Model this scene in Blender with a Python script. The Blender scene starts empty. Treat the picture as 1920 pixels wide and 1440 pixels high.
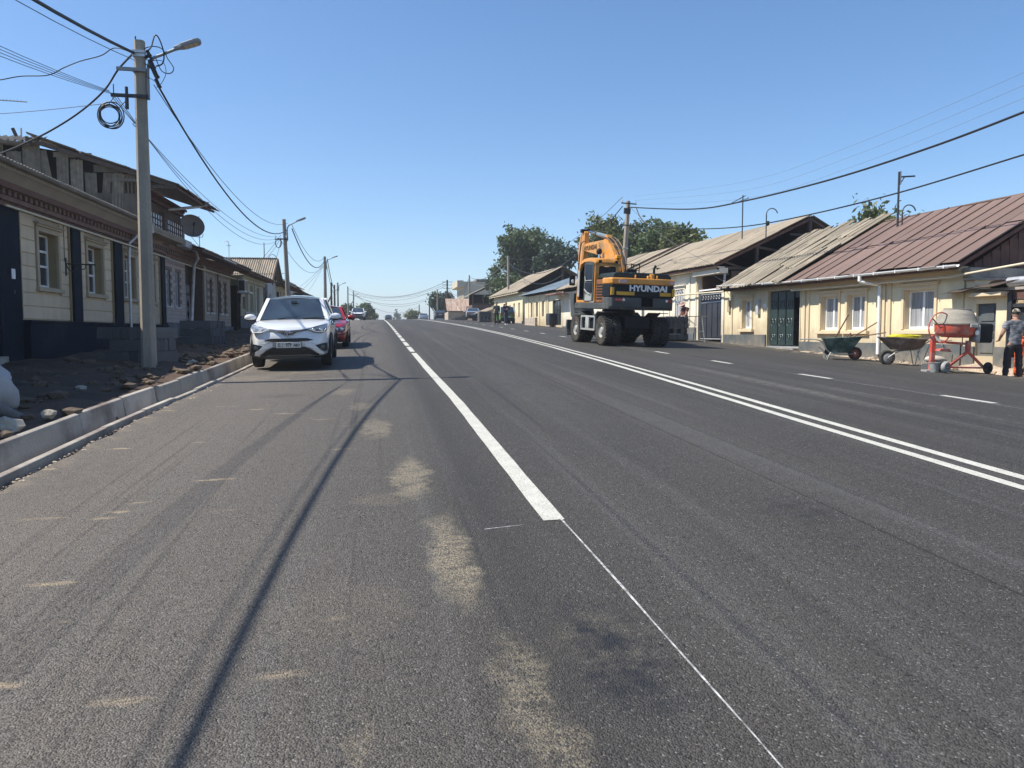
import bpy, bmesh, math, random
import numpy as np
from mathutils import Vector, Matrix
rnd = random.Random(7)
PI = math.pi
SC = bpy.context.scene
COL = SC.collection

# ------------------------------------------------------------------ camera, light, exposure
EYE = 1.6
HAZE = 0.0007
cam_d = bpy.data.cameras.new('camera')
cam = bpy.data.objects.new('camera', cam_d)
COL.objects.link(cam)
cam_d.sensor_width = 36.0
cam_d.lens = 27.04
cam_d.clip_start = 0.1
cam_d.clip_end = 20000
cam.location = (0, 0, EYE)
cam.rotation_euler = (PI/2 - math.atan(95/1442), 0, -math.radians(9.95))
SC.camera = cam

SUN_EL = math.radians(51.5)
SUN_V = Vector((-math.cos(SUN_EL)*math.cos(math.radians(4)), math.cos(SUN_EL)*math.sin(math.radians(4)), math.sin(SUN_EL)))
world = bpy.data.worlds.new('World')
SC.world = world
world.use_nodes = True
wn = world.node_tree.nodes
wl = world.node_tree.links
sky = wn.new('ShaderNodeTexSky')
sky.sky_type = 'NISHITA'
sky.sun_disc = False
sky.sun_elevation = SUN_EL
sky.sun_rotation = math.atan2(SUN_V.x, SUN_V.y)
sky.altitude = 900
sky.air_density = 1.0
sky.dust_density = 0.4
sky.ozone_density = 3.2
bg = wn['Background']
bg.inputs['Strength'].default_value = 0.126
hs = wn.new('ShaderNodeHueSaturation')
hs.inputs['Saturation'].default_value = 1.16
wl.new(sky.outputs[0], hs.inputs['Color'])
wl.new(hs.outputs[0], bg.inputs[0])

sun_d = bpy.data.lights.new('sun', 'SUN')
sun = bpy.data.objects.new('sun', sun_d)
COL.objects.link(sun)
sun_d.energy = 5.0
sun_d.angle = math.radians(0.53)
sun_d.color = (1.0, 0.95, 0.86)
sun.rotation_euler = SUN_V.to_track_quat('Z', 'Y').to_euler()
sun.location = (-30, 0, 60)

SC.view_settings.view_transform = 'Standard'
SC.view_settings.look = 'None'
SC.view_settings.exposure = 0.52
SC.view_settings.gamma = 1.0
SC.view_settings.use_curve_mapping = False
SC.cycles.max_bounces = 6
SC.cycles.volume_bounces = 0

# ------------------------------------------------------------------ ground shape (u right of the road, v along it)
def g(v):
    a, b = .044, 1.11e-4
    if v < 0: return a*v
    if v > 230: return a*230 - b*230**2 - (v-230)*.0075
    return a*v - b*v*v
def cross(u):
    u = max(-3.6, min(15.5, u))
    return .114 - .02*abs(u-5.7)
def gz(u, v): return g(v) + cross(u)

# ------------------------------------------------------------------ materials
MATS = {}
def mat(name, rgb, rough=.65, metal=0., var=.18, scale=2.5, bump=0., bscale=60., spec=.5, dirt=None, dscale=.7, damt=.5,
        rndv=0., coat=0., stretch=None, world_co=False, fine=0.0, fscale=90., transl=0., streak=None, splash=None):
    if name in MATS: return MATS[name]
    m = bpy.data.materials.new(name)
    m.use_nodes = True
    N, Lk = m.node_tree.nodes, m.node_tree.links
    p = N['Principled BSDF']
    p.inputs['Roughness'].default_value = rough
    p.inputs['Metallic'].default_value = metal
    p.inputs['Specular IOR Level'].default_value = spec
    if coat:
        p.inputs['Coat Weight'].default_value = coat
        p.inputs['Coat Roughness'].default_value = .04
    if world_co:
        co = N.new('ShaderNodeNewGeometry').outputs['Position']
    else:
        co = N.new('ShaderNodeTexCoord').outputs['Object']
    if stretch:
        mp = N.new('ShaderNodeMapping')
        mp.inputs['Scale'].default_value = stretch
        Lk.new(co, mp.inputs[0]); co = mp.outputs[0]
    def noise(s, det=4, rough_=.55):
        n = N.new('ShaderNodeTexNoise')
        n.inputs['Scale'].default_value = s
        n.inputs['Detail'].default_value = det
        n.inputs['Roughness'].default_value = rough_
        Lk.new(co, n.inputs['Vector'])
        return n.outputs['Fac']
    def ramp(f, lo, hi):
        r = N.new('ShaderNodeMapRange')
        r.inputs['From Min'].default_value = lo
        r.inputs['From Max'].default_value = hi
        Lk.new(f, r.inputs['Value'])
        return r.outputs[0]
    def mixc(f, a, b, mode='MIX'):
        x = N.new('ShaderNodeMix'); x.data_type = 'RGBA'; x.blend_type = mode
        for s_, val in ((x.inputs[0], f), (x.inputs[6], a), (x.inputs[7], b)):
            if hasattr(val, 'links'): Lk.new(val, s_)
            elif isinstance(val, tuple): s_.default_value = (*val[:3], 1)
            else: s_.default_value = val
        return x.outputs[2]
    lo = tuple(c*(1-var) for c in rgb); hi = tuple(min(1, c*(1+var)) for c in rgb)
    c = mixc(ramp(noise(scale), .3, .7), lo, hi)
    if fine:
        c = mixc(fine, c, mixc(ramp(noise(fscale, 2), .3, .7), tuple(x*.45 for x in rgb), tuple(min(1, x*1.6) for x in rgb)))
    if dirt:
        c = mixc(ramp(noise(dscale, 6, .65), .62-damt*.4, .75-damt*.15), c, dirt)
    if streak:
        sm_ = N.new('ShaderNodeMapping'); sm_.inputs['Scale'].default_value = (5, 5, .35); Lk.new(co, sm_.inputs[0])
        sn = N.new('ShaderNodeTexNoise'); sn.inputs['Scale'].default_value = 1.0; sn.inputs['Detail'].default_value = 5; sn.inputs['Roughness'].default_value = .65
        Lk.new(sm_.outputs[0], sn.inputs['Vector'])
        sr = N.new('ShaderNodeMapRange'); sr.inputs[1].default_value = .50; sr.inputs[2].default_value = .72; sr.inputs[4].default_value = streak[3]
        Lk.new(sn.outputs['Fac'], sr.inputs[0])
        c = mixc(sr.outputs[0], c, tuple(streak[:3]))
    if splash:
        sz = N.new('ShaderNodeSeparateXYZ'); Lk.new(co, sz.inputs[0])
        ad = N.new('ShaderNodeMath'); ad.operation = 'MULTIPLY_ADD'; ad.inputs[1].default_value = 1.3; Lk.new(noise(3.0, 5, .7), ad.inputs[0]); Lk.new(sz.outputs[2], ad.inputs[2])
        sr = N.new('ShaderNodeMapRange'); sr.inputs[1].default_value = splash[4]; sr.inputs[2].default_value = splash[5]; sr.inputs[3].default_value = splash[3]; sr.inputs[4].default_value = 0
        Lk.new(ad.outputs[0], sr.inputs[0])
        c = mixc(sr.outputs[0], c, tuple(splash[:3]))
    if rndv:
        oi = N.new('ShaderNodeObjectInfo')
        r = N.new('ShaderNodeMapRange')
        r.inputs['To Min'].default_value = 1-rndv; r.inputs['To Max'].default_value = 1+rndv
        Lk.new(oi.outputs['Random'], r.inputs['Value'])
        hsv = N.new('ShaderNodeHueSaturation')
        Lk.new(r.outputs[0], hsv.inputs['Value']); Lk.new(c, hsv.inputs['Color'])
        c = hsv.outputs[0]
    Lk.new(c, p.inputs['Base Color'])
    if bump:
        b = N.new('ShaderNodeBump')
        b.inputs['Strength'].default_value = bump
        b.inputs['Distance'].default_value = .02
        Lk.new(noise(bscale, 3), b.inputs['Height'])
        Lk.new(b.outputs[0], p.inputs['Normal'])
    if transl:
        t = N.new('ShaderNodeBsdfTranslucent'); Lk.new(c, t.inputs[0])
        ms = N.new('ShaderNodeMixShader'); ms.inputs[0].default_value = transl
        Lk.new(p.outputs[0], ms.inputs[1]); Lk.new(t.outputs[0], ms.inputs[2])
        Lk.new(ms.outputs[0], N['Material Output'].inputs[0])
    MATS[name] = m
    return m

# ------------------------------------------------------------------ mesh helpers
class MB:
    def __init__(s): s.v = []; s.f = []
    def add(s, vs, fs):
        o = len(s.v)
        s.v += [tuple(p) for p in vs]; s.f += [tuple(i+o for i in f) for f in fs]
    def box(s, x0, x1, y0, y1, z0, z1, M=None):
        if x0 > x1: x0, x1 = x1, x0
        if y0 > y1: y0, y1 = y1, y0
        if z0 > z1: z0, z1 = z1, z0
        vs = [(x, y, z) for z in (z0, z1) for y in (y0, y1) for x in (x0, x1)]
        if M is not None: vs = [M @ Vector(p) for p in vs]
        s.add(vs, [(0,2,3,1),(4,5,7,6),(0,1,5,4),(2,6,7,3),(0,4,6,2),(1,3,7,5)])
        return s
    def hexa(s, p8):
        s.add(p8, [(0,2,3,1),(4,5,7,6),(0,1,5,4),(2,6,7,3),(0,4,6,2),(1,3,7,5)]); return s
    def bar(s, a, b, w, h=None, up=(0, 0, 1)):
        a, b = Vector(a), Vector(b); h = h or w
        d = b-a; L = d.length; d.normalize()
        x = d.cross(Vector(up))
        if x.length < 1e-4: x = d.cross(Vector((1, 0, 0)))
        x.normalize(); y = x.cross(d)
        M = Matrix((x, d, y)).transposed().to_4x4(); M.translation = a
        return s.box(-w/2, w/2, 0, L, -h/2, h/2, M)
    def tube(s, pts, r, n=8, caps=True):
        pts = [Vector(p) for p in pts]; k = len(pts)
        rs = r if isinstance(r, (list, tuple)) else [r]*k
        prev = None; rings = []
        for i, p in enumerate(pts):
            t = (pts[min(i+1, k-1)]-pts[max(i-1, 0)]).normalized()
            if prev is None:
                x = t.cross(Vector((0, 0, 1)))
                if x.length < 1e-3: x = t.cross(Vector((1, 0, 0)))
            else: x = prev - t*prev.dot(t)
            x.normalize(); prev = x; y = t.cross(x)
            rings.append([p + (x*math.cos(2*PI*j/n)+y*math.sin(2*PI*j/n))*rs[i] for j in range(n)])
        o = len(s.v)
        for rg in rings: s.v += [tuple(q) for q in rg]
        for i in range(k-1):
            for j in range(n):
                a, b = o+i*n+j, o+i*n+(j+1) % n
                s.f.append((a, b, b+n, a+n))
        if caps:
            s.f.append(tuple(o+j for j in range(n))[::-1]); s.f.append(tuple(o+(k-1)*n+j for j in range(n)))
        return s
    def lathe(s, prof, n=24, M=None, cap=True):
        o = len(s.v)
        for r, z in prof:
            for j in range(n):
                p = Vector((r*math.cos(2*PI*j/n), r*math.sin(2*PI*j/n), z))
                s.v.append(tuple(M @ p if M is not None else p))
        k = len(prof)
        for i in range(k-1):
            for j in range(n):
                a, b = o+i*n+j, o+i*n+(j+1) % n
                s.f.append((a, b, b+n, a+n))
        if cap:
            s.f.append(tuple(o+j for j in range(n))[::-1]); s.f.append(tuple(o+(k-1)*n+j for j in range(n)))
        return s
    def prism(s, poly, a, b, axis='y', M=None):
        """poly in the plane perpendicular to axis, extruded from a to b"""
        n = len(poly)
        def P(p, t):
            q = {'x': (t, p[0], p[1]), 'y': (p[0], t, p[1]), 'z': (p[0], p[1], t)}[axis]
            return M @ Vector(q) if M is not None else q
        s.add([P(p, a) for p in poly]+[P(p, b) for p in poly],
              [tuple(range(n))[::-1], tuple(range(n, 2*n))]+[(i, (i+1) % n, n+(i+1) % n, n+i) for i in range(n)])
        return s
    def grid(s, rows):
        o = len(s.v); m = len(rows[0])
        for r in rows: s.v += [tuple(p) for p in r]
        for i in range(len(rows)-1):
            for j in range(m-1):
                a = o+i*m+j
                s.f.append((a, a+1, a+m+1, a+m))
        return s
    def sphere(s, c, rx, ry=None, rz=None, n=12, m=8, M=None):
        ry = ry or rx; rz = rz or rx
        prof = [(max(1e-4, math.sin(PI*i/m)), -math.cos(PI*i/m)) for i in range(m+1)]
        T = Matrix.Translation(c) @ Matrix.Diagonal((rx, ry, rz, 1))
        if M is not None: T = M @ T
        return s.lathe(prof, n, T, cap=False)
    def mesh(s, name, fix=True):
        me = bpy.data.meshes.new(name)
        me.from_pydata(s.v, [], s.f)
        if fix and len(s.f) < 60000:
            bm = bmesh.new(); bm.from_mesh(me)
            bmesh.ops.recalc_face_normals(bm, faces=bm.faces)
            bm.to_mesh(me); bm.free()
        return me
    def build(s, name, m, parent=None, smooth=0, bevel=0, fix=True, label=None, loc=None, segs=2):
        me = s.mesh(name, fix)
        if m is not None: me.materials.append(m)
        return link(name, me, parent, smooth, bevel, label, loc, segs)

def link(name, me, parent=None, smooth=0, bevel=0, label=None, loc=None, segs=2):
    o = bpy.data.objects.new(name, me)
    COL.objects.link(o)
    if parent is not None: o.parent = parent
    if loc is not None: o.location = loc
    if smooth:
        me.shade_smooth()
        me.set_sharp_from_angle(angle=math.radians(smooth))
    if bevel:
        b = o.modifiers.new('bevel', 'BEVEL'); b.width = bevel; b.segments = segs; b.limit_method = 'ANGLE'
        b.angle_limit = math.radians(40)
        b.harden_normals = False
    if label: o['label'] = label
    return o

def tag(o, label, cat, group=None):
    o['label'] = label; o['category'] = cat
    if group: o['group'] = group
    return o
def thing(name, label, cat, loc=(0, 0, 0), rotz=0, group=None):
    o = bpy.data.objects.new(name, None); COL.objects.link(o)
    o.empty_display_size = .2
    o.location = loc; o.rotation_euler = (0, 0, rotz)
    return tag(o, label, cat, group)
def struct(o): o['kind'] = 'structure'; return o
def stuff(o): o['kind'] = 'stuff'; return o
def inst(src, parent, loc, rot=(0, 0, 0), scale=None, name=None):
    o = src.copy()
    COL.objects.link(o); o.parent = parent; o.location = loc; o.rotation_euler = rot
    if scale: o.scale = scale
    return o
def copy_tree(o, parent=None):
    c = o.copy(); COL.objects.link(c); c.parent = parent
    for ch in list(o.children): copy_tree(ch, c)
    return c
def place(o, parent, M):
    o.parent = parent; o.matrix_local = M; return o
def bake(o):
    """apply an object's modifiers to its mesh"""
    dg = bpy.context.evaluated_depsgraph_get()
    me = bpy.data.meshes.new_from_object(o.evaluated_get(dg))
    o.modifiers.clear(); o.data = me
    return o
def text(name, s, size, m, parent, M, depth=.004, squeeze=1.0, bold=.0):
    cu = bpy.data.curves.new(name, 'FONT'); cu.body = s; cu.size = size; cu.extrude = depth
    cu.align_x = 'CENTER'; cu.align_y = 'CENTER'; cu.resolution_u = 3; cu.offset = bold
    t = bpy.data.objects.new(name, cu); COL.objects.link(t)
    dg = bpy.context.evaluated_depsgraph_get()
    me = bpy.data.meshes.new_from_object(t.evaluated_get(dg))
    bpy.data.objects.remove(t)
    me.materials.clear(); me.materials.append(m)
    o = bpy.data.objects.new(name, me); COL.objects.link(o)
    return place(o, parent, M @ Matrix.Diagonal((squeeze, 1, 1, 1)))
# ------------------------------------------------------------------ colours
m_line = mat('road_paint', (.50, .49, .43), rough=.75, var=.16, scale=7, fine=.42, fscale=70, dirt=(.16, .16, .15), dscale=26, damt=.06, world_co=True, bump=.5, bscale=70, spec=.2)
m_chalk = mat('chalk_line', (.5, .5, .48), rough=.8, var=.4, scale=14, dirt=(.09, .09, .09), dscale=22, damt=.55, world_co=True)
m_kerb = mat('kerb_concrete', (.40, .355, .295), rough=.85, var=.16, scale=1.6, fine=.25, fscale=60, bump=.3, bscale=40, rndv=.16, dirt=(.17, .13, .11), dscale=1.1, damt=.42)
m_dirt = mat('verge_dirt', (.100, .060, .036), rough=.95, var=.32, scale=.9, fine=.5, fscale=16, bump=.8, bscale=22, dirt=(.045, .029, .018), dscale=.5, damt=.5, world_co=True)
m_dirt2 = mat('sandy_dirt', (.50, .40, .285), rough=.95, var=.25, scale=2.0, fine=.5, fscale=22, bump=.8, bscale=26, dirt=(.27, .21, .16), dscale=1.1, damt=.45, world_co=True)
m_rock = mat('rock_grey', (.15, .105, .07), rough=.9, var=.3, scale=4, fine=.3, fscale=30, bump=.6, bscale=25, rndv=.3)
m_land = mat('land', (.17, .145, .095), rough=.95, var=.25, scale=.02, dirt=(.07, .085, .035), dscale=.012, damt=.5, world_co=True)

# asphalt: aggregate, tone streaks along the road, dusty tracks, sand strokes, tyre marks
def asphalt():
    m = bpy.data.materials.new('asphalt'); m.use_nodes = True
    N, Lk = m.node_tree.nodes, m.node_tree.links
    p = N['Principled BSDF']
    pos = N.new('ShaderNodeNewGeometry').outputs['Position']
    sep = N.new('ShaderNodeSeparateXYZ'); Lk.new(pos, sep.inputs[0])
    def mapp(sc, loc=(0, 0, 0), rot=0):
        q = N.new('ShaderNodeMapping'); q.inputs['Scale'].default_value = sc; q.inputs['Location'].default_value = loc
        q.inputs['Rotation'].default_value = (0, 0, rot)
        Lk.new(pos, q.inputs[0]); return q.outputs[0]
    def noise(co, s, det=3, r=.55):
        n = N.new('ShaderNodeTexNoise'); n.inputs['Scale'].default_value = s; n.inputs['Detail'].default_value = det
        n.inputs['Roughness'].default_value = r; Lk.new(co, n.inputs['Vector']); return n.outputs['Fac']
    def rng(f, a, b, c=0., d=1.):
        r = N.new('ShaderNodeMapRange'); r.inputs[1].default_value = a; r.inputs[2].default_value = b
        r.inputs[3].default_value = c; r.inputs[4].default_value = d; Lk.new(f, r.inputs[0]); return r.outputs[0]
    def math_(op, a, b=None):
        x = N.new('ShaderNodeMath'); x.operation = op
        for i, q in enumerate((a, b)):
            if q is None: continue
            if hasattr(q, 'links'): Lk.new(q, x.inputs[i])
            else: x.inputs[i].default_value = q
        return x.outputs[0]
    def mixc(f, a, b, mode='MIX'):
        x = N.new('ShaderNodeMix'); x.data_type = 'RGBA'; x.blend_type = mode
        for s_, val in ((x.inputs[0], f), (x.inputs[6], a), (x.inputs[7], b)):
            if hasattr(val, 'links'): Lk.new(val, s_)
            elif isinstance(val, tuple): s_.default_value = (*val[:3], 1)
            else: s_.default_value = val
        return x.outputs[2]
    # base tone: newer dark lanes on the right, greyer and dustier towards the left kerb
    tone = rng(noise(mapp((1, .06, 1)), .9, 3), .3, .7)
    patch = rng(noise(mapp((1, 1, 1)), .35, 5, .6), .3, .7)
    left = rng(sep.outputs[0], 1.2, -2.2)
    c = mixc(tone, (.048, .0445, .039), (.072, .0665, .0585))
    c = mixc(math_('MULTIPLY', left, .85), c, (.150, .132, .113))
    c = mixc(math_('MULTIPLY', patch, .35), c, mixc(left, (.078, .073, .065), (.190, .162, .135)))
    # darker fresh strip on the right lanes
    right = rng(sep.outputs[0], 5.8, 9.5)
    c = mixc(math_('MULTIPLY', right, .30), c, (.046, .045, .043))
    # paver streaks running along the road
    st = rng(noise(mapp((5.0, .05, 1)), 1.0, 3, .6), .52, .68)
    c = mixc(math_('MULTIPLY', st, .28), c, (.125, .121, .114))
    st2 = rng(noise(mapp((9.0, .07, 1), (3, 0, 0)), 1.0, 2, .6), .60, .72)
    c = mixc(math_('MULTIPLY', st2, .45), c, (.028, .028, .030))
    # aggregate stones
    vor = N.new('ShaderNodeTexVoronoi'); vor.inputs['Scale'].default_value = 120; Lk.new(pos, vor.inputs['Vector'])
    vs = N.new('ShaderNodeSeparateColor'); Lk.new(vor.outputs['Color'], vs.inputs[0])
    agg = rng(vs.outputs[0], 0, 1, .62, 1.42)
    sc = N.new('ShaderNodeVectorMath'); sc.operation = 'SCALE'
    Lk.new(c, sc.inputs[0]); Lk.new(agg, sc.inputs[3]); c = sc.outputs[0]
    bright = rng(vs.outputs[1], .972, .982)
    c = mixc(math_('MULTIPLY', bright, .55), c, (.30, .285, .26))
    pm = rng(noise(pos, 1.7, 3, .6), .32, .68)
    pits = math_('MULTIPLY', rng(noise(mapp((1, .6, 1)), 46, 4, .8), .36, .44, 1, 0), math_('MULTIPLY_ADD', pm, .9) if False else rng(pm, 0, 1, .35, 1.0))
    c = mixc(math_('MULTIPLY', pits, .92), c, (.010, .010, .010))
    big = math_('MULTIPLY', rng(noise(mapp((1, .5, 1), (7, 3, 0)), 17, 4, .85), .30, .345, 1, 0), pm)
    c = mixc(math_('MULTIPLY', big, .9), c, (.008, .008, .008))
    wband = N.new('ShaderNodeMath'); wband.operation = 'ABSOLUTE'; Lk.new(math_('ADD', sep.outputs[0], math_('MULTIPLY_ADD', noise(mapp((1, .25, 1)), 1.3, 2), .3) if False else -.78), wband.inputs[0])
    c = mixc(math_('MULTIPLY', rng(wband.outputs[0], .34, .04), .38), c, (.030, .029, .028))
    seam = N.new('ShaderNodeMath'); seam.operation = 'ABSOLUTE'; Lk.new(math_('ADD', math_('ADD', sep.outputs[0], -3.36), math_('MULTIPLY', noise(mapp((.1, 1, 1)), 2.2, 4, .7), .03)), seam.inputs[0])
    c = mixc(math_('MULTIPLY', rng(seam.outputs[0], .016, .004), .6), c, (.012, .012, .012))
    # dusty patches on the wheel track: (u, v, half width, half length)
    spots = [(.29, 7.0, .20, .95, 1.0), (.44, 4.75, .17, 1.0, 1.0), (-.02, 9.7, .22, .9, .75), (-.26, 11.8, .2, .55, .5), (-.58, 13.8, .22, .6, .5), (-.94, 16.1, .6, .35, .5),
             (.60, 2.82, .14, .8, .6), (-.05, 2.72, .05, .22, .35), (.02, 6.2, .3, .25, .25), (-1.9, 17.6, .7, .5, .35), (-2.6, 16.8, .6, .8, .5), (1.0, 3.4, .3, .35, .2), (-.2, 4.0, .4, .5, .15)]
    grit = math_('MAXIMUM', math_('MULTIPLY', rng(noise(mapp((.5, 2.2, 1), (0, 0, 0), .12), 18, 5, .75), .49, .64), .8), rng(noise(mapp((1.2, .8, 1)), 60, 4, .8), .47, .55))
    grit = math_('MULTIPLY', grit, rng(noise(pos, 6.5, 3, .6), .30, .46))
    wob = N.new('ShaderNodeTexNoise'); wob.inputs['Scale'].default_value = 4.5; wob.inputs['Detail'].default_value = 4; Lk.new(pos, wob.inputs['Vector'])
    wsub = N.new('ShaderNodeVectorMath'); wsub.operation = 'MULTIPLY_ADD'; wsub.inputs[1].default_value = (.34, .34, 0); Lk.new(wob.outputs['Color'], wsub.inputs[0]); Lk.new(pos, wsub.inputs[2])
    wpos = N.new('ShaderNodeVectorMath'); wpos.operation = 'SUBTRACT'; wpos.inputs[1].default_value = (.17, .17, 0); Lk.new(wsub.outputs[0], wpos.inputs[0])
    for (u, v, w, l, a) in spots:
        q = N.new('ShaderNodeMapping'); q.vector_type = 'TEXTURE'
        q.inputs['Location'].default_value = (u, v, gz(u, v)); q.inputs['Scale'].default_value = (w, l, 40)
        Lk.new(wpos.outputs[0], q.inputs[0])
        gr = N.new('ShaderNodeTexGradient'); gr.gradient_type = 'SPHERICAL'; Lk.new(q.outputs[0], gr.inputs[0])
        mk = math_('MULTIPLY', rng(gr.outputs['Fac'], .02, .42), math_('MULTIPLY', grit, a))
        c = mixc(math_('MULTIPLY', mk, .78), c, (.34, .285, .195))
    # short sandy strokes lying across the left lane
    vo = N.new('ShaderNodeTexVoronoi'); vo.inputs['Scale'].default_value = 1.0
    wv = N.new('ShaderNodeTexNoise'); wv.inputs['Scale'].default_value = 1.5; Lk.new(pos, wv.inputs['Vector'])
    q = N.new('ShaderNodeMapping'); q.inputs['Scale'].default_value = (1.5, 5.0, 1); q.inputs['Rotation'].default_value = (0, 0, .12)
    Lk.new(pos, q.inputs[0])
    va = N.new('ShaderNodeVectorMath'); va.operation = 'ADD'
    Lk.new(q.outputs[0], va.inputs[0]); Lk.new(wv.outputs['Color'], va.inputs[1]); Lk.new(va.outputs[0], vo.inputs['Vector'])
    vsep = N.new('ShaderNodeSeparateColor'); Lk.new(vo.outputs['Color'], vsep.inputs[0])
    stroke = math_('MULTIPLY', rng(vo.outputs['Distance'], .26, .06), rng(vsep.outputs[0], .72, .80))
    stroke = math_('MULTIPLY', stroke, rng(sep.outputs[0], .2, -1.2))
    stroke = math_('MULTIPLY', stroke, rng(noise(mapp((1, 3, 1)), 24, 3, .7), .40, .56))
    c = mixc(math_('MULTIPLY', stroke, .95), c, (.48, .37, .235))
    for (u, v, w, l, a, col) in ((1.04, 3.25, .30, .75, .85, (.016, .018, .024)), (3.1, 5.2, .35, .5, .45, (.02, .02, .022)), (-1.6, 13.5, .5, .35, .4, (.03, .028, .026)), (7.6, 9.5, .7, 2.6, .35, (.022, .022, .024)), (-2.7, 7.6, .6, 1.6, .4, (.10, .09, .08)), (3.6, 8.5, .35, 5., .35, (.10, .097, .09)), (7.3, 13.5, .25, 6., .6, (.17, .16, .14)), (8.2, 11, .2, 4., .45, (.16, .15, .13)), (2.6, 14., .5, 7., .4, (.095, .092, .088))):
        q = N.new('ShaderNodeMapping'); q.vector_type = 'TEXTURE'
        q.inputs['Location'].default_value = (u, v, gz(u, v)); q.inputs['Scale'].default_value = (w, l, 40)
        Lk.new(wpos.outputs[0], q.inputs[0])
        gr = N.new('ShaderNodeTexGradient'); gr.gradient_type = 'SPHERICAL'; Lk.new(q.outputs[0], gr.inputs[0])
        c = mixc(math_('MULTIPLY', math_('MULTIPLY', rng(gr.outputs['Fac'], .0, .6), rng(noise(pos, 7, 4, .65), .35, .62)), a), c, col)
    # sand washed along the kerb
    edge = math_('MULTIPLY', rng(sep.outputs[0], -2.9, -3.5), rng(noise(pos, 3.2, 5, .7), .44, .62))
    c = mixc(math_('MULTIPLY', edge, .75), c, (.34, .27, .19))
    edge2 = math_('MULTIPLY', rng(sep.outputs[0], 13.6, 14.6), rng(noise(pos, 2.0, 5, .7), .46, .62))
    c = mixc(math_('MULTIPLY', edge2, .6), c, (.30, .25, .18))
    Lk.new(c, p.inputs['Base Color'])
    p.inputs['Roughness'].default_value = .70
    p.inputs['Specular IOR Level'].default_value = .20
    b = N.new('ShaderNodeBump'); b.inputs['Strength'].default_value = .8; b.inputs['Distance'].default_value = .010
    h = math_('ADD', math_('MULTIPLY', vor.outputs['Distance'], -.9), math_('MULTIPLY', noise(pos, 45, 3, .65), 1.0))
    Lk.new(h, b.inputs['Height']); Lk.new(b.outputs[0], p.inputs['Normal'])
    return m
m_asph = asphalt()

# ------------------------------------------------------------------ road, markings, kerb channel, verges, land
def vsteps(v0, v1):
    out = []; v = v0
    while v < v1:
        out.append(v); v += max(.4, abs(v)*.025)
    return out + [v1]
VS = vsteps(-12, 420)
us = [-3.23, -3.0, -2.2, -1.2, 0, 1.2, 2.6, 4.2, 5.7, 7.2, 9, 11, 13, 14.2, 14.65]
r_ = random.Random(3)
rows = []
for v in VS:
    row = []
    for i, u in enumerate(us):
        uu = u
        if i == 0: uu += r_.uniform(-.04, .05)
        if i == len(us)-1: uu += r_.uniform(-.1, .1)+(.4 if v > 25 else 0)
        row.append((uu, v, gz(uu, v)))
    row = [(row[0][0]-.01, v, row[0][2]-.09)] + row + [(row[-1][0]+.03, v, row[-1][2]-.16)]
    rows.append(row)
road = struct(MB().grid(rows).build('road', m_asph, smooth=40, fix=False))

def interp(v, tab):
    return float(np.interp(v, [t[0] for t in tab], [t[1] for t in tab]))
LANE = [(0, 1.3), (5.3, 1.24), (12, 1.23), (18, 1.15), (24, 1.10), (30, 1.06), (40, 1.02), (90, .95), (400, .9)]
MID = [(0, 5.3), (5.5, 5.33), (9, 5.42), (13.7, 5.58), (18, 5.71), (25, 5.86), (36, 5.95), (50, 5.88), (65, 5.6), (90, 5.3), (400, 5.2)]
DASH = [(0, 10.0), (10.6, 9.66), (14.6, 9.27), (18.5, 8.94), (22.7, 8.77), (38, 8.35), (49, 8.1), (60, 7.95), (120, 7.8), (400, 7.8)]
def strip(name, tab, v0, v1, w, off=0, m=m_line, lift=.004, jitter=0):
    mb = MB(); vs = [v for v in np.arange(v0, v1, .5)] + [v1]; rows = []
    for v in vs:
        u = interp(v, tab)+off+(r_.uniform(-jitter, jitter) if jitter else 0)
        j0 = r_.uniform(-.004, .004); j1 = r_.uniform(-.004, .004)
        ua, ub = u-w/2+j0, u+w/2+j1
        rows.append([(ua, v, gz(ua, v)+lift), (ub, v, gz(ub, v)+lift)])
    return mb.grid(rows).build(name, m, road, fix=False)
strip('lane_line', LANE, 5.33, 23.6, .155)
v = 24.25
while v < 128:
    d = 2.7 if v < 60 else 3.2
    strip('lane_dash', LANE, v, v+d, .155); v += d+(.75 if v < 60 else .4)
strip('centre_line', MID, -10, 210, .12, -.14)
strip('centre_line', MID, -10, 210, .12, .14)
v = 6.75
while v < 125:
    strip('lane_dash', DASH, v, v+1.05, .14); v += 3.9
strip('setting_out_line', [(-10, 1.33), (2.3, 1.34), (5.33, 1.30)], -8, 5.33, .011, m=m_chalk, jitter=.004)
mb = MB(); rows = []
for i in range(9):
    u = .72+i*.06
    rows.append([(u, 5.21+.012*i, gz(u, 5.2)+.003), (u, 5.224+.012*i, gz(u, 5.2)+.003)])
mb.grid(rows).build('setting_out_line', m_chalk, road, fix=False)
strip('setting_out_line', [(0, 9.84), (10.6, 9.54), (14.6, 9.16), (18.5, 8.84), (22.7, 8.67), (38, 8.25)], 8, 30, .012, m=m_chalk, jitter=.004)

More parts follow.
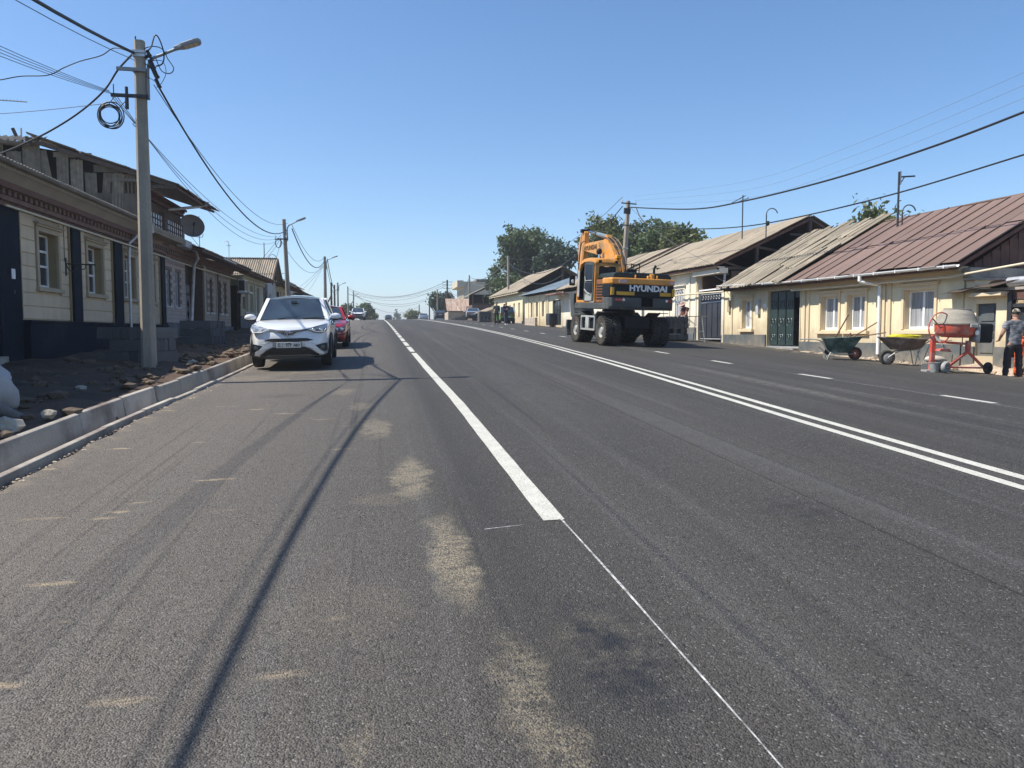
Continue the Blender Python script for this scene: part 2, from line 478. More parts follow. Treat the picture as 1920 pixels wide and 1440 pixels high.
# concrete channel kerb along the left edge: outer wall, floor, near lip
kerb = struct(bpy.data.objects.new('kerb', None)); COL.objects.link(kerb)
def KU(v): return interp(v, [(0, -3.72), (11, -3.66), (14.6, -3.5), (21, -3.38), (60, -3.3), (200, -3.3)])
joints = [2.0, 4.6, 7.4, 10.35, 11.9, 13.3, 14.62, 16.2, 19.3, 22.3, 25.3, 28.3, 31.3, 34.3, 37.3, 40.3, 43.3, 46.3, 49.3]
while joints[-1] < 100: joints.append(joints[-1]+3)
for i in range(len(joints)-1):
    v0, v1 = joints[i]+.018, joints[i+1]-.018
    j = r_.uniform(-.012, .012); jz = r_.uniform(-.012, .015); wj = r_.uniform(-.01, .01)
    prof = [(.045, -.2), (.045, .045), (-.035, .05), (-.06, -.10), (-.22, -.11), (-.27, .22), (-.335, .235), (-.36, -.2)]
    mb = MB()
    def sec(v, k): return [(KU(v)+.27+pu+j+wj*k, v, gz(-3.45, v)+pz+jz+.012*k*wj*40) for pu, pz in prof]
    a, b = sec(v0, 0), sec(v1, 1); n = len(prof)
    mb.add(a+b, [tuple(range(n))[::-1], tuple(range(n, 2*n))]+[(q, (q+1) % n, n+(q+1) % n, n+q) for q in range(n)])
    mb.build('kerb_stone', m_kerb, kerb, bevel=.012)

from mathutils import noise as mnoise
def fbm(x, y, o=4, f=1.): return sum(mnoise.noise((x*f*2**k, y*f*2**k, 3.1*k))/2**k for k in range(o))
rows = []
for v in list(np.arange(-4, 50, .16)) + list(np.arange(50, 150, 1.0)):
    row = []
    k0 = KU(v)-.075
    for t in [0, .04, .08, .13, .18, .24, .3, .36, .42, .48, .54, .6, .66, .72, .78, .84, .9, .95, 1]:
        u = k0+(-9.4-k0)*t
        amp = .10*min(1, .15+t*6)
        hump = .16*math.exp(-((u+5.9)/1.2)**2)*math.exp(-((v-18.2)/2.6)**2)+.10*math.exp(-((u+4.5)/.6)**2)*math.exp(-((v-15.5)/2.5)**2)
        z = gz(-3.6, v)+.20+.05*min(1, t*3)+amp*fbm(u+4, v, 4, .9)+.035*fbm(u*1.7, v*1.7, 3, 2.6)+hump
        row.append((u, v, z))
    rows.append(row)
struct(MB().grid(rows).build('verge_left', m_dirt, smooth=50, fix=False))
def zl(u, v): return gz(-3.6, v)+.24+.10*fbm(u+4, v, 4, .9)+.16*math.exp(-((u+5.9)/1.2)**2)*math.exp(-((v-18.2)/2.6)**2)+.10*math.exp(-((u+4.5)/.6)**2)*math.exp(-((v-15.5)/2.5)**2)

rows = []
def FR(v): return 15.5-.0726*(v-21.7)   # right facade line
def zr(u, v):
    e = 14.66+(.4 if v > 25 else 0)
    t = (u-e)/max(.3, FR(v)-e)
    tr = .16*max(0, min(1, t))-.20*math.exp(-((u-15.15)/.36)**4)*max(0, min(1, (18.0-v)/.8)) if v < 18.5 else 0
    return gz(14.6, v)-.07+.0*min(1, max(0, t)*3)+.06*fbm(u, v, 4, 1.6)*(1 if t > .02 else .2)+tr
for v in list(np.arange(4, 48, .16)) + list(np.arange(48, 130, 1.0)):
    rows.append([(u_, v, zr(u_, v)) for u_ in ([14.5+(.3 if v > 25 else 0)]+[14.6+i*.11 for i in range(20)]+[17, 18, 20])])
struct(MB().grid(rows).build('verge_right', m_dirt2, smooth=50, fix=False))

# the land around: one sheet to the horizon, and low hills
xs = [-2000, -1200, -600, -250, -100, -50, -25, -12, -7, -3.8, 0, 5.7, 12, 14.4, 17, 25, 50, 100, 250, 600, 1200, 2000]
ys = [-800, -200, -60, -20, 0, 20, 40, 60, 80, 100, 130, 160, 198, 230, 300, 420, 600, 1000, 1500, 2000]
def far_g(v): return g(v) if v <= 420 else g(420)-(v-420)*.006
struct(MB().grid([[(x, y, max(far_g(y), -12)+cross(x)-(.55 if y < 420 else .2)-max(0, abs(x)-60)*.002) for x in xs] for y in ys]).build('ground', m_land, fix=False))
hr = random.Random(5)
def ridge(y, x0, x1, base, h, seed, m, nm):
    rows = [[], [], []]
    for i in range(121):
        x = x0+(x1-x0)*i/120
        hh = h*(.55+.5*mnoise.noise((x*.0036+seed, 0, 0))+.25*mnoise.noise((x*.013+seed, 1, 0))+.08*mnoise.noise((x*.05, 2, seed)))
        hh *= math.sin(PI*i/120)**.4
        rows[0].append((x, y-260, base)); rows[1].append((x, y, base+max(5, hh))); rows[2].append((x, y+300, base))
    struct(MB().grid(rows).build(nm, m, fix=False, smooth=60))
m_hill = mat('hill_scrub', (.20, .19, .15), rough=.95, var=.3, scale=.004, dirt=(.12, .13, .09), dscale=.003, world_co=True)
ridge(1450, -1500, 1500, -14, 62, 1.3, m_hill, 'hills')
# ------------------------------------------------------------------ loose stones on the verges
def stone_mesh(seed, sub=1):
    bm = bmesh.new(); bmesh.ops.create_icosphere(bm, subdivisions=sub, radius=1)
    q = random.Random(seed)
    for v in bm.verts:
        v.co *= q.uniform(.68, 1.15)
    me = bpy.data.meshes.new('stone'); bm.to_mesh(me); bm.free(); return me
STN = [stone_mesh(i) for i in range(5)]
def rubble(name, n, place_fn, m, smin, smax, label=None):
    V = []; F = []
    base = []
    for me in STN:
        base.append((np.array([v.co[:] for v in me.vertices]), [tuple(p.vertices) for p in me.polygons]))
    q = random.Random(len(name))
    for i in range(n):
        u, v, z = place_fn(q)
        bv, bf = base[q.randrange(5)]
        s = smin+(smax-smin)*q.random()**4.5
        sc = np.array([s*q.uniform(.7, 1.4), s*q.uniform(.7, 1.4), s*q.uniform(.45, .8)])
        a = q.uniform(0, 6.28); R_ = np.array([[math.cos(a), -math.sin(a), 0], [math.sin(a), math.cos(a), 0], [0, 0, 1]])
        pts = (bv*sc) @ R_.T + np.array([u, v, z+s*.15])
        o = len(V); V += pts.tolist(); F += [tuple(k+o for k in f) for f in bf]
    me = bpy.data.meshes.new(name); me.from_pydata(V, [], F); me.materials.append(m)
    return stuff(link(name, me))
def pl_left(q):
    v = q.uniform(5, 30)**1.0
    u = KU(v)-.1-abs(q.gauss(0, 1.1))
    u = max(u, -7.4)
    for _ in range(4):
        if mnoise.noise((u*1.1, v*.9, 5)) > -.02: break
        v = q.uniform(5, 30); u = max(KU(v)-.1-abs(q.gauss(0, 1.1)), -7.4)
    return u, v, zl(u, v)-.01
rubble('gravel', 2400, pl_left, m_rock, .009, .13)
def pl_edge(q):
    v = 4+32*q.random()**1.6
    u = KU(v)+.285+q.uniform(.0, .26)*(1-.4*q.random())
    return u, v, gz(u, v)-.012-(.03 if u < -3.28 else 0)
rubble('crumbled_sand', 1500, pl_edge, m_dirt2, .008, .034)
def pl_right(q):
    v = q.uniform(12, 46); u = q.uniform(14.72, FR(v)-.05)
    return u, v, zr(u, v)-.01
rubble('rubble', 1800, pl_right, m_dirt2, .02, .12)
m_rock_pale = mat('rock_pale', (.46, .40, .32), rough=.9, var=.25, scale=5, fine=.3, fscale=30, bump=.6, bscale=25)
ROCKS = [(-4.0, 9.15, .17, m_rock_pale, 'large tan lump of rubble beside the near end of the kerb'),
         (-3.86, 9.95, .10, m_rock_pale, 'white jagged stone touching the kerb edge next to the big tan lump'),
         (-4.12, 8.6, .17, m_rock, 'flat brown rubble piece at the left picture edge behind the kerb'),
         (-3.66, 11.55, .10, m_rock, 'grey stone lying inside the concrete channel of the kerb'),
         (-3.98, 8.25, .13, m_rock_pale, 'pale smooth stone on the kerb top at the left picture edge'),
         (-4.6, 13.1, .09, m_rock_pale, 'rounded pale stone on the dark dirt between sack and pole'),
         (-4.0, 17.9, .12, m_rock_pale, 'pale flat stone just right of the street pole foot'),
         (-4.35, 19.2, .15, m_rock, 'grey flat slab of rubble between the street pole and the second kerbstone stack'),
         (-5.6, 20.2, .13, m_rock, 'brown stone between the two stacks of kerbstones'),
         (-4.2, 21.9, .10, m_rock, 'small dark stone near the kerb in front of the white car'),
         (-6.6, 25.1, .20, m_rock, 'broken concrete lump by the wall of the pink house')]
for i, (u, v, s, m, lb) in enumerate(ROCKS):
    me = stone_mesh(40+i, 2); me.materials.append(m)
    o = link('rock', me); o.location = (u, v, zl(u, v)+s*.2 if u < -3.7 else gz(u, v)-.04); o.scale = (s*1.1, s*.9, s*.62); o.rotation_euler = (0, 0, i*1.3)
    tag(o, lb, 'stone', 'loose stones on the dirt verge')

# ------------------------------------------------------------------ building kit
m_glass = mat('window_glass', (.035, .042, .05), rough=.06, var=.3, scale=.8, spec=.8)
m_glass_c = mat('curtained_glass', (.30, .31, .32), rough=.12, var=.35, scale=2.2, spec=.7, stretch=(1, 6, .4))
m_pvc = mat('white_frame', (.78, .78, .76), rough=.4, var=.05)
m_pvc_g = mat('grey_frame', (.45, .46, .46), rough=.5, var=.1)
m_pipe = mat('gas_pipe', (.62, .54, .38), rough=.5, var=.08)
m_galv = mat('galvanised', (.50, .51, .52), rough=.42, metal=.5, var=.2, scale=6)
m_zinc = mat('zinc_gutter', (.62, .62, .60), rough=.4, metal=.35, var=.12, scale=3)
m_navy = mat('navy_paint', (.006, .014, .026), rough=.75, spec=.12, var=.25, scale=1.2, fine=.15, fscale=40, dirt=(.022, .03, .042), dscale=.9, damt=.2)
m_navyd = mat('navy_gate', (.010, .012, .020), rough=.45, spec=.3, var=.2, scale=1.0)
m_cream = mat('cream_render', (.62, .50, .345), rough=.85, var=.09, scale=1.3, fine=.10, fscale=80, bump=.15, bscale=70, rndv=.06, streak=(.40, .32, .22, .45), dirt=(.50, .40, .27), dscale=.5, damt=.3)
m_tan = mat('tan_trim', (.30, .225, .12), rough=.8, var=.12, scale=2)
m_tanl = mat('tan_surround', (.40, .33, .225), rough=.8, var=.1, scale=2)
m_wood = mat('old_wood', (.085, .058, .042), rough=.85, var=.35, scale=3, stretch=(6, 1, 6), bump=.3, bscale=20)
m_woodr = mat('red_brown_wood', (.125, .06, .043), rough=.8, var=.25, scale=3)
m_corn = mat('brick_cornice', (.17, .10, .075), rough=.85, var=.3, scale=5, fine=.3, fscale=25)
m_soff = mat('soffit_board', (.30, .255, .195), rough=.8, var=.12, scale=1.5)
m_slate = mat('weathered_sheet', (.29, .245, .18), rough=.85, var=.25, scale=1.6, fine=.25, fscale=30, rndv=.22, dirt=(.15, .13, .10), dscale=1.5, damt=.4, stretch=(2.5, .6, 2.5))
m_slate_l = mat('old_fibre_sheet', (.335, .275, .20), rough=.85, var=.16, scale=1.2, fine=.15, fscale=30, rndv=.14, dirt=(.22, .19, .15), dscale=.8, damt=.42, stretch=(3, .5, 3))
m_slate_d = mat('dark_fibre_sheet', (.16, .145, .125), rough=.85, var=.3, scale=2, rndv=.15, dirt=(.26, .24, .20), dscale=1.2, damt=.3)
m_brown = mat('brown_sheet', (.180, .116, .088), rough=.55, var=.10, scale=1.0, fine=.08, fscale=30, rndv=.10, dirt=(.26, .17, .135), dscale=.9, damt=.28, stretch=(1, .5, 1))
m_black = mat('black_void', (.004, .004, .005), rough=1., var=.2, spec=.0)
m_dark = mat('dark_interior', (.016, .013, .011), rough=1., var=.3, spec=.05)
m_steel = mat('dark_steel', (.04, .042, .046), rough=.5, var=.2, metal=.3)

m_latt = mat('bright_pane', (.62, .68, .74), rough=.35, var=.2, scale=3)  # brightness seen through the lattice is put into the pane colour
m_gsheet = mat('gable_sheet', (.19, .16, .12), rough=.9, var=.28, scale=1.6, fine=.2, fscale=30, rndv=.28, dirt=(.10, .085, .065), dscale=1.2, damt=.4, stretch=(2.5, 2.5, .6))
class Bld:
    """A house. Local axes: d towards the road, s along the facade away from the camera, z up from the base."""
    def __init__(s, name, label, p0, ang, side, zb, cat='house', group=None):
        s.sg = 1 if side == 'L' else -1
        a = math.radians(ang)
        rz = -a if side == 'L' else PI-a
        s.zb = zb
        s.o = thing(name, label, cat, (p0[0], p0[1], zb), rz, group)
        s.root = s.o
    def P(s, d, q, z): return (d, s.sg*q, z-s.zb)
    def box(s, mb, d0, d1, s0, s1, z0, z1):
        a = s.P(d0, s0, z0); b = s.P(d1, s1, z1)
        mb.box(a[0], b[0], a[1], b[1], a[2], b[2]); return mb
    def part(s, name, m, boxes, parent=None, bevel=0, label=None):
        mb = MB()
        for b in boxes: s.box(mb, *b)
        return mb.build(name, m, parent or s.o, bevel=bevel, label=label)
    def tube(s, name, m, pts, r, parent=None, n=8, smooth=60):
        return MB().tube([s.P(*p) for p in pts], r, n).build(name, m, parent or s.o, smooth=smooth)
    def wall(s, name, m, s0, s1, z0, z1, opens=(), t=.16, d=0, depth=7., back=True, rmat=None):
        """front skin with real openings and reveals, plus the closed body behind it"""
        ss = sorted({s0, s1}|{o[0] for o in opens}|{o[1] for o in opens}); zs = sorted({z0, z1}|{o[2] for o in opens}|{o[3] for o in opens})
        mb = MB()
        for a, b in zip(ss, ss[1:]):
            for c, e in zip(zs, zs[1:]):
                ms, mz = (a+b)/2, (c+e)/2
                if any(o[0] < ms < o[1] and o[2] < mz < o[3] for o in opens): continue
                mb.add([s.P(d, a, c), s.P(d, b, c), s.P(d, b, e), s.P(d, a, e)], [(0, 1, 2, 3)])
        for (a, b, c, e) in opens:
            for p, q in (((a, c), (b, c)), ((b, c), (b, e)), ((b, e), (a, e)), ((a, e), (a, c))):
                mb.add([s.P(d, p[0], p[1]), s.P(d, q[0], q[1]), s.P(d-t, q[0], q[1]), s.P(d-t, p[0], p[1])], [(0, 1, 2, 3)])
        for q in (s0, s1):
            mb.add([s.P(d, q, z0), s.P(d-t-.06, q, z0), s.P(d-t-.06, q, z1), s.P(d, q, z1)], [(0, 1, 2, 3)])
        mb.add([s.P(d, s0, z1), s.P(d, s1, z1), s.P(d-t-.06, s1, z1), s.P(d-t-.06, s0, z1)], [(0, 1, 2, 3)])
        w = mb.build(name, m, s.o, fix=False)
        if back:
            s.part(name, m, [(d-t-.05, d-depth, s0+.004, s1-.004, z0, z1-.004)])
        return w
    def window(s, a, b, c, e, d=-.12, fm=None, gm=None, mull=(.5,), trans=(), fw=.055, sill=None, sillm=None, pieces=None, name='window'):
        """frame with its panes and sill as sub-parts"""
        fm = fm or m_pvc; gm = gm or m_glass
        mb = MB()
        for bx in ((d-.05, d+.012, a, a+fw, c, e), (d-.05, d+.012, b-fw, b, c, e), (d-.05, d+.012, a+fw, b-fw, c, c+fw), (d-.05, d+.012, a+fw, b-fw, e-fw, e)): s.box(mb, *bx)
        xs_ = [a]+[a+(b-a)*k for k in mull]+[b]; zs_ = [c]+[c+(e-c)*k for k in trans]+[e]
        for x in xs_[1:-1]: s.box(mb, d-.045, d+.008, x-fw*.5, x+fw*.5, c+fw, e-fw)
        for z in zs_[1:-1]:
            for x0, x1 in zip(xs_, xs_[1:]): s.box(mb, d-.04, d+.004, x0+fw*.5, x1-fw*.5, z-fw*.45, z+fw*.45)
        f = mb.build(name, fm, s.o)
        for x0, x1 in zip(xs_, xs_[1:]):
            for z0, z1 in zip(zs_, zs_[1:]):
                s.part('pane', gm, [(d-.035, d-.02, x0+fw*.4, x1-fw*.4, z0+fw*.4, z1-fw*.4)], f)
        if sill: s.part('sill', sillm or fm, [(-.02, sill, a-.12, b+.12, c-.09, c-.02)], f, bevel=.008)
        return f
    def surround(s, a, b, c, e, w=.13, pr=.05, m=None, head=True, parent=None):
        bx = [(.003, pr, a-w, a, c, e), (.003, pr, b, b+w, c, e), (.003, pr, a-w, b+w, e, e+w)]
        if head: bx += [(.003, pr+.05, a-w-.05, b+w+.05, e+w, e+w+.05), (.003, pr+.09, a-w-.09, b+w+.09, e+w+.05, e+w+.09)]
        return s.part('window_surround', m or m_tanl, bx, parent, bevel=.006)

def slope_matrix(b, q, d, z, d2, z2):
    """matrix whose X runs along the facade (+s), Y up the slope, Z out of the roof, at facade position q"""
    o = Vector(b.P(d, q, z)); up = (Vector(b.P(d2, q, z2))-o).normalized(); x = Vector((0, b.sg, 0))
    n = x.cross(up)
    if n.z < 0: n = -n
    M = Matrix((x, up, n)).transposed().to_4x4(); M.translation = o
    return M
def corr_mesh(w, l, waves, amp, m, seg=6, th=.012, ragged=0, seed=0, kind='sin'):
    mb = MB(); q = random.Random(seed)
    nx = waves*seg
    e0 = [q.uniform(-ragged, ragged) for _ in range(nx+1)]; e1 = [q.uniform(-ragged, ragged) for _ in range(nx+1)]
    top = []; bot = []
    for k in range(4):
        r0 = []; r1 = []
        for i in range(nx+1):
            x = w*i/nx; z = amp*math.cos(2*PI*i/seg)
            y = l*k/3+(e0[i] if k == 0 else e1[i] if k == 3 else 0)
            r0.append((x, y, z+amp)); r1.append((x, y, z+amp-th))
        top.append(r0); bot.append(r1)
    mb.grid(top); mb.grid(bot)
    n = nx+1
    o = 0; o2 = 4*n
    for i in range(nx):
        mb.f.append((o+i, o+i+1, o2+i+1, o2+i)); mb.f.append((o+3*n+i, o+3*n+i+1, o2+3*n+i+1, o2+3*n+i))
    for k in range(3):
        mb.f.append((o+k*n, o+k*n+n, o2+k*n+n, o2+k*n)); mb.f.append((o+k*n+nx, o+k*n+n+nx, o2+k*n+n+nx, o2+k*n+nx))
    me = mb.mesh('roof_sheet', fix=False); me.materials.append(m); me.shade_smooth(); me.set_sharp_from_angle(angle=math.radians(50))
    return me
def seam_mesh(w, l, m, h=.035):
    """flat metal sheet with a standing seam along one edge"""
    mb = MB(); mb.box(0, w, 0, l, 0, .008)
    mb.box(0, .028, 0, l, .008, h)
    me = mb.mesh('roof_sheet'); me.materials.append(m); return me
def lay(b, me_list, s0, s1, d0, z0, d1, z1, ncol, nrow, over=.12, jz=.006, jr=.004, js=0., q=None, name='roof_sheet', drop=(), parent=None):
    """lay sheets over a slope, each its own part, lower rows under upper ones"""
    q = q or random.Random(ncol*7+nrow)
    L = math.hypot(d1-d0, z1-z0); out = []
    for r in range(nrow):
        for c in range(ncol):
            if (c, r) in drop: continue
            k = (r+.0)/nrow
            M = slope_matrix(b, s0, d0+(d1-d0)*k, z0+(z1-z0)*k, d1, z1)
            M = M @ Matrix.Translation(((s1-s0)*c/ncol, -over*.5+q.uniform(-js, js), .015*r+q.uniform(0, jz)+(c % 2)*.004)) @ Matrix.Rotation(q.uniform(-jr, jr), 4, 'Z') @ Matrix.Rotation(q.uniform(0, jr*1.5), 4, 'X')
            o = bpy.data.objects.new(name, q.choice(me_list)); COL.objects.link(o)
            place(o, parent or b.o, M); out.append(o)
    return out

# ------------------------------------------------------------------ left row: cream and navy house with timber upper storey
LA = 1.55; L0 = (-7.8, 18.9)
def lp(s, d=0.):
    a = math.radians(LA)
    return (L0[0]+s*math.sin(a)+d*math.cos(a), L0[1]+s*math.cos(a)-d*math.sin(a))
GB = .95
h = Bld('rendered_house', 'cream rendered house with navy plinth and pilasters, and a timber balcony storey on top', L0, LA, 'L', GB)
ZP, ZT = 1.87, 4.42
wins = [(.82, 1.86, 2.70, 3.98), (3.70, 4.78, 2.70, 3.98), (6.50, 7.50, 2.70, 3.98), (8.70, 9.50, 2.70, 3.98)]
h.wall('wall', m_cream, -.05, 10.45, ZP-.1, ZT+.3, wins, t=.26, depth=6)
h.part('wall', m_navy, [(-.25, -6, -15, -.05, GB-.9, 4.9)])
h.part('plinth', m_navy, [(.003, .17, -.03, 10.45, GB-.9, ZP-.03), (.003, .20, -.05, 10.47, ZP-.03, ZP+.03)], bevel=.008)
# rusticated courses: each block between pilasters and windows is a panel
pil = [(2.53, 3.05), (5.50, 6.12), (10.02, 10.42)]
bays = [(0.0, 2.47), (3.11, 5.44), (6.18, 9.98)]
zc = [ZP+.05+(ZT-.10-ZP-.05)*k/8 for k in range(9)]
for (a, b) in bays:
    for k in range(8):
        z0, z1 = zc[k]+.011, zc[k+1]-.011
        cuts = [(a, b)]
        for (wa, wb, wc, we) in wins:
            if wa > b or wb < a or z1 < wc-.13 or z0 > we+.26: continue
            nx_ = []
            for (c0, c1) in cuts:
                if wb+.15 < c0 or wa-.15 > c1: nx_.append((c0, c1)); continue
                if wa-.15-c0 > .08: nx_.append((c0, wa-.15))
                if c1-wb-.15 > .08: nx_.append((wb+.15, c1))
            cuts = nx_
        for (c0, c1) in cuts:
            h.part('wall_panel', m_cream, [(.002, .028, c0, c1, z0, z1)], bevel=.007)
for (a, b) in pil:
    h.part('pilaster', m_navy, [(.002, .13, a, b, ZP+.03, ZT-.12)], bevel=.008)
    h.part('pilaster_edge', m_tan, [(.002, .07, a-.05, a-.004, ZP+.03, ZT-.12), (.002, .07, b+.004, b+.05, ZP+.03, ZT-.12)])
for i, (a, b, c, e) in enumerate(wins):
    f = h.window(a, b, c, e, d=-.20, mull=(.42,) if i < 2 else (.45,), trans=(.40, .68), fw=.06, gm=m_glass)
    h.part('sill', m_tanl, [(.03, .11, a-.17, b+.17, c-.12, c-.02)], f, bevel=.01)
    for bx in ((-.25, -.002, b-.012, b-.002, c, e), (-.25, -.002, a+.002, a+.012, c, e), (-.25, -.002, a+.012, b-.012, e-.012, e-.002)): h.part('reveal_face', m_tan, [bx], f)
    h.surround(a, b, c, e, w=.11, pr=.06)
# gate on the near side
h.part('gate_post', m_navy, [(-.24, .04, -1.02, -.06, GB-.5, 5.0)], bevel=.01)
gt = h.part('gate', m_navyd, [(-.24, -.16, -3.6, -1.02, GB-.3, 4.5)])
for s0, s1 in ((-2.25, -1.72), (-1.62, -1.10)):
    for z0, z1 in ((1.25, 1.95), (2.1, 3.05), (3.2, 3.45), (3.6, 4.3)):
        h.part('gate_panel', m_navyd, [(-.158, -.12, s0, s1, z0, z1)], gt, bevel=.02)
h.part('threshold', m_kerb, [(-.2, .12, -3.6, -.95, GB-.2, GB+.16)])
h.part('number_plate', m_pvc, [(.042, .055, -.52, -.36, 2.78, 3.0)], bevel=.006)
h.part('doorbell', m_steel, [(.042, .06, -.46, -.41, 2.46, 2.54)])
# brick cornice under the eave
h.part('cornice', m_corn, [(.003, .10, -15, 10.45, ZT-.12, ZT-.02), (.003, .18, -15, 10.45, ZT-.02, ZT+.08), (.003, .24, -15, 10.45, ZT+.19, ZT+.27)])
for k in range(58):
    s0 = -3.6+k*.245
    h.part('cornice_dentil', m_corn, [(.003, .23, s0, s0+.11, ZT+.083, ZT+.187)])
h.part('soffit_beam', m_woodr, [(.243, .31, -15, 6.9, ZT+.20, ZT+.36)])
mb = MB(); A, B_ = -15, 6.9
mb.hexa([h.P(.30, A, 4.74), h.P(.52, A, 4.97), h.P(.30, B_, 4.74), h.P(.52, B_, 4.97), h.P(.30, A, 4.78), h.P(.52, A, 5.01), h.P(.30, B_, 4.78), h.P(.52, B_, 5.01)])
mb.build('soffit', m_soff, h.o)
mb = MB()
for k in range(220):
    s0 = -15+k*.0993
    mb.prism([(h.sg*s0, 4.995-h.zb), (h.sg*(s0+.085), 4.995-h.zb), (h.sg*(s0+.085), 4.94-h.zb), (h.sg*(s0+.0425), 4.90-h.zb), (h.sg*s0, 4.94-h.zb)], .522, .53, 'x')
stuff(mb.build('eave_trim', m_soff, h.o))
mb = MB()
pr = [(math.cos(t)*.075, math.sin(t)*.075) for t in np.linspace(PI, 2*PI, 9)]+[(math.cos(t)*.066, math.sin(t)*.066) for t in np.linspace(2*PI, PI, 9)]
mb.prism([(.60+x, 5.06-h.zb+z) for x, z in pr], h.sg*-15, h.sg*6.9, 'y')
mb.build('gutter', m_slate_d, h.o)
# low roof behind the gutter
mr = [corr_mesh(1.13, 1.75, 8, .022, m_slate_d, seg=5, seed=i) for i in range(2)]
lay(h, mr, -11.4, 6.6, .56, 5.07, -5.8, 6.0, 16, 4)
h.part('wall', m_slate_d, [(-.3, -6, -15, 7.2, ZT+.31, 4.98)])
# gas pipe, downpipe and lamp bracket on the facade
h.tube('gas_pipe', m_pipe, [(.30, -1.2, 4.25), (.30, 10.4, 4.25)], .028)
h.tube('downpipe', m_galv, [(.60, 6.75, 5.0), (.45, 6.6, 4.62), (.24, 6.42, 4.35), (.22, 6.4, 3.9), (.22, 6.4, 1.2)], .048)
br = h.tube('lamp_bracket', m_steel, [(.04, 2.30, 3.35), (.75, 2.30, 3.33)], .018)
h.tube('bracket_scroll', m_steel, [(.06+.13*(1-math.cos(t)), 2.30, 3.32-.16*math.sin(t)) for t in np.linspace(0, PI, 10)], .012, br)
h.tube('bracket_scroll', m_steel, [(.33+.09*(1-math.cos(t)), 2.30, 3.32-.11*math.sin(t)) for t in np.linspace(0, PI, 10)], .012, br)
h.part('bracket_plate', m_steel, [(.03, .05, 2.27, 2.33, 3.05, 3.5)], br)
h.tube('bracket_wire', m_steel, [(.05, 2.20, 4.3), (.05, 2.2, 3.4)], .008, br)
# --- upper storey: gable end of patched sheets, lattice balcony, projecting roof
S1, S2 = 7.15, 12.0
h.part('gable_wall', m_dark, [(-.55, -9, S1+.12, S1+.3, 5.0, 6.62)])
mb = MB()
n_ = len([0])
mb.prism([(-9, 6.6-h.zb), (.1, 6.6-h.zb), (.1, 6.45-h.zb), (1.3, 6.25-h.zb), (-1.4, 7.15-h.zb), (-9, 8.2-h.zb)], h.sg*(S1+.25), h.sg*(S1+.30), 'y')
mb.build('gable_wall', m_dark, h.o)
h.part('gable_base', m_gsheet, [(.32, -1.2, S1-.02, S1+.12, 5.05, 5.95)])
planks = [(-4.2, .34, 6.0, 7.12, 0), (-3.82, .30, 6.0, 7.42, 0), (-3.45, .42, 6.0, 7.15, 0), (-2.98, .50, 5.7, 7.44, 0), (-2.42, .36, 5.6, 7.18, .16), (-2.02, .34, 5.62, 7.05, 0), (-1.64, .36, 5.6, 6.95, 0),
          (-1.2, .34, 5.45, 6.55, .02), (-.78, .30, 5.55, 6.6, -.09), (-.46, .32, 5.52, 6.58, -.06), (-.1, .34, 5.6, 6.5, 0)]
for i, (d, w, z0, z1, a) in enumerate(planks):
    me = corr_mesh(w, z1-z0, 3, .014, m_gsheet, seg=5, th=.01, ragged=.02, seed=i)
    o = bpy.data.objects.new('wall_sheet', me); COL.objects.link(o)
    M = Matrix((Vector((1, 0, 0)), Vector((0, 0, 1)), Vector((0, -1, 0)))).transposed().to_4x4()
    M.translation = h.P(d, S1+.02-.03*(i % 2), z0)
    place(o, h.o, M @ Matrix.Rotation(a, 4, 'Z'))
h.part('wall_sheet', m_gsheet, [(-.95, .0, S1-.06, S1-.03, 6.58, 6.8)])
h.part('wall_sheet', m_gsheet, [(-2.1, -1.0, S1-.05, S1-.03, 7.0, 7.15)])
# front of the storey with lattice windows over a projecting slab
h.part('upper_wall', m_wood, [(-.55, .28, S1, S2, 5.62, 6.3), (-.5, .3, S1, S1+.14, 5.0, 6.3), (-.5, .42, 9.45, 9.75, 5.02, 5.72)])
h.part('upper_cornice', m_woodr, [(.28, .40, S1, S2, 5.95, 6.05), (.28, .52, S1, S2, 6.12, 6.2)])
for k in range(20):
    s0 = S1+.1+k*.24
    h.part('cornice_dentil', m_wood, [(.28, .46, s0, s0+.1, 6.05, 6.12)])
h.part('balcony_slab', m_soff, [(-.3, .56, S1-.1, S2+.3, 4.86, 4.95), (.5, .58, S1-.12, S2+.32, 4.95, 5.05)])
for (a, b) in ((S1+.16, 9.42), (9.78, S2-.1)):
    la = MB()
    for k in range(9):
        x = a+(b-a)*k/8
        h.box(la, .33, .375, x-.02, x+.02, 5.05, 5.62)
    for z in (5.07, 5.22, 5.42, 5.60): h.box(la, .335, .38, a-.02, b+.02, z-.018, z+.018)
    lo = la.build('lattice_window', m_wood, h.o)
    pn = MB()
    for k in range(8):
        x0 = a+(b-a)*k/8+.03; x1 = a+(b-a)*(k+1)/8-.03
        for z0, z1 in ((5.09, 5.20), (5.24, 5.40), (5.44, 5.58)):
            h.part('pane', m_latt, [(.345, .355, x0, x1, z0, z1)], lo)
h.part('balcony_wall', m_pvc_g, [(.05, .30, S1+.14, S2, 5.0, 5.62)])
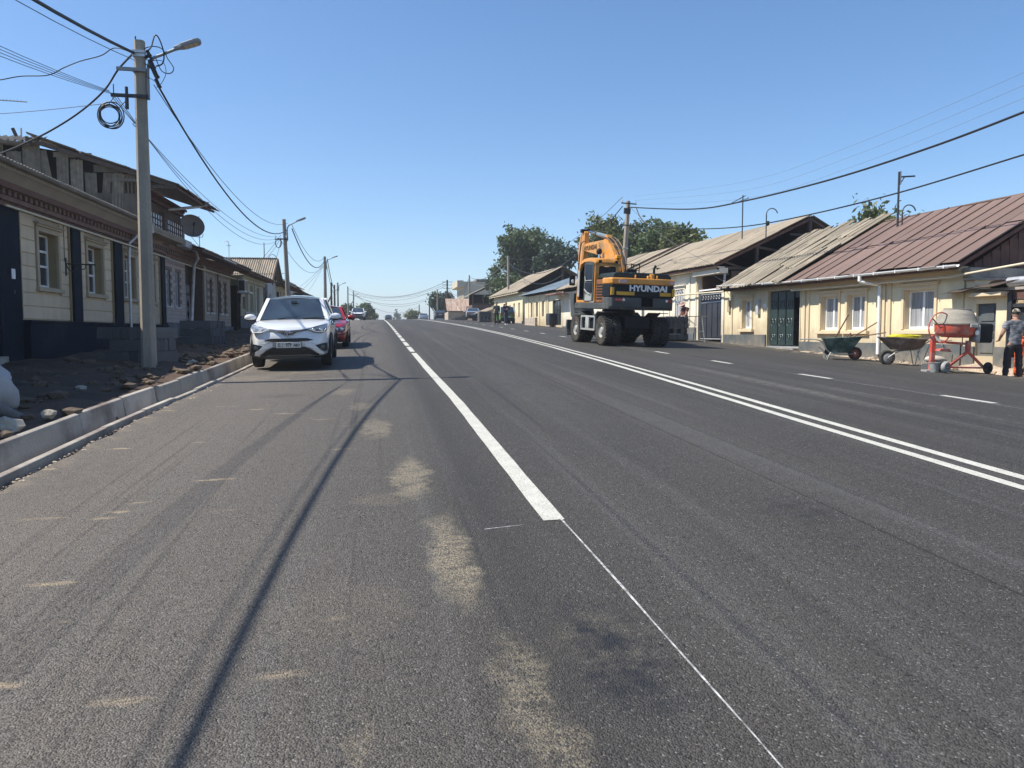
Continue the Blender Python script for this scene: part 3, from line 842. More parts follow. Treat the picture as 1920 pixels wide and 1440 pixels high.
# projecting roof: soffit, verge board, sheets
def up_roof(d): return 6.22+(1.5-d)*.315
mb = MB()
mb.hexa([h.P(1.5, S1-.15, 6.12), h.P(-2.2, S1-.15, up_roof(-2.2)-.10), h.P(1.5, S2, 6.12), h.P(-2.2, S2, up_roof(-2.2)-.10),
         h.P(1.5, S1-.15, 6.19), h.P(-2.2, S1-.15, up_roof(-2.2)-.03), h.P(1.5, S2, 6.19), h.P(-2.2, S2, up_roof(-2.2)-.03)])
mb.build('upper_soffit', m_woodr, h.o)
mr = [corr_mesh(1.0, 1.5, 8, .02, m_slate_d, seg=5, seed=i+9, ragged=.03) for i in range(2)]
lay(h, mr, S1-.25, S2+.1, 1.55, 6.22, -2.9, 7.62, 5, 3, js=.05, jr=.02)
mr2 = [corr_mesh(.42, 1.3, 4, .03, m_slate_d, seg=6, seed=i+19) for i in range(2)]
lay(h, mr2, S1-.3, S1+1.6, -2.75, 7.30, -9, 7.62, 1, 1)
# far-left higher sheets whose corrugated ends show against the sky
me = corr_mesh(3.4, .8, 17, .035, m_slate_d, seg=6, seed=31)
o = bpy.data.objects.new('roof_sheet', me); COL.objects.link(o)
M = Matrix((Vector((-1, 0, 0)), Vector((0, h.sg*.93, .36)), Vector((0, -.36*h.sg, .93)))).transposed().to_4x4(); M.translation = h.P(-2.45, S1-.25, 7.38)
place(o, h.o, M)
for i in range(3):
    me = corr_mesh(1.0, .9, 5, .03, m_slate_d, seg=6, seed=35+i)
    o = bpy.data.objects.new('roof_sheet', me); COL.objects.link(o)
    M = Matrix((Vector((-1, 0, 0)), Vector((0, .1*h.sg, .995)), Vector((0, -.995*h.sg, .1)))).transposed().to_4x4(); M.translation = h.P(-3.6-i*.95, S1-.1, 6.6)
    place(o, h.o, M)
h.part('verge_board', m_wood, [(.6, 1.52, S1-.2, S1-.15, 6.1, 6.2)])
mb = MB()
mb.hexa([h.P(1.5, S1-.22, 6.10), h.P(-2.8, S1-.22, up_roof(-2.8)-.16), h.P(1.5, S1-.17, 6.10), h.P(-2.8, S1-.17, up_roof(-2.8)-.16),
         h.P(1.5, S1-.22, 6.22), h.P(-2.8, S1-.22, up_roof(-2.8)-.02), h.P(1.5, S1-.17, 6.22), h.P(-2.8, S1-.17, up_roof(-2.8)-.02)])
mb.build('verge_board', m_wood, h.o)
h.part('eave_beam', m_gsheet, [(-.2, .75, S1-.3, S1-.2, 6.28, 6.36)])
h.tube('roof_drain', m_galv, [(1.5, 10.6, 6.2), (1.35, 10.3, 6.08), (.5, 9.65, 5.86)], .05)
tr_ = h.tube('drain_funnel', m_galv, [(1.52, 10.62, 6.16), (1.52, 10.62, 6.3)], [.06, .12])
h.tube('rain_hopper', m_galv, [(.75, 6.95, 4.72), (.75, 6.95, 4.95), (.75, 6.95, 5.05)], [.05, .05, .11])

# satellite dish at the far end of the balcony
def dish(loc, rz, R=.42):
    t = thing('satellite_dish', 'grey satellite dish fixed to the far end of the timber balcony', 'satellite dish', loc, rz)
    prof = [(R*k/8, .16*(k/8)**2) for k in range(9)]+[(R*k/8, .16*(k/8)**2-.015) for k in range(8, -1, -1)]
    M = Matrix.Rotation(math.radians(72), 4, 'X')
    MB().lathe([(max(r, .001), z) for r, z in prof], 28, M, cap=False).build('reflector', mat('dish_grey', (.25, .225, .20), rough=.7, var=.15, scale=3, dirt=(.25, .2, .15), dscale=4, damt=.3), t, smooth=40)
    MB().tube([M @ Vector((0, -R*.9, .16)), M @ Vector((0, -.1, .5))], .012).build('feed_arm', m_steel, t)
    MB().tube([M @ Vector((0, -.1, .42)), M @ Vector((0, -.05, .54))], .035).build('receiver', m_steel, t)
    MB().tube([(0, .1, 0), (-.25, .22, -.1)], .025).build('mount', m_steel, t)
    return t
q = lp(12.35, .5)
dish((q[0]+.06, q[1], 5.62), math.radians(25), .46)

# ------------------------------------------------------------------ left row: pink tiled house, beige house
m_pink = mat('pink_tile', (.42, .345, .305), rough=.7, var=.12, scale=2.5, fine=.1, fscale=50, rndv=.08)
m_beige = mat('beige_tile', (.35, .30, .24), rough=.75, var=.12, scale=2.5, fine=.12, fscale=50, rndv=.08)
m_joint = mat('tile_joint', (.2, .165, .145), rough=.9)
m_bluegrey = mat('blue_grey_plinth', (.07, .09, .115), rough=.75, var=.3, scale=2, dirt=(.16, .16, .16), dscale=1.3, damt=.35)
m_door = mat('brown_door', (.05, .04, .035), rough=.45, var=.3, scale=2)
def tile_face(b, s0, s1, z0, z1, opens, m, tw, th, nm='wall_tiles'):
    """glazed wall tiles with open joints, too small to part singly"""
    mb = MB(); z = z0; r = 0
    while z < z1-.03:
        x = s0-(tw*.5 if r % 2 else 0)
        while x < s1:
            a, c = max(x, s0)+.006, min(x+tw, s1)-.006
            if c-a > .03 and not any(o[0]-.06 < (a+c)/2 < o[1]+.06 and o[2]-.05 < z+th/2 < o[3]+.08 for o in opens):
                b.box(mb, .004, .016+rnd.uniform(0, .004), a, c, z+.006, min(z+th, z1)-.006)
            x += tw
        z += th; r += 1
    return stuff(mb.build(nm, m, b.o, fix=False))
h2 = Bld('tiled_house', 'pink tiled house with twin windows and a glazed brown door under the balcony', lp(10.5), LA, 'L', 1.25)
w2 = [(.35, 1.0, 2.62, 3.92), (1.45, 2.15, 2.62, 3.92)]
h2.wall('wall', m_joint, 0.05, 2.95, 1.2, 4.35, w2, t=.12, depth=6)
tile_face(h2, 0.06, 2.94, 2.0, 4.3, w2, m_pink, .42, .145)
for (a, b, c, e) in w2:
    h2.window(a, b, c, e, d=-.08, fm=m_pvc_g, mull=(.5,), trans=(.66,), fw=.05, gm=m_glass_c, sill=.06)
h2.part('plinth', m_bluegrey, [(.003, .14, 0.05, 2.9, 1.0, 1.98)], bevel=.01)
h2.part('door_wall', m_wood, [(-.55, -.35, 2.95, 4.95, 1.2, 4.6), (-.35, .002, 2.96, 3.0, 1.2, 4.4), (-.35, .2, 4.85, 5.1, 1.2, 4.35)])
d_ = h2.part('door', m_door, [(-.34, -.28, 3.2, 4.7, 1.45, 3.65)])
for a in (3.28, 4.0):
    h2.part('door_panel', m_door, [(-.278, -.25, a, a+.62, 1.55, 2.1)], d_, bevel=.02)
    h2.part('door_glass', m_glass_c, [(-.278, -.268, a, a+.62, 3.25, 3.58)], d_)
    mb = MB(); 
    for z in (2.4, 2.8):
        mb.prism([(h2.sg*(a+.31-.13), z-h2.zb), (h2.sg*(a+.31), z-.22-h2.zb), (h2.sg*(a+.31+.13), z-h2.zb), (h2.sg*(a+.31), z+.22-h2.zb)], -.278, -.25, 'x')
    mb.build('door_ornament', m_black, d_)
    h2.part('door_glass', m_glass_c, [(-.278, -.262, a, a+.62, 2.15, 3.15)], d_)
h2.part('step', m_kerb, [(-.3, .5, 3.0, 4.9, 1.1, 1.42)], bevel=.02)
h2.part('cornice', m_corn, [(.003, .10, 0, 5.2, 4.35, 4.47), (.003, .26, 0, 5.2, 4.62, 4.8)])
for k in range(21):
    h2.part('cornice_dentil', m_corn, [(.003, .2, .05+k*.245, .16+k*.245, 4.473, 4.617)])
h2.tube('gas_pipe', m_pipe, [(.24, -.1, 4.25), (.24, 5.2, 4.26)], .026)
h2.tube('downpipe', m_galv, [(.55, 1.5, 4.85), (.55, 2.5, 4.78), (.5, 3.0, 4.55), (.32, 3.1, 4.3), (.22, 2.9, 2.0), (.22, 2.85, 1.75)], .06)
h2.part('eave_gutter', m_pvc_g, [(.3, .62, .8, 2.2, 4.78, 5.0)])

h3 = Bld('tiled_house', 'beige tiled house with four narrow recessed windows beyond the brown door', lp(15.6), LA, 'L', 1.45)
w3 = [(.75, 1.35, 2.55, 4.0), (1.75, 2.35, 2.55, 4.0), (3.55, 4.15, 2.55, 4.0), (4.6, 5.2, 2.55, 4.0)]
h3.wall('wall', m_joint, 0, 6.1, 1.3, 4.45, w3, t=.14, depth=6)
for a, b in ((0, 3.02), (3.08, 6.1)):
    tile_face(h3, a+.01, b-.01, 1.95, 4.4, w3, m_beige, .45, .165)
for (a, b, c, e) in w3:
    f = h3.window(a, b, c, e, d=-.11, fm=m_tan, mull=(), trans=(), fw=.03, gm=m_tan)
    h3.part('sill', m_pvc_g, [(.01, .09, a-.05, b+.05, c-.1, c-.02)], f)
h3.part('corner_pier', m_beige, [(.003, .22, 0, .32, 1.3, 4.45)])
h3.part('plinth', m_bluegrey, [(.003, .13, 0.33, 6.1, 1.1, 1.94)], bevel=.01)
h3.tube('gas_pipe', m_pipe, [(.26, -.4, 4.28), (.26, 6.3, 4.32)], .026)
h3.tube('downpipe', m_wood, [(.1, 3.05, 4.4), (.1, 3.05, 2.0)], .03)
h3.part('cornice', m_corn, [(.003, .1, -.5, 6.1, 4.45, 4.53), (.003, .24, -.5, 6.1, 4.66, 4.78)])
for k in range(27):
    h3.part('cornice_dentil', m_corn, [(.003, .19, -.45+k*.245, -.34+k*.245, 4.533, 4.657)])
for b, s0, s1 in ((h2, 1.6, 5.1), (h3, 0.02, 6.3)):
    mb = MB()
    mb.hexa([b.P(.2, s0, 4.84), b.P(.95, s0, 4.72), b.P(.2, s1, 4.84), b.P(.95, s1, 4.72), b.P(.2, s0, 4.9), b.P(.95, s0, 4.78), b.P(.2, s1, 4.9), b.P(.95, s1, 4.78)])
    mb.build('soffit', m_woodr, b.o)
    n = max(3, int((s1-s0)/1.05))
    mr = [corr_mesh((s1-s0)/n+.04, 1.9, 8, .02, m_slate_d, seg=5, seed=i+3, ragged=.02) for i in range(2)]
    lay(b, mr, s0, s1, 1.0, 4.80, -4.2, 6.05, n, 3, js=.03, jr=.012)
    b.part('fascia', m_wood, [(.95, 1.0, s0, s1, 4.68, 4.80)])
h3.part('fascia', m_zinc, [(1.0, 1.04, 0, 2.6, 4.74, 4.84)])
h3.tube('chimney', mat('chimney_brick', (.2, .14, .11), var=.3, scale=6), [(-1.2, 2.1, 5.2), (-1.2, 2.1, 6.15)], .14, n=4, smooth=0)

# ------------------------------------------------------------------ left row: pale yellow house and the houses further up
m_yel = mat('pale_yellow_render', (.46, .44, .32), rough=.85, var=.1, scale=1.5, dirt=(.36, .34, .25), dscale=.6, damt=.3)
m_white = mat('white_render', (.52, .52, .49), rough=.85, var=.1, scale=1.2, dirt=(.38, .37, .34), dscale=.7, damt=.3)
m_shut = mat('brown_shutter', (.24, .20, .145), rough=.7, var=.15, scale=3)
h4 = Bld('rendered_house', 'pale yellow green house with three shuttered windows and an air conditioner on its corner', lp(21.9), LA, 'L', 1.75)
w4 = [(1.9, 2.9, 2.75, 4.15), (3.35, 4.4, 2.75, 4.2), (5.4, 6.3, 2.75, 4.2)]
h4.wall('wall', m_yel, .95, 7.6, 2.5, 4.6, w4, t=.14, d=.3, depth=6)
h4.part('wall', m_yel, [(-.2, -6, -.05, .9, 1.6, 4.6)])
h4.part('porch', m_dark, [(-.25, .25, .02, .93, 1.6, 4.0)])
for (a, b, c, e) in w4:
    f = h4.window(a, b, c, e, d=.2, fm=m_tanl, gm=m_shut, mull=(.5,), fw=.07)
    h4.part('sill', m_pvc_g, [(.303, .38, a-.08, b+.08, c-.1, c-.02)], f)
h4.part('plinth', m_bluegrey, [(.28, -.2, .95, 7.6, 1.5, 2.52)])
h4.part('meter_box', m_shut, [(.303, .42, 1.35, 1.65, 2.9, 3.5)])
h4.part('cornice', m_yel, [(.303, .42, .95, 7.6, 4.35, 4.5), (.303, .5, .95, 7.6, 4.5, 4.62)], bevel=.01)
h4.tube('downpipe', m_galv, [(.34, 4.85, 4.5), (.34, 4.85, 2.3)], .04)
mr = [corr_mesh(1.15, 1.9, 8, .02, m_slate_d, seg=5, seed=i+3, ragged=.02) for i in range(2)]
lay(h4, mr, -.2, 7.8, 1.0, 4.72, -4.2, 6.0, 7, 3, js=.03)
h4.part('soffit', m_woodr, [(.45, .95, -.2, 7.8, 4.63, 4.70)])
ac = thing('air_conditioner', 'white and dark air conditioner box on a bracket at the pale yellow house', 'air conditioner', (*lp(22.3, .45), 3.72), -math.radians(LA))
MB().box(-.16, .16, -.05, .75, 0, .62).build('casing', m_pvc, ac, bevel=.015)
MB().box(-.13, .165, -.062, -.052, .05, .57).build('grille', m_steel, ac)
MB().box(.162, .17, .05, .7, .06, .56).build('grille', m_shut, ac)
MB().box(-.2, .4, -.1, .8, -.08, -.003).build('shelf', m_zinc, ac)
MB().bar((-.15, .35, -.08), (-.2, .35, -.6), .1).build('bracket', m_steel, ac)

# iron gate between the yellow house and the white gabled one
gt = thing('iron_gate', 'tall black wrought iron gate between the yellow house and the white gabled house', 'gate', (*lp(29.7, .15), 2.0), -math.radians(LA))
for (z0, z1, nb, s0, s1, d) in ((0, 1.15, 7, 0, 2.0, .25), (1.3, 2.7, 9, .2, 1.9, 0)):
    mb = MB()
    for k in range(nb+1): mb.box(d-.02, d+.02, s0+(s1-s0)*k/nb-.02, s0+(s1-s0)*k/nb+.02, z0, z1)
    mb.box(d-.025, d+.025, s0, s1, z0, z0+.06); mb.box(d-.025, d+.025, s0, s1, z1-.06, z1)
    mb.bar((d, s0, z0), (d, s1, z1), .05); mb.bar((d, s1, z0), (d, s0, z1), .05)
    mb.build('gate_leaf', m_steel, gt)
MB().box(-.1, .1, 0.02, .12, 0, 3.0).build('gate_post', m_pvc_g, gt)
MB().box(-.1, .1, 1.95, 2.05, 0, 3.0).build('gate_post', m_pvc_g, gt)

# white gabled house: roof slope facing the camera
h5 = Bld('gabled_house', 'white house with a steep tan corrugated roof and its gable facing the road', lp(32.0), LA, 'L', 2.1)
h5.wall('wall', m_white, 0, 4.4, 1.9, 4.95, [(1.4, 2.1, 2.9, 4.2)], t=.1, depth=7)
h5.window(1.4, 2.1, 2.9, 4.2, d=-.05, fm=m_pvc_g, gm=m_glass_c)
mb = MB(); mb.prism([(h5.sg*0, 4.95-2.1), (h5.sg*4.4, 4.95-2.1), (h5.sg*2.3, 6.4-2.1)], -.15, 0, 'x'); mb.build('gable_wall', m_white, h5.o)
mb = MB(); mb.prism([(h5.sg*0, 4.95-2.1), (h5.sg*4.4, 4.95-2.1), (h5.sg*2.3, 6.4-2.1)], -6.9, -.3, 'x'); mb.build('attic', m_dark, h5.o)
# sheets along d; slope axis is s
me = [corr_mesh(1.0, 2.0, 7, .03, m_slate_l, seg=5, seed=i) for i in range(2)]
for c in range(6):
    for sd in (0, 1):
        o = bpy.data.objects.new('roof_sheet', me[c % 2]); COL.objects.link(o)
        sl = Vector((0, h5.sg*2.55, 1.62)).normalized() if sd == 0 else Vector((0, -h5.sg*2.35, 1.62)).normalized()
        x = Vector((-1, 0, 0)); nn = x.cross(sl); nn = nn if nn.z > 0 else -nn
        M = Matrix((x, sl, nn)).transposed().to_4x4(); M.translation = Vector(h5.P(.45-c*.97, -.25 if sd == 0 else 4.65, 4.82))
        for k in range(2):
            oo = o if k == 0 else o.copy()
            if k: COL.objects.link(oo)
            place(oo, h5.o, M @ Matrix.Translation((0, k*1.02, .03*k)) @ Matrix.Diagonal((1, .58 if k == 0 else .99, 1, 1)))
mb = MB()
mb.bar(h5.P(.5, -.3, 4.72), h5.P(.5, 2.3, 6.44), .05, .2); mb.bar(h5.P(.5, 4.7, 4.72), h5.P(.5, 2.3, 6.44), .05, .2)
mb.build('verge_board', m_wood, h5.o)
h5.tube('chimney', m_dark, [(-1.0, -.1, 4.6), (-1.0, -.1, 5.6)], .09, n=6)

h6 = Bld('rendered_house', 'cream house with a row of narrow windows right of the white gabled house', lp(36.6), LA, 'L', 2.3)
w6 = [(1.7+k*1.35, 2.3+k*1.35, 3.1, 4.6) for k in range(4)]
h6.wall('wall', mat('ochre_render', (.50, .415, .27), rough=.85, var=.12, scale=1.5), 0, 7.2, 2.0, 4.95, w6, t=.1, depth=6)
for w in w6: h6.window(*w, d=-.05, fm=m_tanl, gm=m_shut)
h6.part('door', m_dark, [(.004, .03, .2, 1.0, 2.1, 4.5)])
h6.part('soffit', m_woodr, [(.003, .75, -.3, 8.5, 4.96, 5.05)])
h6.part('fascia', m_pvc_g, [(.75, .8, -.3, 4.5, 5.0, 5.22)])
mr = [corr_mesh(1.15, 2.0, 6, .02, m_slate_d, seg=5, seed=i+5) for i in range(2)]
lay(h6, mr, -.4, 8.6, .85, 5.08, -4.2, 6.6, 8, 3)
h7 = Bld('rendered_house', 'low cream house with dark eave between the second pole and the far white gable', lp(45.6), LA, 'L', 2.4)
w7 = [(1.2, 1.8, 3.2, 4.4), (2.7, 3.3, 3.2, 4.4), (4.2, 4.8, 3.2, 4.4)]
h7.wall('wall', m_yel, 0, 8, 2.1, 4.75, w7, t=.1, depth=6)
for w in w7: h7.window(*w, d=-.05, fm=m_tanl, gm=m_shut)
h7.part('soffit', m_wood, [(.003, .7, -.2, 9.5, 4.76, 4.85)])
lay(h7, mr, -.4, 9.6, .85, 4.88, -4.2, 6.3, 9, 3)
h8 = Bld('gabled_house', 'far white gabled house with grey sheet roof behind the third street pole', lp(58, -.6), LA, 'L', 2.6)
h8.wall('wall', m_white, 0, 12, 2.3, 5.2, [(1, 1.8, 3.4, 4.5), (4, 4.8, 3.4, 4.5)], t=.1, depth=7)
for w in ((1, 1.8, 3.4, 4.5), (4, 4.8, 3.4, 4.5)): h8.window(*w, d=-.05, gm=m_glass)
mb = MB(); mb.prism([(.0, 5.2-2.6), (-7, 5.2-2.6), (-3.4, 7.4-2.6)], h8.sg*.01, h8.sg*.25, 'y'); mb.build('gable_wall', m_white, h8.o)
mb = MB(); mb.prism([(.0, 5.2-2.6), (-7, 5.2-2.6), (-3.4, 7.4-2.6)], h8.sg*.4, h8.sg*12, 'y'); mb.build('attic', m_dark, h8.o)
mr = [corr_mesh(1.3, 2.2, 6, .02, m_slate, seg=4, seed=i+5) for i in range(2)]
lay(h8, mr, -.4, 12.4, .5, 4.95, -3.4, 7.45, 10, 2)
lay(h8, mr, -.4, 12.4, -7.5, 4.95, -3.4, 7.45, 10, 2)
h8.part('lean_to', m_wood, [(.05, 1.2, 2.2, 8, 4.5, 4.75)])
h9 = Bld('rendered_house', 'small low house at the far end of the left row before the crest', lp(76, -.5), LA, 'L', 3.0)
h9.wall('wall', m_yel, 0, 12, 2.7, 5.0, [(2, 2.7, 3.7, 4.6)], t=.1, depth=6)
h9.window(2, 2.7, 3.7, 4.6, d=-.05)
lay(h9, mr, -.4, 12.4, .6, 4.95, -4.2, 6.3, 10, 2)
mb = MB(); mb.prism([(0, 5-3.), (-6, 5-3.), (-4.2, 6.2-3.)], h9.sg*.0, h9.sg*12, 'y'); mb.build('attic', m_dark, h9.o)
# ------------------------------------------------------------------ right row
RA = -4.15; R0 = (15.5, 21.7)
def rp(s, d=0.):
    a = math.radians(RA)
    return (R0[0]+s*math.sin(a)-d*math.cos(a), R0[1]+s*math.cos(a)+d*math.sin(a))
m_lem = mat('lemon_render', (.74, .635, .42), rough=.85, var=.06, scale=1.4, fine=.07, fscale=90, bump=.12, bscale=60, dirt=(.64, .53, .34), dscale=.8, damt=.25, streak=(.54, .43, .27, .5), splash=(.40, .31, .2, .75, 1.15, 1.9))
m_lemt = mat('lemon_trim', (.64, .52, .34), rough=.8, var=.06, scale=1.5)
m_base = mat('green_grey_plinth', (.085, .098, .10), rough=.75, var=.15, scale=1.6, fine=.1, fscale=30, dirt=(.17, .155, .13), dscale=1.2, damt=.35, streak=(.15, .145, .13, .5), splash=(.27, .22, .16, .8, .45, 1.0))
m_ggate = mat('green_black_gate', (.028, .045, .043), rough=.35, var=.2, scale=2)
m_cream2 = mat('white_cream_render', (.76, .70, .57), rough=.85, var=.06, scale=1.2, fine=.06, fscale=80, dirt=(.60, .53, .40), dscale=.7, damt=.25, streak=(.52, .45, .34, .5), splash=(.42, .34, .24, .6, 1.3, 2.0))
m_pinkr = mat('dusty_wall', (.42, .35, .27), rough=.85, var=.12, scale=1.5)

b1 = Bld('rendered_house', 'cream house under the brown sheet metal roof, white windows, grey plinth', rp(0), RA, 'R', .75)
wr = [(2.05, 2.98, 1.72, 2.86), (.74, 1.60, 1.72, 2.86), (-2.12, -.95, 1.72, 2.88)]
b1.wall('wall', m_lem, -3.12, 4.15, .5, 3.42, wr, t=.24, depth=8)
for i, (a, b, c, e) in enumerate(wr):
    f = b1.window(a, b, c, e, d=-.17, mull=(.5,), fw=.075, gm=m_glass_c)
    b1.part('sill', m_lemt, [(.003, .12, a-.2, b+.2, c-.14, c-.03)], f, bevel=.01)
    b1.part('reveal_face', m_lemt, [(-.2, .0, b-.012, b-.002, c, e)], f); b1.part('reveal_face', m_lemt, [(-.2, .0, a+.002, a+.012, c, e)], f)  # tan of the shaded reveal sides is put into their colour
    b1.surround(a, b, c, e, w=.10, pr=.04, m=m_lemt)
b1.part('plinth', m_base, [(.003, .06, -3.12, 4.15, .3, 1.30)], bevel=.008)
for s0 in (-.17, -.42, 3.62, 3.86):
    b1.part('pilaster_strip', m_lemt, [(.003, .05, s0, s0+.13, 1.31, 3.2)], bevel=.006)
b1.part('cornice', m_lemt, [(.003, .12, -3.12, 4.15, 3.18, 3.27), (.003, .22, -3.12, 4.15, 3.27, 3.35), (.003, .36, -3.12, 4.15, 3.35, 3.42)], bevel=.006)
def gutter(b, s0, s1, z0, z1, d=.60, m=None):
    mb = MB(); r = .07
    rows = []
    for s_, z in ((s0, z0), (s1, z1)):
        rows.append([b.P(d+math.cos(t)*r, s_, z+math.sin(t)*r) for t in np.linspace(PI, 2*PI, 9)]+[b.P(d+math.cos(t)*(r-.01), s_, z+math.sin(t)*(r-.01)) for t in np.linspace(2*PI, PI, 9)]+[b.P(d-r, s_, z)])
    mb.grid(rows)
    mb.v += []; 
    g_ = mb.build('gutter', m or m_pvc, b.o)
    for k in range(int((s1-s0)/.9)):
        q = s0+.4+k*.9; z = z0+(z1-z0)*(q-s0)/(s1-s0)
        b.box(mb2 := MB(), d-.09, d+.08, q-.015, q+.015, z-.078, z+.012); mb2.build('gutter_bracket', m or m_pvc, g_)
    return g_
gutter(b1, -3.5, 4.3, 3.42, 3.47)
b1.tube('downpipe', m_pvc, [(.60, .30, 3.40), (.60, .30, 3.22)], .055)
b1.tube('downpipe', m_pvc, [(.60, .30, 3.21), (.12, .02, 3.10)], .05)
b1.tube('downpipe', m_pvc, [(.10, .0, 3.10), (.10, .0, .95)], .055)
b1.tube('gas_pipe', m_pipe, [(.26, 4.4, 3.16), (.26, -2.9, 3.14), (.28, -4.0, 3.22), (.3, -8, 3.5)], .032)
# brown sheets: two long rows with a lapped joint half way, standing seams between columns
nc = 13; wcol = (4.35+3.45)/nc
mb_ = [seam_mesh(wcol-.006, 2.42, m_brown)]
lay(b1, mb_, -3.45, 4.35, .54, 3.47, -3.75, 5.78, nc, 2, over=.10, jz=.03, jr=.010, js=.12)
b1.part('ridge_cap', m_brown, [(-3.86, -3.66, -3.5, 4.4, 5.79, 5.83)])
mb = MB()
mb.hexa([b1.P(.5, -3.4, 3.30), b1.P(-3.75, -3.4, 5.62), b1.P(.5, 4.3, 3.30), b1.P(-3.75, 4.3, 5.62), b1.P(.5, -3.4, 3.41), b1.P(-3.75, -3.4, 5.74), b1.P(.5, 4.3, 3.41), b1.P(-3.75, 4.3, 5.74)])
mb.build('roof_deck', m_woodr, b1.o)
mb = MB(); mb.prism([(-.1, 3.38-.75), (-3.75, 5.6-.75), (-7.9, 3.38-.75)], b1.sg*-3.15, b1.sg*4.1, 'y'); mb.build('attic', m_woodr, b1.o)
for k in range(13):
    d0 = -.25-k*.29
    b1.part('gable_board', m_woodr, [(d0-.275, d0, -3.19, -3.16, 3.36, 3.38+(-d0)*.575)])
mb = MB(); mb.hexa([b1.P(-3.75, -3.4, 5.7), b1.P(-8.2, -3.4, 3.3), b1.P(-3.75, 4.3, 5.7), b1.P(-8.2, 4.3, 3.3), b1.P(-3.75, -3.4, 5.78), b1.P(-8.2, -3.4, 3.38), b1.P(-3.75, 4.3, 5.78), b1.P(-8.2, 4.3, 3.38)]); mb.build('back_roof', m_brown, b1.o)
b1.part('concrete_beam', m_kerb, [(.12, -6, -3.45, -3.2, 3.10, 3.36), (.12, -6, -3.5, -3.2, 3.02, 3.095)], bevel=.01)

# annex beyond the corner: grey door, cream pier, dark shopfront, ragged awning with stuff on it
b0 = Bld('annex', 'cream annex with grey panelled door, sagging awning and dark shopfront beside the brown roofed house', rp(-3.16), RA, 'R', .7)
b0.wall('wall', m_lem, -1.42, 0, .5, 2.68, [(-1.02, -.40, 1.0, 2.38)], t=.14, depth=5)
dr = b0.part('door', m_base, [(-.13, -.07, -1.02, -.40, 1.0, 2.38)])
for z0, z1 in ((1.08, 1.4), (1.48, 1.62), (1.68, 1.82), (1.92, 2.3)):
    b0.part('door_panel', m_base, [(-.068, -.045, -.92, -.50, z0, z1)], dr, bevel=.012)
b0.part('plinth', m_base, [(.003, .05, -1.42, -1.025, .4, 1.25)]); b0.part('plinth', m_base, [(.003, .05, -.395, -.005, .4, 1.25)])
b0.part('slab', m_kerb, [(.1, -5, -3.8, -.02, 2.69, 2.76)])
aw = MB(); rows = []
for i in range(9):
    s_ = .45-i*.26
    rows.append([b0.P(.42+.03*math.sin(i*2.2), s_, 2.66+.022*i+.02*math.sin(i*1.7)), b0.P(-.1, s_, 2.80+.022*i)])
aw.grid(rows); rows2 = [[(p[0], p[1], p[2]-.02) for p in r] for r in rows]; aw.grid(rows2)
aw.build('awning', m_wood, b0.o)
b0.part('soffit_panel', m_lemt, [(.004, .30, -1.42, -.45, 2.56, 2.66)], bevel=.01)
b0.part('shop_frame', m_steel, [(-.05, .10, -1.56, -1.43, .6, 2.62), (-.05, .08, -4, -1.57, 2.25, 2.34), (-.05, .06, -2.75, -2.68, .6, 2.25)], bevel=.006)
b0.part('shop_glass', m_glass, [(-.06, -.03, -4, -1.57, 1.0, 2.25), ])
b0.part('shop_lintel', m_woodr, [(-.3, .05, -4, -1.43, 2.45, 2.68)])
b0.part('shop_sign_board', mat('faded_yellow_board', (.40, .25, .07), rough=.7, var=.5, scale=9, dirt=(.5, .45, .38), dscale=7, damt=.5), [(.0, .03, -4, -1.62, 2.35, 2.44)])
b0.part('shop_wall', m_base, [(-.06, .04, -4, -1.57, .4, .99), (-5, -.07, -4, -1.43, .4, 2.6)])
b0.part('upper_wall', m_lemt, [(-2.2, -.02, -.3, -.02, 2.77, 3.08)])
b0.part('upper_recess', m_dark, [(-2.2, -1.4, -4, -.3, 2.77, 3.0)])
rl = MB().tube([b0.P(-.35, -1.05, 2.93), b0.P(-.4, -3.3, 2.95)], .12, 12).build('rolled_sheet', m_galv, None, smooth=50)
rl.parent = b0.o; b0_roll = rl
rl.parent = None; rl.matrix_world = Matrix.Translation(b0.o.location) @ Matrix.Rotation(b0.o.rotation_euler[2], 4, 'Z')
tag(rl, 'grey roll of roofing felt lying on top of the annex awning', 'roll')
sk = MB().sphere((0, 0, .12), .22, .3, .13).build('bag', m_dark, None, smooth=60); sk.location = (*rp(-3.16-.75, -.35), 2.76)
tag(sk, 'black bag lying beside the grey roll on the annex roof', 'bag')

# grey roofed house with the green double gate
b2 = Bld('rendered_house', 'cream house under the weathered grey strip roof, with dark green ornamented double gate', rp(4.18), RA, 'R', 1.05)
def o2(s): return s-4.18
w2 = [(7.43-4.18, 8.12-4.18, 1.80, 2.95), (4.20-4.18+.03, 6.32-4.18, .9, 3.22)]
b2.wall('wall', m_lem, 0, 9.6-4.18, .7, 3.5, w2, t=.2, depth=8)
a, b, c, e = w2[0]
f = b2.window(a, b, c, e, d=-.15, mull=(.5,), fw=.07, gm=m_glass_c)
b2.part('sill', m_lemt, [(.003, .12, a-.18, b+.18, c-.14, c-.03)], f, bevel=.01)
b2.part('reveal_face', m_lemt, [(-.2, .0, b-.012, b-.002, c, e)], f); b2.part('reveal_face', m_lemt, [(-.2, .0, a+.002, a+.012, c, e)], f)  # reveal sides coloured tan to carry their shade, as next door
b2.surround(a, b, c, e, w=.10, pr=.04, m=m_lemt)
b2.part('plinth', m_base, [(.003, .06, 6.36-4.18, 9.6-4.18, .6, 1.55)], bevel=.008)
b2.part('pilaster_strip', m_lemt, [(.003, .04, 8.9-4.18, 9.0-4.18, 1.56, 3.2)])
gt = b2.part('gate', m_ggate, [(-.20, -.15, .08, 2.10, 1.12, 3.20)])
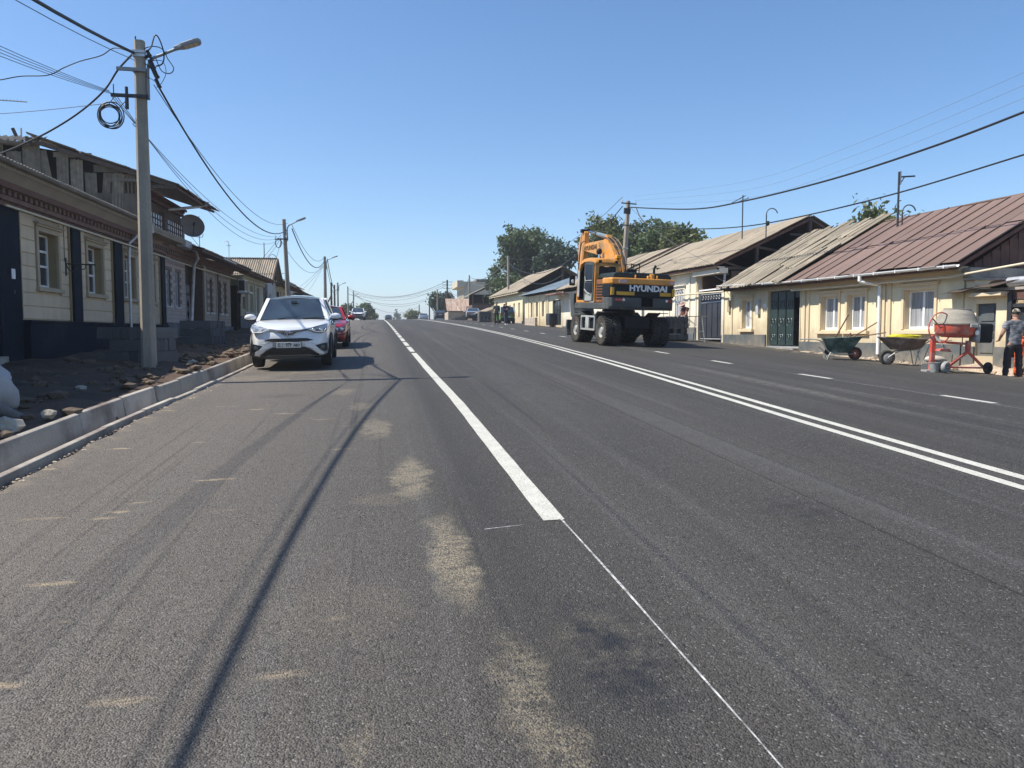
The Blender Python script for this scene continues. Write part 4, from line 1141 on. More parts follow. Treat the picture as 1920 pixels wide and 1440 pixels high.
b2.part('gate_opening', m_black, [(-.145, -.12, .09, .52, 1.15, 2.92)], gt)
for k, s0 in enumerate((.56, 1.08, 1.60)):
    b2.part('gate_leaf', m_ggate, [(-.148, -.10, s0, s0+.46, 1.16, 3.14)], gt, bevel=.012)
    for z, r in ((2.72, .10), (2.02, .12), (1.45, .09)):
        orn = MB()
        for sg2 in (-1, 1):
            orn.tube([Vector(b2.P(-.085, s0+.23+sg2*(.02+r*(1-math.cos(t))*.6), z+r*math.sin(t)*1.2)) for t in np.linspace(0, PI*1.4, 10)], .014, 6)
        orn.sphere(b2.P(-.085, s0+.23, z), .035, .035, .035, 8, 6)
        orn.build('gate_ornament', m_galv if z == 9 else mat('worn_gate_relief', (.16, .18, .18), rough=.35, metal=.4, var=.3, scale=6), gt, smooth=60)
b2.part('gate_sill', m_galv, [(-.2, .02, .05, 2.12, 1.05, 1.11)], gt)
b2.part('threshold', m_kerb, [(-.2, .25, .05, 2.12, .8, 1.04)])
b2.part('electric_box', m_pvc_g, [(.003, .12, 2.62, 2.8, 2.35, 2.95)], bevel=.01)
b2.part('number_plate', m_pvc, [(.003, .02, 2.2, 2.4, 2.6, 2.75)])
b2.part('meter_box', m_tanl, [(.003, .1, 4.85, 5.05, 2.5, 3.0)], bevel=.01)
b2.part('fascia', m_woodr, [(.2, .40, 0, 9.0-4.18, 3.36, 3.46)])
gutter(b2, .15, 4.95, 3.47, 3.62)
# many narrow weathered strips, uneven
q = random.Random(21)
strips = [corr_mesh(.34, 1.45+.12*i, 2, .022, m_slate, seg=5, th=.014, ragged=.05, seed=60+i) for i in range(4)]
lay(b2, strips, .2, 5.0, .55, 3.52, -3.7, 5.82, 14, 4, over=.3, jz=.05, jr=.02, js=.12, q=q)
mb = MB()
mb.hexa([b2.P(.45, .15, 3.40), b2.P(-3.75, .15, 5.62), b2.P(.45, 5.0, 3.40), b2.P(-3.75, 5.0, 5.62), b2.P(.45, .15, 3.47), b2.P(-3.75, .15, 5.72), b2.P(.45, 5.0, 3.47), b2.P(-3.75, 5.0, 5.72)])
mb.build('roof_deck', m_wood, b2.o)
mb = MB(); mb.prism([(-.2, 3.45-1.05), (-3.7, 5.55-1.05), (-7.9, 3.45-1.05)], b2.sg*.1, b2.sg*4.9, 'y'); mb.build('attic', m_dark, b2.o)
mb = MB(); mb.hexa([b2.P(-3.75, .1, 5.7), b2.P(-8.2, .1, 3.3), b2.P(-3.75, 5, 5.7), b2.P(-8.2, 5, 3.3), b2.P(-3.75, .1, 5.78), b2.P(-8.2, .1, 3.38), b2.P(-3.75, 5, 5.78), b2.P(-8.2, 5, 3.38)]); mb.build('back_roof', m_slate_d, b2.o)
b2.part('verge_edge', m_rock, [(-.6, -3.6, 5.0, 5.06, 3.6, 3.9)])

# tall house with the open gable and the black gate
b3 = Bld('gabled_house', 'white cream house with big open dark gable, corrugated tan roof and black panelled gate', rp(9.72), RA, 'R', 1.25)
w3 = [(13.42-9.72, 14.32-9.72, 2.1, 3.72)]
b3.wall('wall', m_cream2, 12.05-9.72, 11.4, .9, 4.42, w3, t=.2, depth=8)
a, b, c, e = w3[0]
f = b3.window(a, b, c, e, d=-.05, mull=(.33, .66), trans=(.62,), fw=.05, fm=m_pvc, gm=m_glass_c)
la = MB()
for k in range(3):
    x0 = a+.09+k*.28
    for z0, z1 in ((2.2, 3.0), (3.14, 3.55)):
        la.tube([Vector(b3.P(-.03, x0+.10*(1-math.cos(t)), z1+.09*math.sin(t))) for t in np.linspace(0, PI, 8)], .014, 6)
la.build('window_tracery', m_pvc, f)
b3.surround(a, b, c, e, w=.10, pr=.03, m=m_cream2)
for s0 in (2.36, 3.05, 5.2, 5.9, 8.5):
    b3.part('pilaster_strip', m_lemt if s0 < 3 else m_cream2, [(.003, .045, s0, s0+.12, 2.0, 4.3)], bevel=.006)
b3.part('plinth', m_base, [(.003, .08, 2.36, 11.4, .8, 1.88)], bevel=.01)
b3.part('plinth', m_bluegrey, [(.085, .12, 2.5, 3.9, .8, 1.6)])
b3.part('gate_pier', m_cream2, [(-.3, .04, 2.18, 2.33, 1.0, 3.5)])
b3.part('gate_pier', m_cream2, [(-.3, .03, -.10, .10, 1.0, 3.55)])
gt = b3.part('gate', m_navyd, [(-.16, -.12, .12, 2.16, 1.36, 3.36)])
m_gp = mat('charcoal_gate_panel', (.040, .042, .052), rough=.28, var=.3, scale=1.3)
for k in range(4):
    b3.part('gate_panel', m_gp, [(-.118, -.09, .16+k*.5, .16+k*.5+.44, 1.42, 2.95)], gt, bevel=.01)
b3.part('gate_rail', m_galv, [(-.12, -.08, .12, 2.16, 2.97, 3.02), (-.12, -.08, .12, 2.16, 3.34, 3.38), (-.12, -.06, .12, 2.16, 1.33, 1.38)], gt)
orn = MB()
for k in range(8):
    orn.tube([Vector(b3.P(-.09, .26+k*.245+.09*math.cos(t)*(1-t/9), 3.18+.12*math.sin(t)*(1-t/9))) for t in np.linspace(0, 7, 14)], .011, 5)
orn.build('gate_scroll', m_galv, gt)
b3.part('porch_wall', mat('umber_wall', (.16, .085, .045), rough=.85, var=.2, scale=2), [(-2.0, -1.9, -.2, 2.3, 1.0, 4.3), (-1.9, -.2, 2.2, 2.3, 3.4, 4.3)])
b3.part('porch_beam', m_cream2, [(-.15, .25, -.1, 2.4, 4.2, 4.42)], bevel=.01)
b3.tube('porch_post', m_pvc_g, [(-.05, .0, 3.4), (-.05, .0, 4.2)], .05)
b3.tube('gas_pipe', m_pipe, [(.2, 11, 3.43), (.2, 2.5, 3.42), (.25, -.5, 3.38)], .035)
b3.part('light_tube', m_pvc, [(-.05, .0, .3, 2.2, 3.52, 3.58)])
# roof
dE, zE, dR, zR = .42, 4.60, -4.2, 6.76
mr = [corr_mesh(1.14, 1.78, 8, .022, m_slate_l, seg=5, seed=i+70, ragged=.012) for i in range(3)]
lay(b3, mr, -.12, 11.3, dE, zE, dR, zR, 10, 3, over=.14, jz=.02, jr=.006, js=.02)
mr2 = [corr_mesh(1.14, 1.78, 8, .022, m_slate_d, seg=5, seed=i+80) for i in range(2)]
lay(b3, mr2, -.12, 11.3, -8.9, 4.4, dR, zR, 10, 3, over=.14)
mb = MB()
for (d0, z0, d1, z1) in ((dE, zE-.10, dR, zR-.10), (dR, zR-.10, -8.9, 4.3)):
    mb.hexa([b3.P(d0, -.05, z0-.06), b3.P(d1, -.05, z1-.06), b3.P(d0, 11.3, z0-.06), b3.P(d1, 11.3, z1-.06), b3.P(d0, -.05, z0+.06), b3.P(d1, -.05, z1+.06), b3.P(d0, 11.3, z0+.06), b3.P(d1, 11.3, z1+.06)])
mb.build('roof_deck', m_woodr, b3.o)
b3.part('fascia', m_woodr, [(.36, .42, -.1, 11.3, 4.44, 4.56)])
b3.part('soffit', m_cream2, [(.003, .36, -.1, 11.3, 4.43, 4.47)])
tr = MB()
tr.bar(b3.P(.3, .02, 4.42), b3.P(-8.5, .02, 4.42), .12); tr.bar(b3.P(dR, .02, 4.4), b3.P(dR, .02, 6.6), .14)
tr.bar(b3.P(-1.6, .02, 4.4), b3.P(-1.6, .02, 5.4), .12); tr.bar(b3.P(-6.6, .02, 4.4), b3.P(-6.6, .02, 5.3), .12)
tr.bar(b3.P(dR, .0, 5.0), b3.P(-1.6, .0, 5.35), .1); tr.bar(b3.P(-3.2, 0, 5.95), b3.P(-5.4, 0, 5.95), .09); tr.bar(b3.P(-1.2, .03, 4.35), b3.P(.2, .03, 4.75), .08)
tr.build('roof_truss', m_wood, b3.o)
b3.part('attic_wall', m_dark, [(-8.4, -.1, 7.0, 7.1, 4.4, 5.0)])
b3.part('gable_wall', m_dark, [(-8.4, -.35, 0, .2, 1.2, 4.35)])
b3.part('gable_wall', m_rock, [(-2.4, -.35, -.06, -.005, 3.5, 4.3)])
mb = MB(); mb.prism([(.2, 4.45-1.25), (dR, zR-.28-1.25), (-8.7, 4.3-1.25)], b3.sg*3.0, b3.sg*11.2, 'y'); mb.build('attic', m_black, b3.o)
b3.tube('roof_vent', m_dark, [(-4.1, 3.2, 6.7), (-4.1, 3.2, 7.0)], .09)

# the long tan roofed house behind the leaning pole
b4 = Bld('rendered_house', 'low house with patched tan roof behind the excavator and the leaning pole', rp(21.3), RA, 'R', 1.7)
w4 = [(2.2, 3.0, 2.4, 3.6), (5.0, 5.8, 2.4, 3.6), (8.0, 8.8, 2.4, 3.6)]
b4.wall('wall', m_cream2, 0, 11, 1.3, 4.5, w4, t=.15, depth=8)
for w in w4: b4.window(*w, d=-.1, gm=m_glass_c)
b4.part('plinth', m_base, [(.003, .08, 0, 11, 1.2, 2.1)])
lay(b4, mr, -.1, 11, .45, 4.68, -4.2, 6.82, 10, 3, over=.14, jz=.03, jr=.012, js=.05)
mb = MB(); mb.prism([(.4, 4.6-1.7), (-4.2, 6.72-1.7), (-8.8, 4.4-1.7)], b4.sg*.2, b4.sg*10.9, 'y'); mb.build('attic', m_dark, b4.o)
lay(b4, mr2, -.1, 11, -8.9, 4.4, -4.2, 6.8, 10, 3, over=.14)
for k in range(4):
    mb = MB(); q0 = .15+k*.22
    mb.bar(b4.P(-.2, q0, 5.15), b4.P(-4.1, q0, 6.97), .05, .05); mb.build('roof_batten', m_wood, b4.o)

# pale blue roofed house and the beige roofed house further up
m_blue = mat('pale_blue_sheet', (.40, .47, .50), rough=.5, metal=.1, var=.15, scale=1.0, dirt=(.22, .25, .27), dscale=1.6, damt=.45)
b5 = Bld('rendered_house', 'cream house with pale blue metal roof and a dark glazed door, left of the excavator', rp(32.2), RA, 'R', 1.95)
w5 = [(4.9, 5.5, 2.9, 4.1), (6.6, 7.2, 2.9, 4.1), (8.2, 8.7, 2.9, 4.1), (.5, 2.6, 2.2, 4.05)]
b5.wall('wall', m_lem, 0, 10.6, 1.6, 4.65, w5, t=.15, depth=8)
for w in w5[:3]: b5.window(*w, d=-.1, gm=m_glass, fm=m_tanl)
b5.window(*w5[3], d=-.1, fm=m_steel, gm=m_glass, mull=(.33, .66), trans=(.75,))
for s0 in (4.2, 6.0, 7.7, 9.3): b5.part('pilaster_strip', m_lemt, [(.003, .05, s0, s0+.15, 2.2, 4.5)])
b5.tube('downpipe', m_zinc, [(.08, 3.6, 4.6), (.08, 3.6, 2.2)], .05)
sm = [seam_mesh(.88, 2.5, m_blue)]
lay(b5, sm, .2, 10.8, .5, 4.76, -4.2, 6.4, 12, 2, over=.1, jz=.01, jr=.004, js=.04)
mb = MB(); mb.prism([(.4, 4.72-1.95), (-4.2, 6.32-1.95), (-8.6, 4.5-1.95)], b5.sg*.4, b5.sg*10.5, 'y'); mb.build('attic', m_dark, b5.o)
b5.part('side_canopy', mat('faded_red_sheet', (.42, .2, .17), rough=.6, var=.2), [(.1, 1.0, -1.4, 1.2, 4.35, 4.4)])
b6 = Bld('gabled_house', 'cream house with smooth beige roof and dark open gable behind the green van', rp(49.2, -1.5), RA, 'R', 2.5)
w6 = [(1.0, 1.6, 3.1, 4.5), (2.9, 3.5, 3.1, 4.5), (4.6, 5.2, 3.1, 4.4), (8.2, 8.9, 3.1, 4.2), (9.6, 10.2, 3.1, 4.2)]
b6.wall('wall', m_lem, 0, 12, 2.0, 5.45, w6, t=.15, depth=8)
for w in w6: b6.window(*w, d=-.1, gm=m_shut, fm=m_lemt)
b6.part('door', m_dark, [(.003, .03, 6.3, 7.5, 2.4, 4.6)])
b6.part('plinth', m_pinkr, [(.003, .08, 0, 11, 1.9, 2.75)])
lay(b6, mr, -.2, 12.2, .5, 5.52, -3.9, 7.85, 11, 3, over=.14)
lay(b6, mr2, -.2, 12.2, -8.3, 5.52, -3.9, 7.85, 10, 3, over=.14)
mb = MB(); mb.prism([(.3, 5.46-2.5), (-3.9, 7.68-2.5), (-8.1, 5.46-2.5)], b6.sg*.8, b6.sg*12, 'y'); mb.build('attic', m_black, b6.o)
b6.part('fascia', m_lemt, [(.45, .5, -.2, 12.2, 5.36, 5.48)])
b6.part('roof_truss', m_wood, [(-8, .3, -.02, .1, 5.42, 5.54), (-4, -3.8, -.02, .1, 5.5, 7.6)])
bw = thing('yard_wall', 'low grey block wall in front of the blue roofed house', 'wall', (*rp(36.8, .6), 2.0), PI-math.radians(RA))
for k in range(5):
    for r in range(2):
        MB().box(0, .2, -k*.62-.6, -k*.62-.02, r*.42, r*.42+.40).build('block', m_pinkr, bw, bevel=.015)
b7 = Bld('lean_to_shed', 'small tan lean to shed at the far end of the beige roofed house', rp(61.5, -1.2), RA, 'R', 2.7)
b7.wall('wall', m_pinkr, 0, 6, 2.2, 4.0, (), depth=5)
lay(b7, mr, -.2, 6.2, .6, 3.9, -3.5, 5.5, 5, 2)
mb = MB(); mb.prism([(.0, 3.8-2.6), (-3.4, 5.1-2.6), (-3.4, 3.8-2.6)], b7.sg*.1, b7.sg*6, 'y'); mb.build('side_wall', m_pinkr, b7.o)

# timber barn, rusty roofed building, concrete block, far walls
def P3(px, py, Y):
    f = 1442.; ph = math.atan(95/f); th = math.radians(9.95)
    a = (px-960)/f; b = (720-py)/f
    yc = math.cos(ph)+b*math.sin(ph); z = -math.sin(ph)+b*math.cos(ph)
    u = a*math.cos(th)+yc*math.sin(th); v = -a*math.sin(th)+yc*math.cos(th); t = Y/yc
    return Vector((u*t, v*t, EYE+z*t))
bn = thing('timber_barn', 'open dark timber barn with low gable roof over brick, behind the silver saloon', 'barn', (10.6, 97, 3.3), 0)
m_brk = mat('brown_brick', (.14, .095, .07), rough=.9, var=.3, scale=3, fine=.3, fscale=12)
MB().box(1.3, 9.5, 0, 7, -.4, 1.9).build('wall', m_brk, bn)
mb = MB()
for x in np.linspace(1.4, 9.4, 7): mb.box(x-.09, x+.09, .02, .2, 1.9, 3.9 if 3.0 < x < 6 else 3.2)
mb.bar((1.3, .1, 2.0), (9.5, .1, 2.0), .16); mb.bar((1.3, .1, 3.2), (4.4, .1, 4.6), .16); mb.bar((4.4, .1, 4.6), (9.8, .1, 2.9), .16); mb.bar((5.4, .05, 3.6), (8.6, .05, 2.1), .12)
mb.build('frame', m_wood, bn)
MB().box(1.4, 9.4, 4.0, 4.2, 1.9, 3.4).build('back_wall', m_dark, bn)
mb = MB()
for (x0, z0, x1, z1) in ((.9, 3.05, 4.4, 4.75), (4.4, 4.75, 10.4, 2.85)):
    mb.hexa([(x0, -.3, z0), (x1, -.3, z1), (x0, 7, z0), (x1, 7, z1), (x0, -.3, z0+.1), (x1, -.3, z1+.1), (x0, 7, z0+.1), (x1, 7, z1+.1)])
mb.build('roof', m_slate, bn)
rb = thing('rusty_roofed_building', 'long low building with pale rusty sheet roof behind the dark wooden pole', 'building', (13.3, 108, 3.5), 0)
m_rust = mat('rusty_sheet', (.47, .36, .28), rough=.7, var=.2, scale=1.3, stretch=(3, .6, .6), dirt=(.28, .12, .07), dscale=1.6, damt=.45, rndv=.12)
MB().box(-3.4, 2.9, .2, 6, -.5, 1.15).build('wall', m_pinkr, rb)
for k in range(9):
    mb = MB(); x0 = -3.6+k*.72
    mb.hexa([(x0, -.1, 1.2), (x0+.70, -.1, 1.2), (x0, 2.6, 3.0), (x0+.70, 2.6, 3.0), (x0, -.1, 1.25), (x0+.70, -.1, 1.25), (x0, 2.6, 3.05), (x0+.70, 2.6, 3.05)])
    mb.build('roof_sheet', m_rust, rb)
MB().box(-3.4, 2.9, 2.61, 6, 1.1, 2.9).build('attic', m_dark, rb)
MB().bar((-3.2, -.6, .0), (.6, -.6, 1.35), .9, .12).build('leaning_sheet', m_slate_l, rb)
MB().box(-.2, 1.6, -.5, .1, -.3, 1.0).build('entrance_wall', m_white, rb)
cb = thing('apartment_building', 'three storey cream concrete building far behind the timber barn', 'building', (16.6, 149, 4.0), 0)
m_conc = mat('pale_concrete', (.52, .45, .34), rough=.85, var=.08, scale=.6)
MB().box(0, 9, 0, 12, -1, 7.6).build('wall', m_conc, cb)
mb = MB(); mb.box(-1.2, -.005, -.2, 12, 6.6, 7.8); mb.box(-1.2, -.005, -.2, 12, 3.4, 4.0); mb.box(-.9, -.01, 0, 12, -1, .8); mb.build('balcony', m_conc, cb)
mb = MB()
for k in range(5):
    for z in (1.2, 4.4): mb.box(-.02, -.008, .8+k*2.3, 2.2+k*2.3, z, z+1.7)
mb.build('window', m_shut, cb)
MB().box(2.5, 9, -.3, 12, 7.7, 8.1).build('roof', m_slate_d, cb)
wl_ = thing('yard_wall', 'pale yard wall with sheet roof left of the dark wooden pole at the crest', 'wall', (12.2, 134, 3.7), 0)
MB().box(-2.0, 4.6, 0, .4, -.6, 1.9).build('wall', m_white, wl_)
MB().bar((-1.4, -.2, 1.2), (4.0, -.2, 2.4), .1, .5).build('coping', m_slate_l, wl_)
MB().box(-2.6, -1.6, -1.5, -.6, -.6, 1.2).build('pier', m_white, wl_)
# ------------------------------------------------------------------ poles
m_pole = mat('pole_concrete', (.33, .285, .225), rough=.85, var=.14, scale=2.2, fine=.18, fscale=45, bump=.2, bscale=40, stretch=(1, 1, .35), dirt=(.19, .165, .14), dscale=1.3, damt=.4)
m_poled = mat('dark_pole_wood', (.06, .05, .045), rough=.85, var=.25, scale=3, stretch=(3, 3, .4))
m_cable = mat('cable_black', (.012, .012, .014), rough=.5, var=.1)
m_cable_g = mat('cable_grey', (.12, .12, .13), rough=.5, var=.1)
m_lampg = mat('lamp_grey', (.24, .26, .27), rough=.5, var=.1, metal=.2)
m_led = mat('led_lens', (.55, .5, .36), rough=.2, var=.05)
def pole_mesh(H, w0, w1, d0, d1):
    mb = MB()
    n = 5; rows = []
    for k in range(n+1):
        t = k/n; w = w0+(w1-w0)*t; d = d0+(d1-d0)*t; z = -.5+(H+.5)*t
        c = .22*w
        rows.append([(-w/2+c, -d/2, z), (w/2-c, -d/2, z), (w/2, -d/2+c, z), (w/2, d/2-c, z), (w/2-c, d/2, z), (-w/2+c, d/2, z), (-w/2, d/2-c, z), (-w/2, -d/2+c, z), (-w/2+c, -d/2, z)])
    mb.grid(rows); mb.f.append(tuple(range(8))); mb.f.append(tuple(range(n*9, n*9+8)))
    return mb
def lamp(parent, z, reach=1.0, yaw=0.):
    R_ = Matrix.Rotation(yaw, 4, 'Z')
    P_ = lambda *p: R_ @ Vector(p)
    MB().tube([P_(.14, -.02, z-.55), P_(.14, -.02, z), P_(.17, -.02, z+.14), P_(.26, -.02, z+.25), P_(.40, -.02, z+.31), P_(reach*.66, -.02, z+.44)], .030, 8).build('lamp_arm', m_lampg, parent, smooth=60)
    a = P_(reach*.62, -.02, z+.43); d = (P_(reach, 0, 0)-P_(0, 0, 0)).normalized(); d = (d+Vector((0, 0, .36))).normalized()
    y = Vector((0, 0, 1)).cross(d).normalized(); u = d.cross(y)
    M = Matrix((d, y, u)).transposed().to_4x4(); M.translation = a
    pl = [(0, -.04), (.09, -.05), (.16, -.10), (.40, -.125), (.50, -.10), (.53, 0), (.50, .10), (.40, .125), (.16, .10), (.09, .05), (0, .04)]
    L_ = MB().prism(pl, -.03, .05, 'z', M).build('lamp_head', m_lampg, parent, bevel=.018)
    for k in range(3): MB().box(.20+k*.09, .27+k*.09, -.09, .09, -.036, -.031, M).build('led_strip', m_led, L_)
    MB().tube([P_(.10, -.02, z-.5), P_(.10, -.02, z-.62)], .02).build('lamp_clamp', m_lampg, parent)
def crossarm(parent, z, x0, x1, m=m_steel, ins=True, nm='crossarm', n=2):
    c = MB().box(x0, x1, -.16, -.11, z-.03, z+.03).build(nm, m, parent)
    if ins:
        for k in range(n):
            x = x0+.05+(x1-x0-.1)*k/max(1, n-1)
            MB().lathe([(.012, 0), (.012, .05), (.035, .06), (.04, .09), (.022, .11), (.03, .13), (.018, .16)], 8, Matrix.Translation((x, -.135, z+.03))).build('insulator', m_pvc_g, c)
    return c
def band(parent, z, w, d):
    mb = MB(); mb.box(-w/2-.012, w/2+.012, -d/2-.012, d/2+.012, z-.025, z+.025)
    return mb.build('band', m_galv, parent)

p1 = thing('street_pole', 'tall tapered concrete street pole with LED lamp standing by the nearest kerbstone stack', 'pole', (-4.42, 16.15, .92), 0, 'concrete poles along the left kerb')
MB_p = pole_mesh(6.27, .27, .185, .25, .17).build('shaft', m_pole, p1)
lamp(p1, 5.72, 1.02)
for z in (6.05, 5.98): band(p1, z, .20, .185)
MB().box(-.38, .13, -.17, -.115, 5.66, 5.72).build('bracket', m_lampg, p1)
band(p1, 5.69, .205, .19)
ca = MB().box(-.50, .17, -.15, -.10, 5.17, 5.23).build('crossarm', m_steel, p1)
MB().tube([(-.22, -.13, 5.23), (-.22, -.13, 5.36)], .03).build('cable_clamp', m_cable, ca)
MB().tube([(-.22, -.13, 5.16), (-.22, -.13, 4.95)], .035).build('cable_clamp', m_cable, ca)
MB().tube([(-.45, -.13, 5.2), (-.45, -.13, 5.4)], .010).build('arm_pin', m_steel, ca)
for k, (x, z, r) in enumerate(((.20, 6.03, .03), (.24, 5.85, .045), (.3, 5.68, .045), (.34, 5.5, .035))):
    MB().tube([(x-.05, -.05, z+.06), (x, -.05, z-.06), (x+.03, -.05, z-.1)], r, 7).build('cable_clamp', m_cable, p1)
def loop(pts, r=.011, m=m_cable, parent=p1):
    P_ = [Vector(p) for p in pts]; out = []
    for i in range(len(P_)-1):
        a, b, c, d = P_[max(0, i-1)], P_[i], P_[i+1], P_[min(len(P_)-1, i+2)]
        for k in range(6):
            t = k/6
            out.append(.5*((2*b)+(c-a)*t+(2*a-5*b+4*c-d)*t*t+(3*b-a-3*c+d)*t**3))
    out.append(P_[-1])
    return MB().tube(out, r, 6).build('cable_loop', m, parent, smooth=60)
loop([(.12, -.05, 6.05), (.22, -.05, 6.15), (.30, -.05, 6.38), (.38, -.05, 6.30), (.45, -.05, 6.05), (.42, -.05, 5.86), (.3, -.05, 5.8)], .013)
loop([(.1, -.05, 6.12), (.25, -.05, 6.17), (.42, -.05, 6.13), (.52, -.05, 5.95), (.62, -.05, 5.78), (.55, -.05, 5.68), (.4, -.05, 5.72), (.3, -.05, 5.95)], .009)
loop([(.25, -.05, 5.9), (.42, -.05, 5.9), (.48, -.05, 5.7), (.4, -.05, 5.5), (.3, -.05, 5.4)], .006)
loop([(.1, -.05, 5.95), (.16, -.05, 5.98), (.22, -.05, 6.02)], .03)
loop([(.1, -.05, 5.84), (.18, -.05, 5.78), (.24, -.05, 5.72)], .012)
loop([(.1, -.05, 5.6), (.2, -.05, 5.56), (.3, -.05, 5.5)], .006)
MB().tube([(-.09, -.1, 4.72), (-.14, -.1, 4.68), (-.09, -.1, 4.63)], .008).build('hook', m_steel, p1)
MB().box(-.08, -.06, .0, .02, 6.27, 6.36).build('top_pin', m_steel, p1)
cl = thing('cable_coil', 'coiled black cable hanging from the crossarm of the nearest pole', 'cable coil', (-5.02, 16.28, 5.80), math.radians(8))
q = random.Random(4)
for k in range(6):
    r = .20+q.uniform(-.03, .05); ox, oz = q.uniform(-.03, .03), q.uniform(-.03, .03); ph = q.uniform(-.15, .15)
    MB().tube([(ox+r*math.cos(t)*(.95+ph*.3), .03*math.sin(2*t+k)+k*.008, oz+r*math.sin(t)*(1.05-ph*.3)) for t in np.linspace(0, 2*PI, 33)], .011, 6, caps=False).build('cable_turn', m_cable, cl, smooth=60)
MB().tube([(-.02, 0, .22), (.1, -.02, .38)], .008).build('tie', m_cable, cl)
MB().tube([(.15, 0, .15), (.3, -.02, .32)], .008).build('tie', m_cable, cl)

def plain_pole(name, label, loc, H, w=.24, tilt=0, m=m_pole, lampz=None, arms=(), group='concrete poles along the left kerb', brace=None):
    t = thing(name, label, 'pole', loc, 0, group)
    t.rotation_euler = (0, tilt, 0)
    pole_mesh(H, w, w*.68, w*.95, w*.65).build('shaft', m, t)
    if lampz: lamp(t, lampz, 1.0)
    for (z, x0, x1) in arms: crossarm(t, z, x0, x1)
    if brace: MB().bar((brace, 0, -.3), (0, 0, H*.68), .16).build('strut', m, t)
    return t
p2 = plain_pole('street_pole', 'second concrete lamp pole, rising behind the white car beside the gabled house', (-4.5, 42.0, gz(-3.6, 42)+.2), 5.75, .26, -.035, lampz=5.2, arms=((4.72, -.5, .15),))
cl2 = thing('cable_coil', 'small black cable coil hanging on the second pole', 'cable coil', (-4.98, 41.8, 6.28))
for k in range(3): MB().tube([(.13*math.cos(t)*(1+.1*k), .02*k, .24*math.sin(t)) for t in np.linspace(0, 2*PI, 25)], .014, 6, caps=False).build('cable_turn', m_cable, cl2)
p3 = plain_pole('street_pole', 'third concrete lamp pole, thick at its foot, behind the red car', (-4.42, 69.8, gz(-3.6, 70)+.1), 5.75, .32, 0, lampz=5.2)
p4 = plain_pole('street_pole', 'fourth lamp pole, seen just right of two slim bare poles', (-5.15, 107.5, gz(-3.6, 107)), 5.1, .3, 0, lampz=4.5)
for (x, y, Y, lb, br) in ((621, 530, 95, 'slim far pole with a slanting strut left of the fourth lamp pole', -1.8), (627, 534, 100, 'slim far pole between the strutted pole and the fourth lamp pole', None),
                      (652, 537, 140, 'far pole left of the strutted pole above the white oncoming car', None), (662.5, 545, 150, 'far lamp pole with a strut above the white oncoming car', -3.0)):
    q = P3(x, y, Y); base = g(min(q.y, 198))-.3
    plain_pole('street_pole', lb, (q.x, q.y, base), q.z-base, .3, 0, m=m_poled if Y < 120 else m_pole, brace=br, lampz=(q.z-base-1.2) if x > 660 else None)
# right hand poles
pr_ = plain_pole('utility_pole', 'leaning concrete utility pole with two crossarms behind the excavator', (12.9, 39.9, 1.4), 7.25, .30, .055, arms=((7.1, -.42, .42), (5.95, -.42, .42)), group='utility poles along the right side')
for z in (6.75, 4.75): band(pr_, z, .24, .22)
MB().box(-.25, .1, -.2, -.1, 6.55, 6.85).build('bracket', m_steel, pr_)
for (x, y, Y, lb, m, arms) in ((953, 480, 80, 'concrete utility pole standing behind the green van', m_pole, ()), (880, 516, 110, 'slim utility pole left of the timber barn', m_pole, ()),
                              (838.5, 525, 118, 'dark wooden utility pole with insulators beside the black car', m_poled, (.95, .88, .80)), (820, 542, 135, 'slim pole in front of the dark green tree at the crest', m_pole, ()),
                              (805, 557, 150, 'far pole with a slanting strut left of the dark green tree', m_poled, ()), (786, 571, 170, 'short far pole above the pale bush at the crest', m_poled, ())):
    q = P3(x, y, Y); base = g(min(q.y, 198))-.25; H = q.z-base
    plain_pole('utility_pole', lb, (q.x, q.y, base), H, .28 if Y != 118 else .34, 0, m=m, arms=[(H*a_, -.75, .75) for a_ in arms], group='utility poles along the right side', brace=2.6 if x == 805 else None)

# ------------------------------------------------------------------ wires
def wire(name, label, p, q, sag, r, m=m_cable, n=26, group=None, cat='cable', pts=None):
    if pts is None:
        p, q = Vector(p), Vector(q)
        pts = [p.lerp(q, t)-Vector((0, 0, 4*sag*t*(1-t))) for t in np.linspace(0, 1, n)]
    o = MB().tube(pts, r, 6).build(name, m, smooth=70, fix=False)
    return tag(o, label, cat, group)
def smooth_pts(P_, k=8):
    P_ = [Vector(p) for p in P_]; out = []
    for i in range(len(P_)-1):
        a, b, c, d = P_[max(0, i-1)], P_[i], P_[i+1], P_[min(len(P_)-1, i+2)]
        for j in range(k):
            t = j/k
            out.append(.5*((2*b)+(c-a)*t+(2*a-5*b+4*c-d)*t*t+(3*b-a-3*c+d)*t**3))
    return out+[P_[-1]]
T1 = Vector((-4.50, 16.05, 6.93)); A1 = Vector((-4.9, 16.0, 6.13))
wire('power_cable', 'thick black bundled cable running from the nearest pole top up over the camera', T1, (-5.05, -13.5, 5.75), 1.22, .027)
wire('power_cable', 'thinner black cable hanging just below the thick bundle left of the pole top', T1+Vector((0, .05, -.12)), (-5.12, -13.5, 5.62), 1.24, .006)
for k in range(4):
    wire('phone_wire', ('topmost', 'second from top', 'third from top', 'lowest')[k]+' of the four thin phone wires left of the nearest pole crossarm', A1+Vector((-.05+.02*k, 0, .06-.02*k)), (-5.5-.05*k, -13, 5.1-.05*k), 1.05+.05*k, .0048, group='phone wires left of the nearest pole')
wire('power_cable', 'thick black house cable sweeping from the pole top down to the eave at the left', T1, (0, 0, 0), 0, .021, pts=smooth_pts([T1, P3(222, 130, 16.2), P3(195, 170, 16.3), P3(150, 210, 16.5), P3(95, 245, 16.7), P3(40, 272, 16.9), P3(-10, 293, 17.1)]))
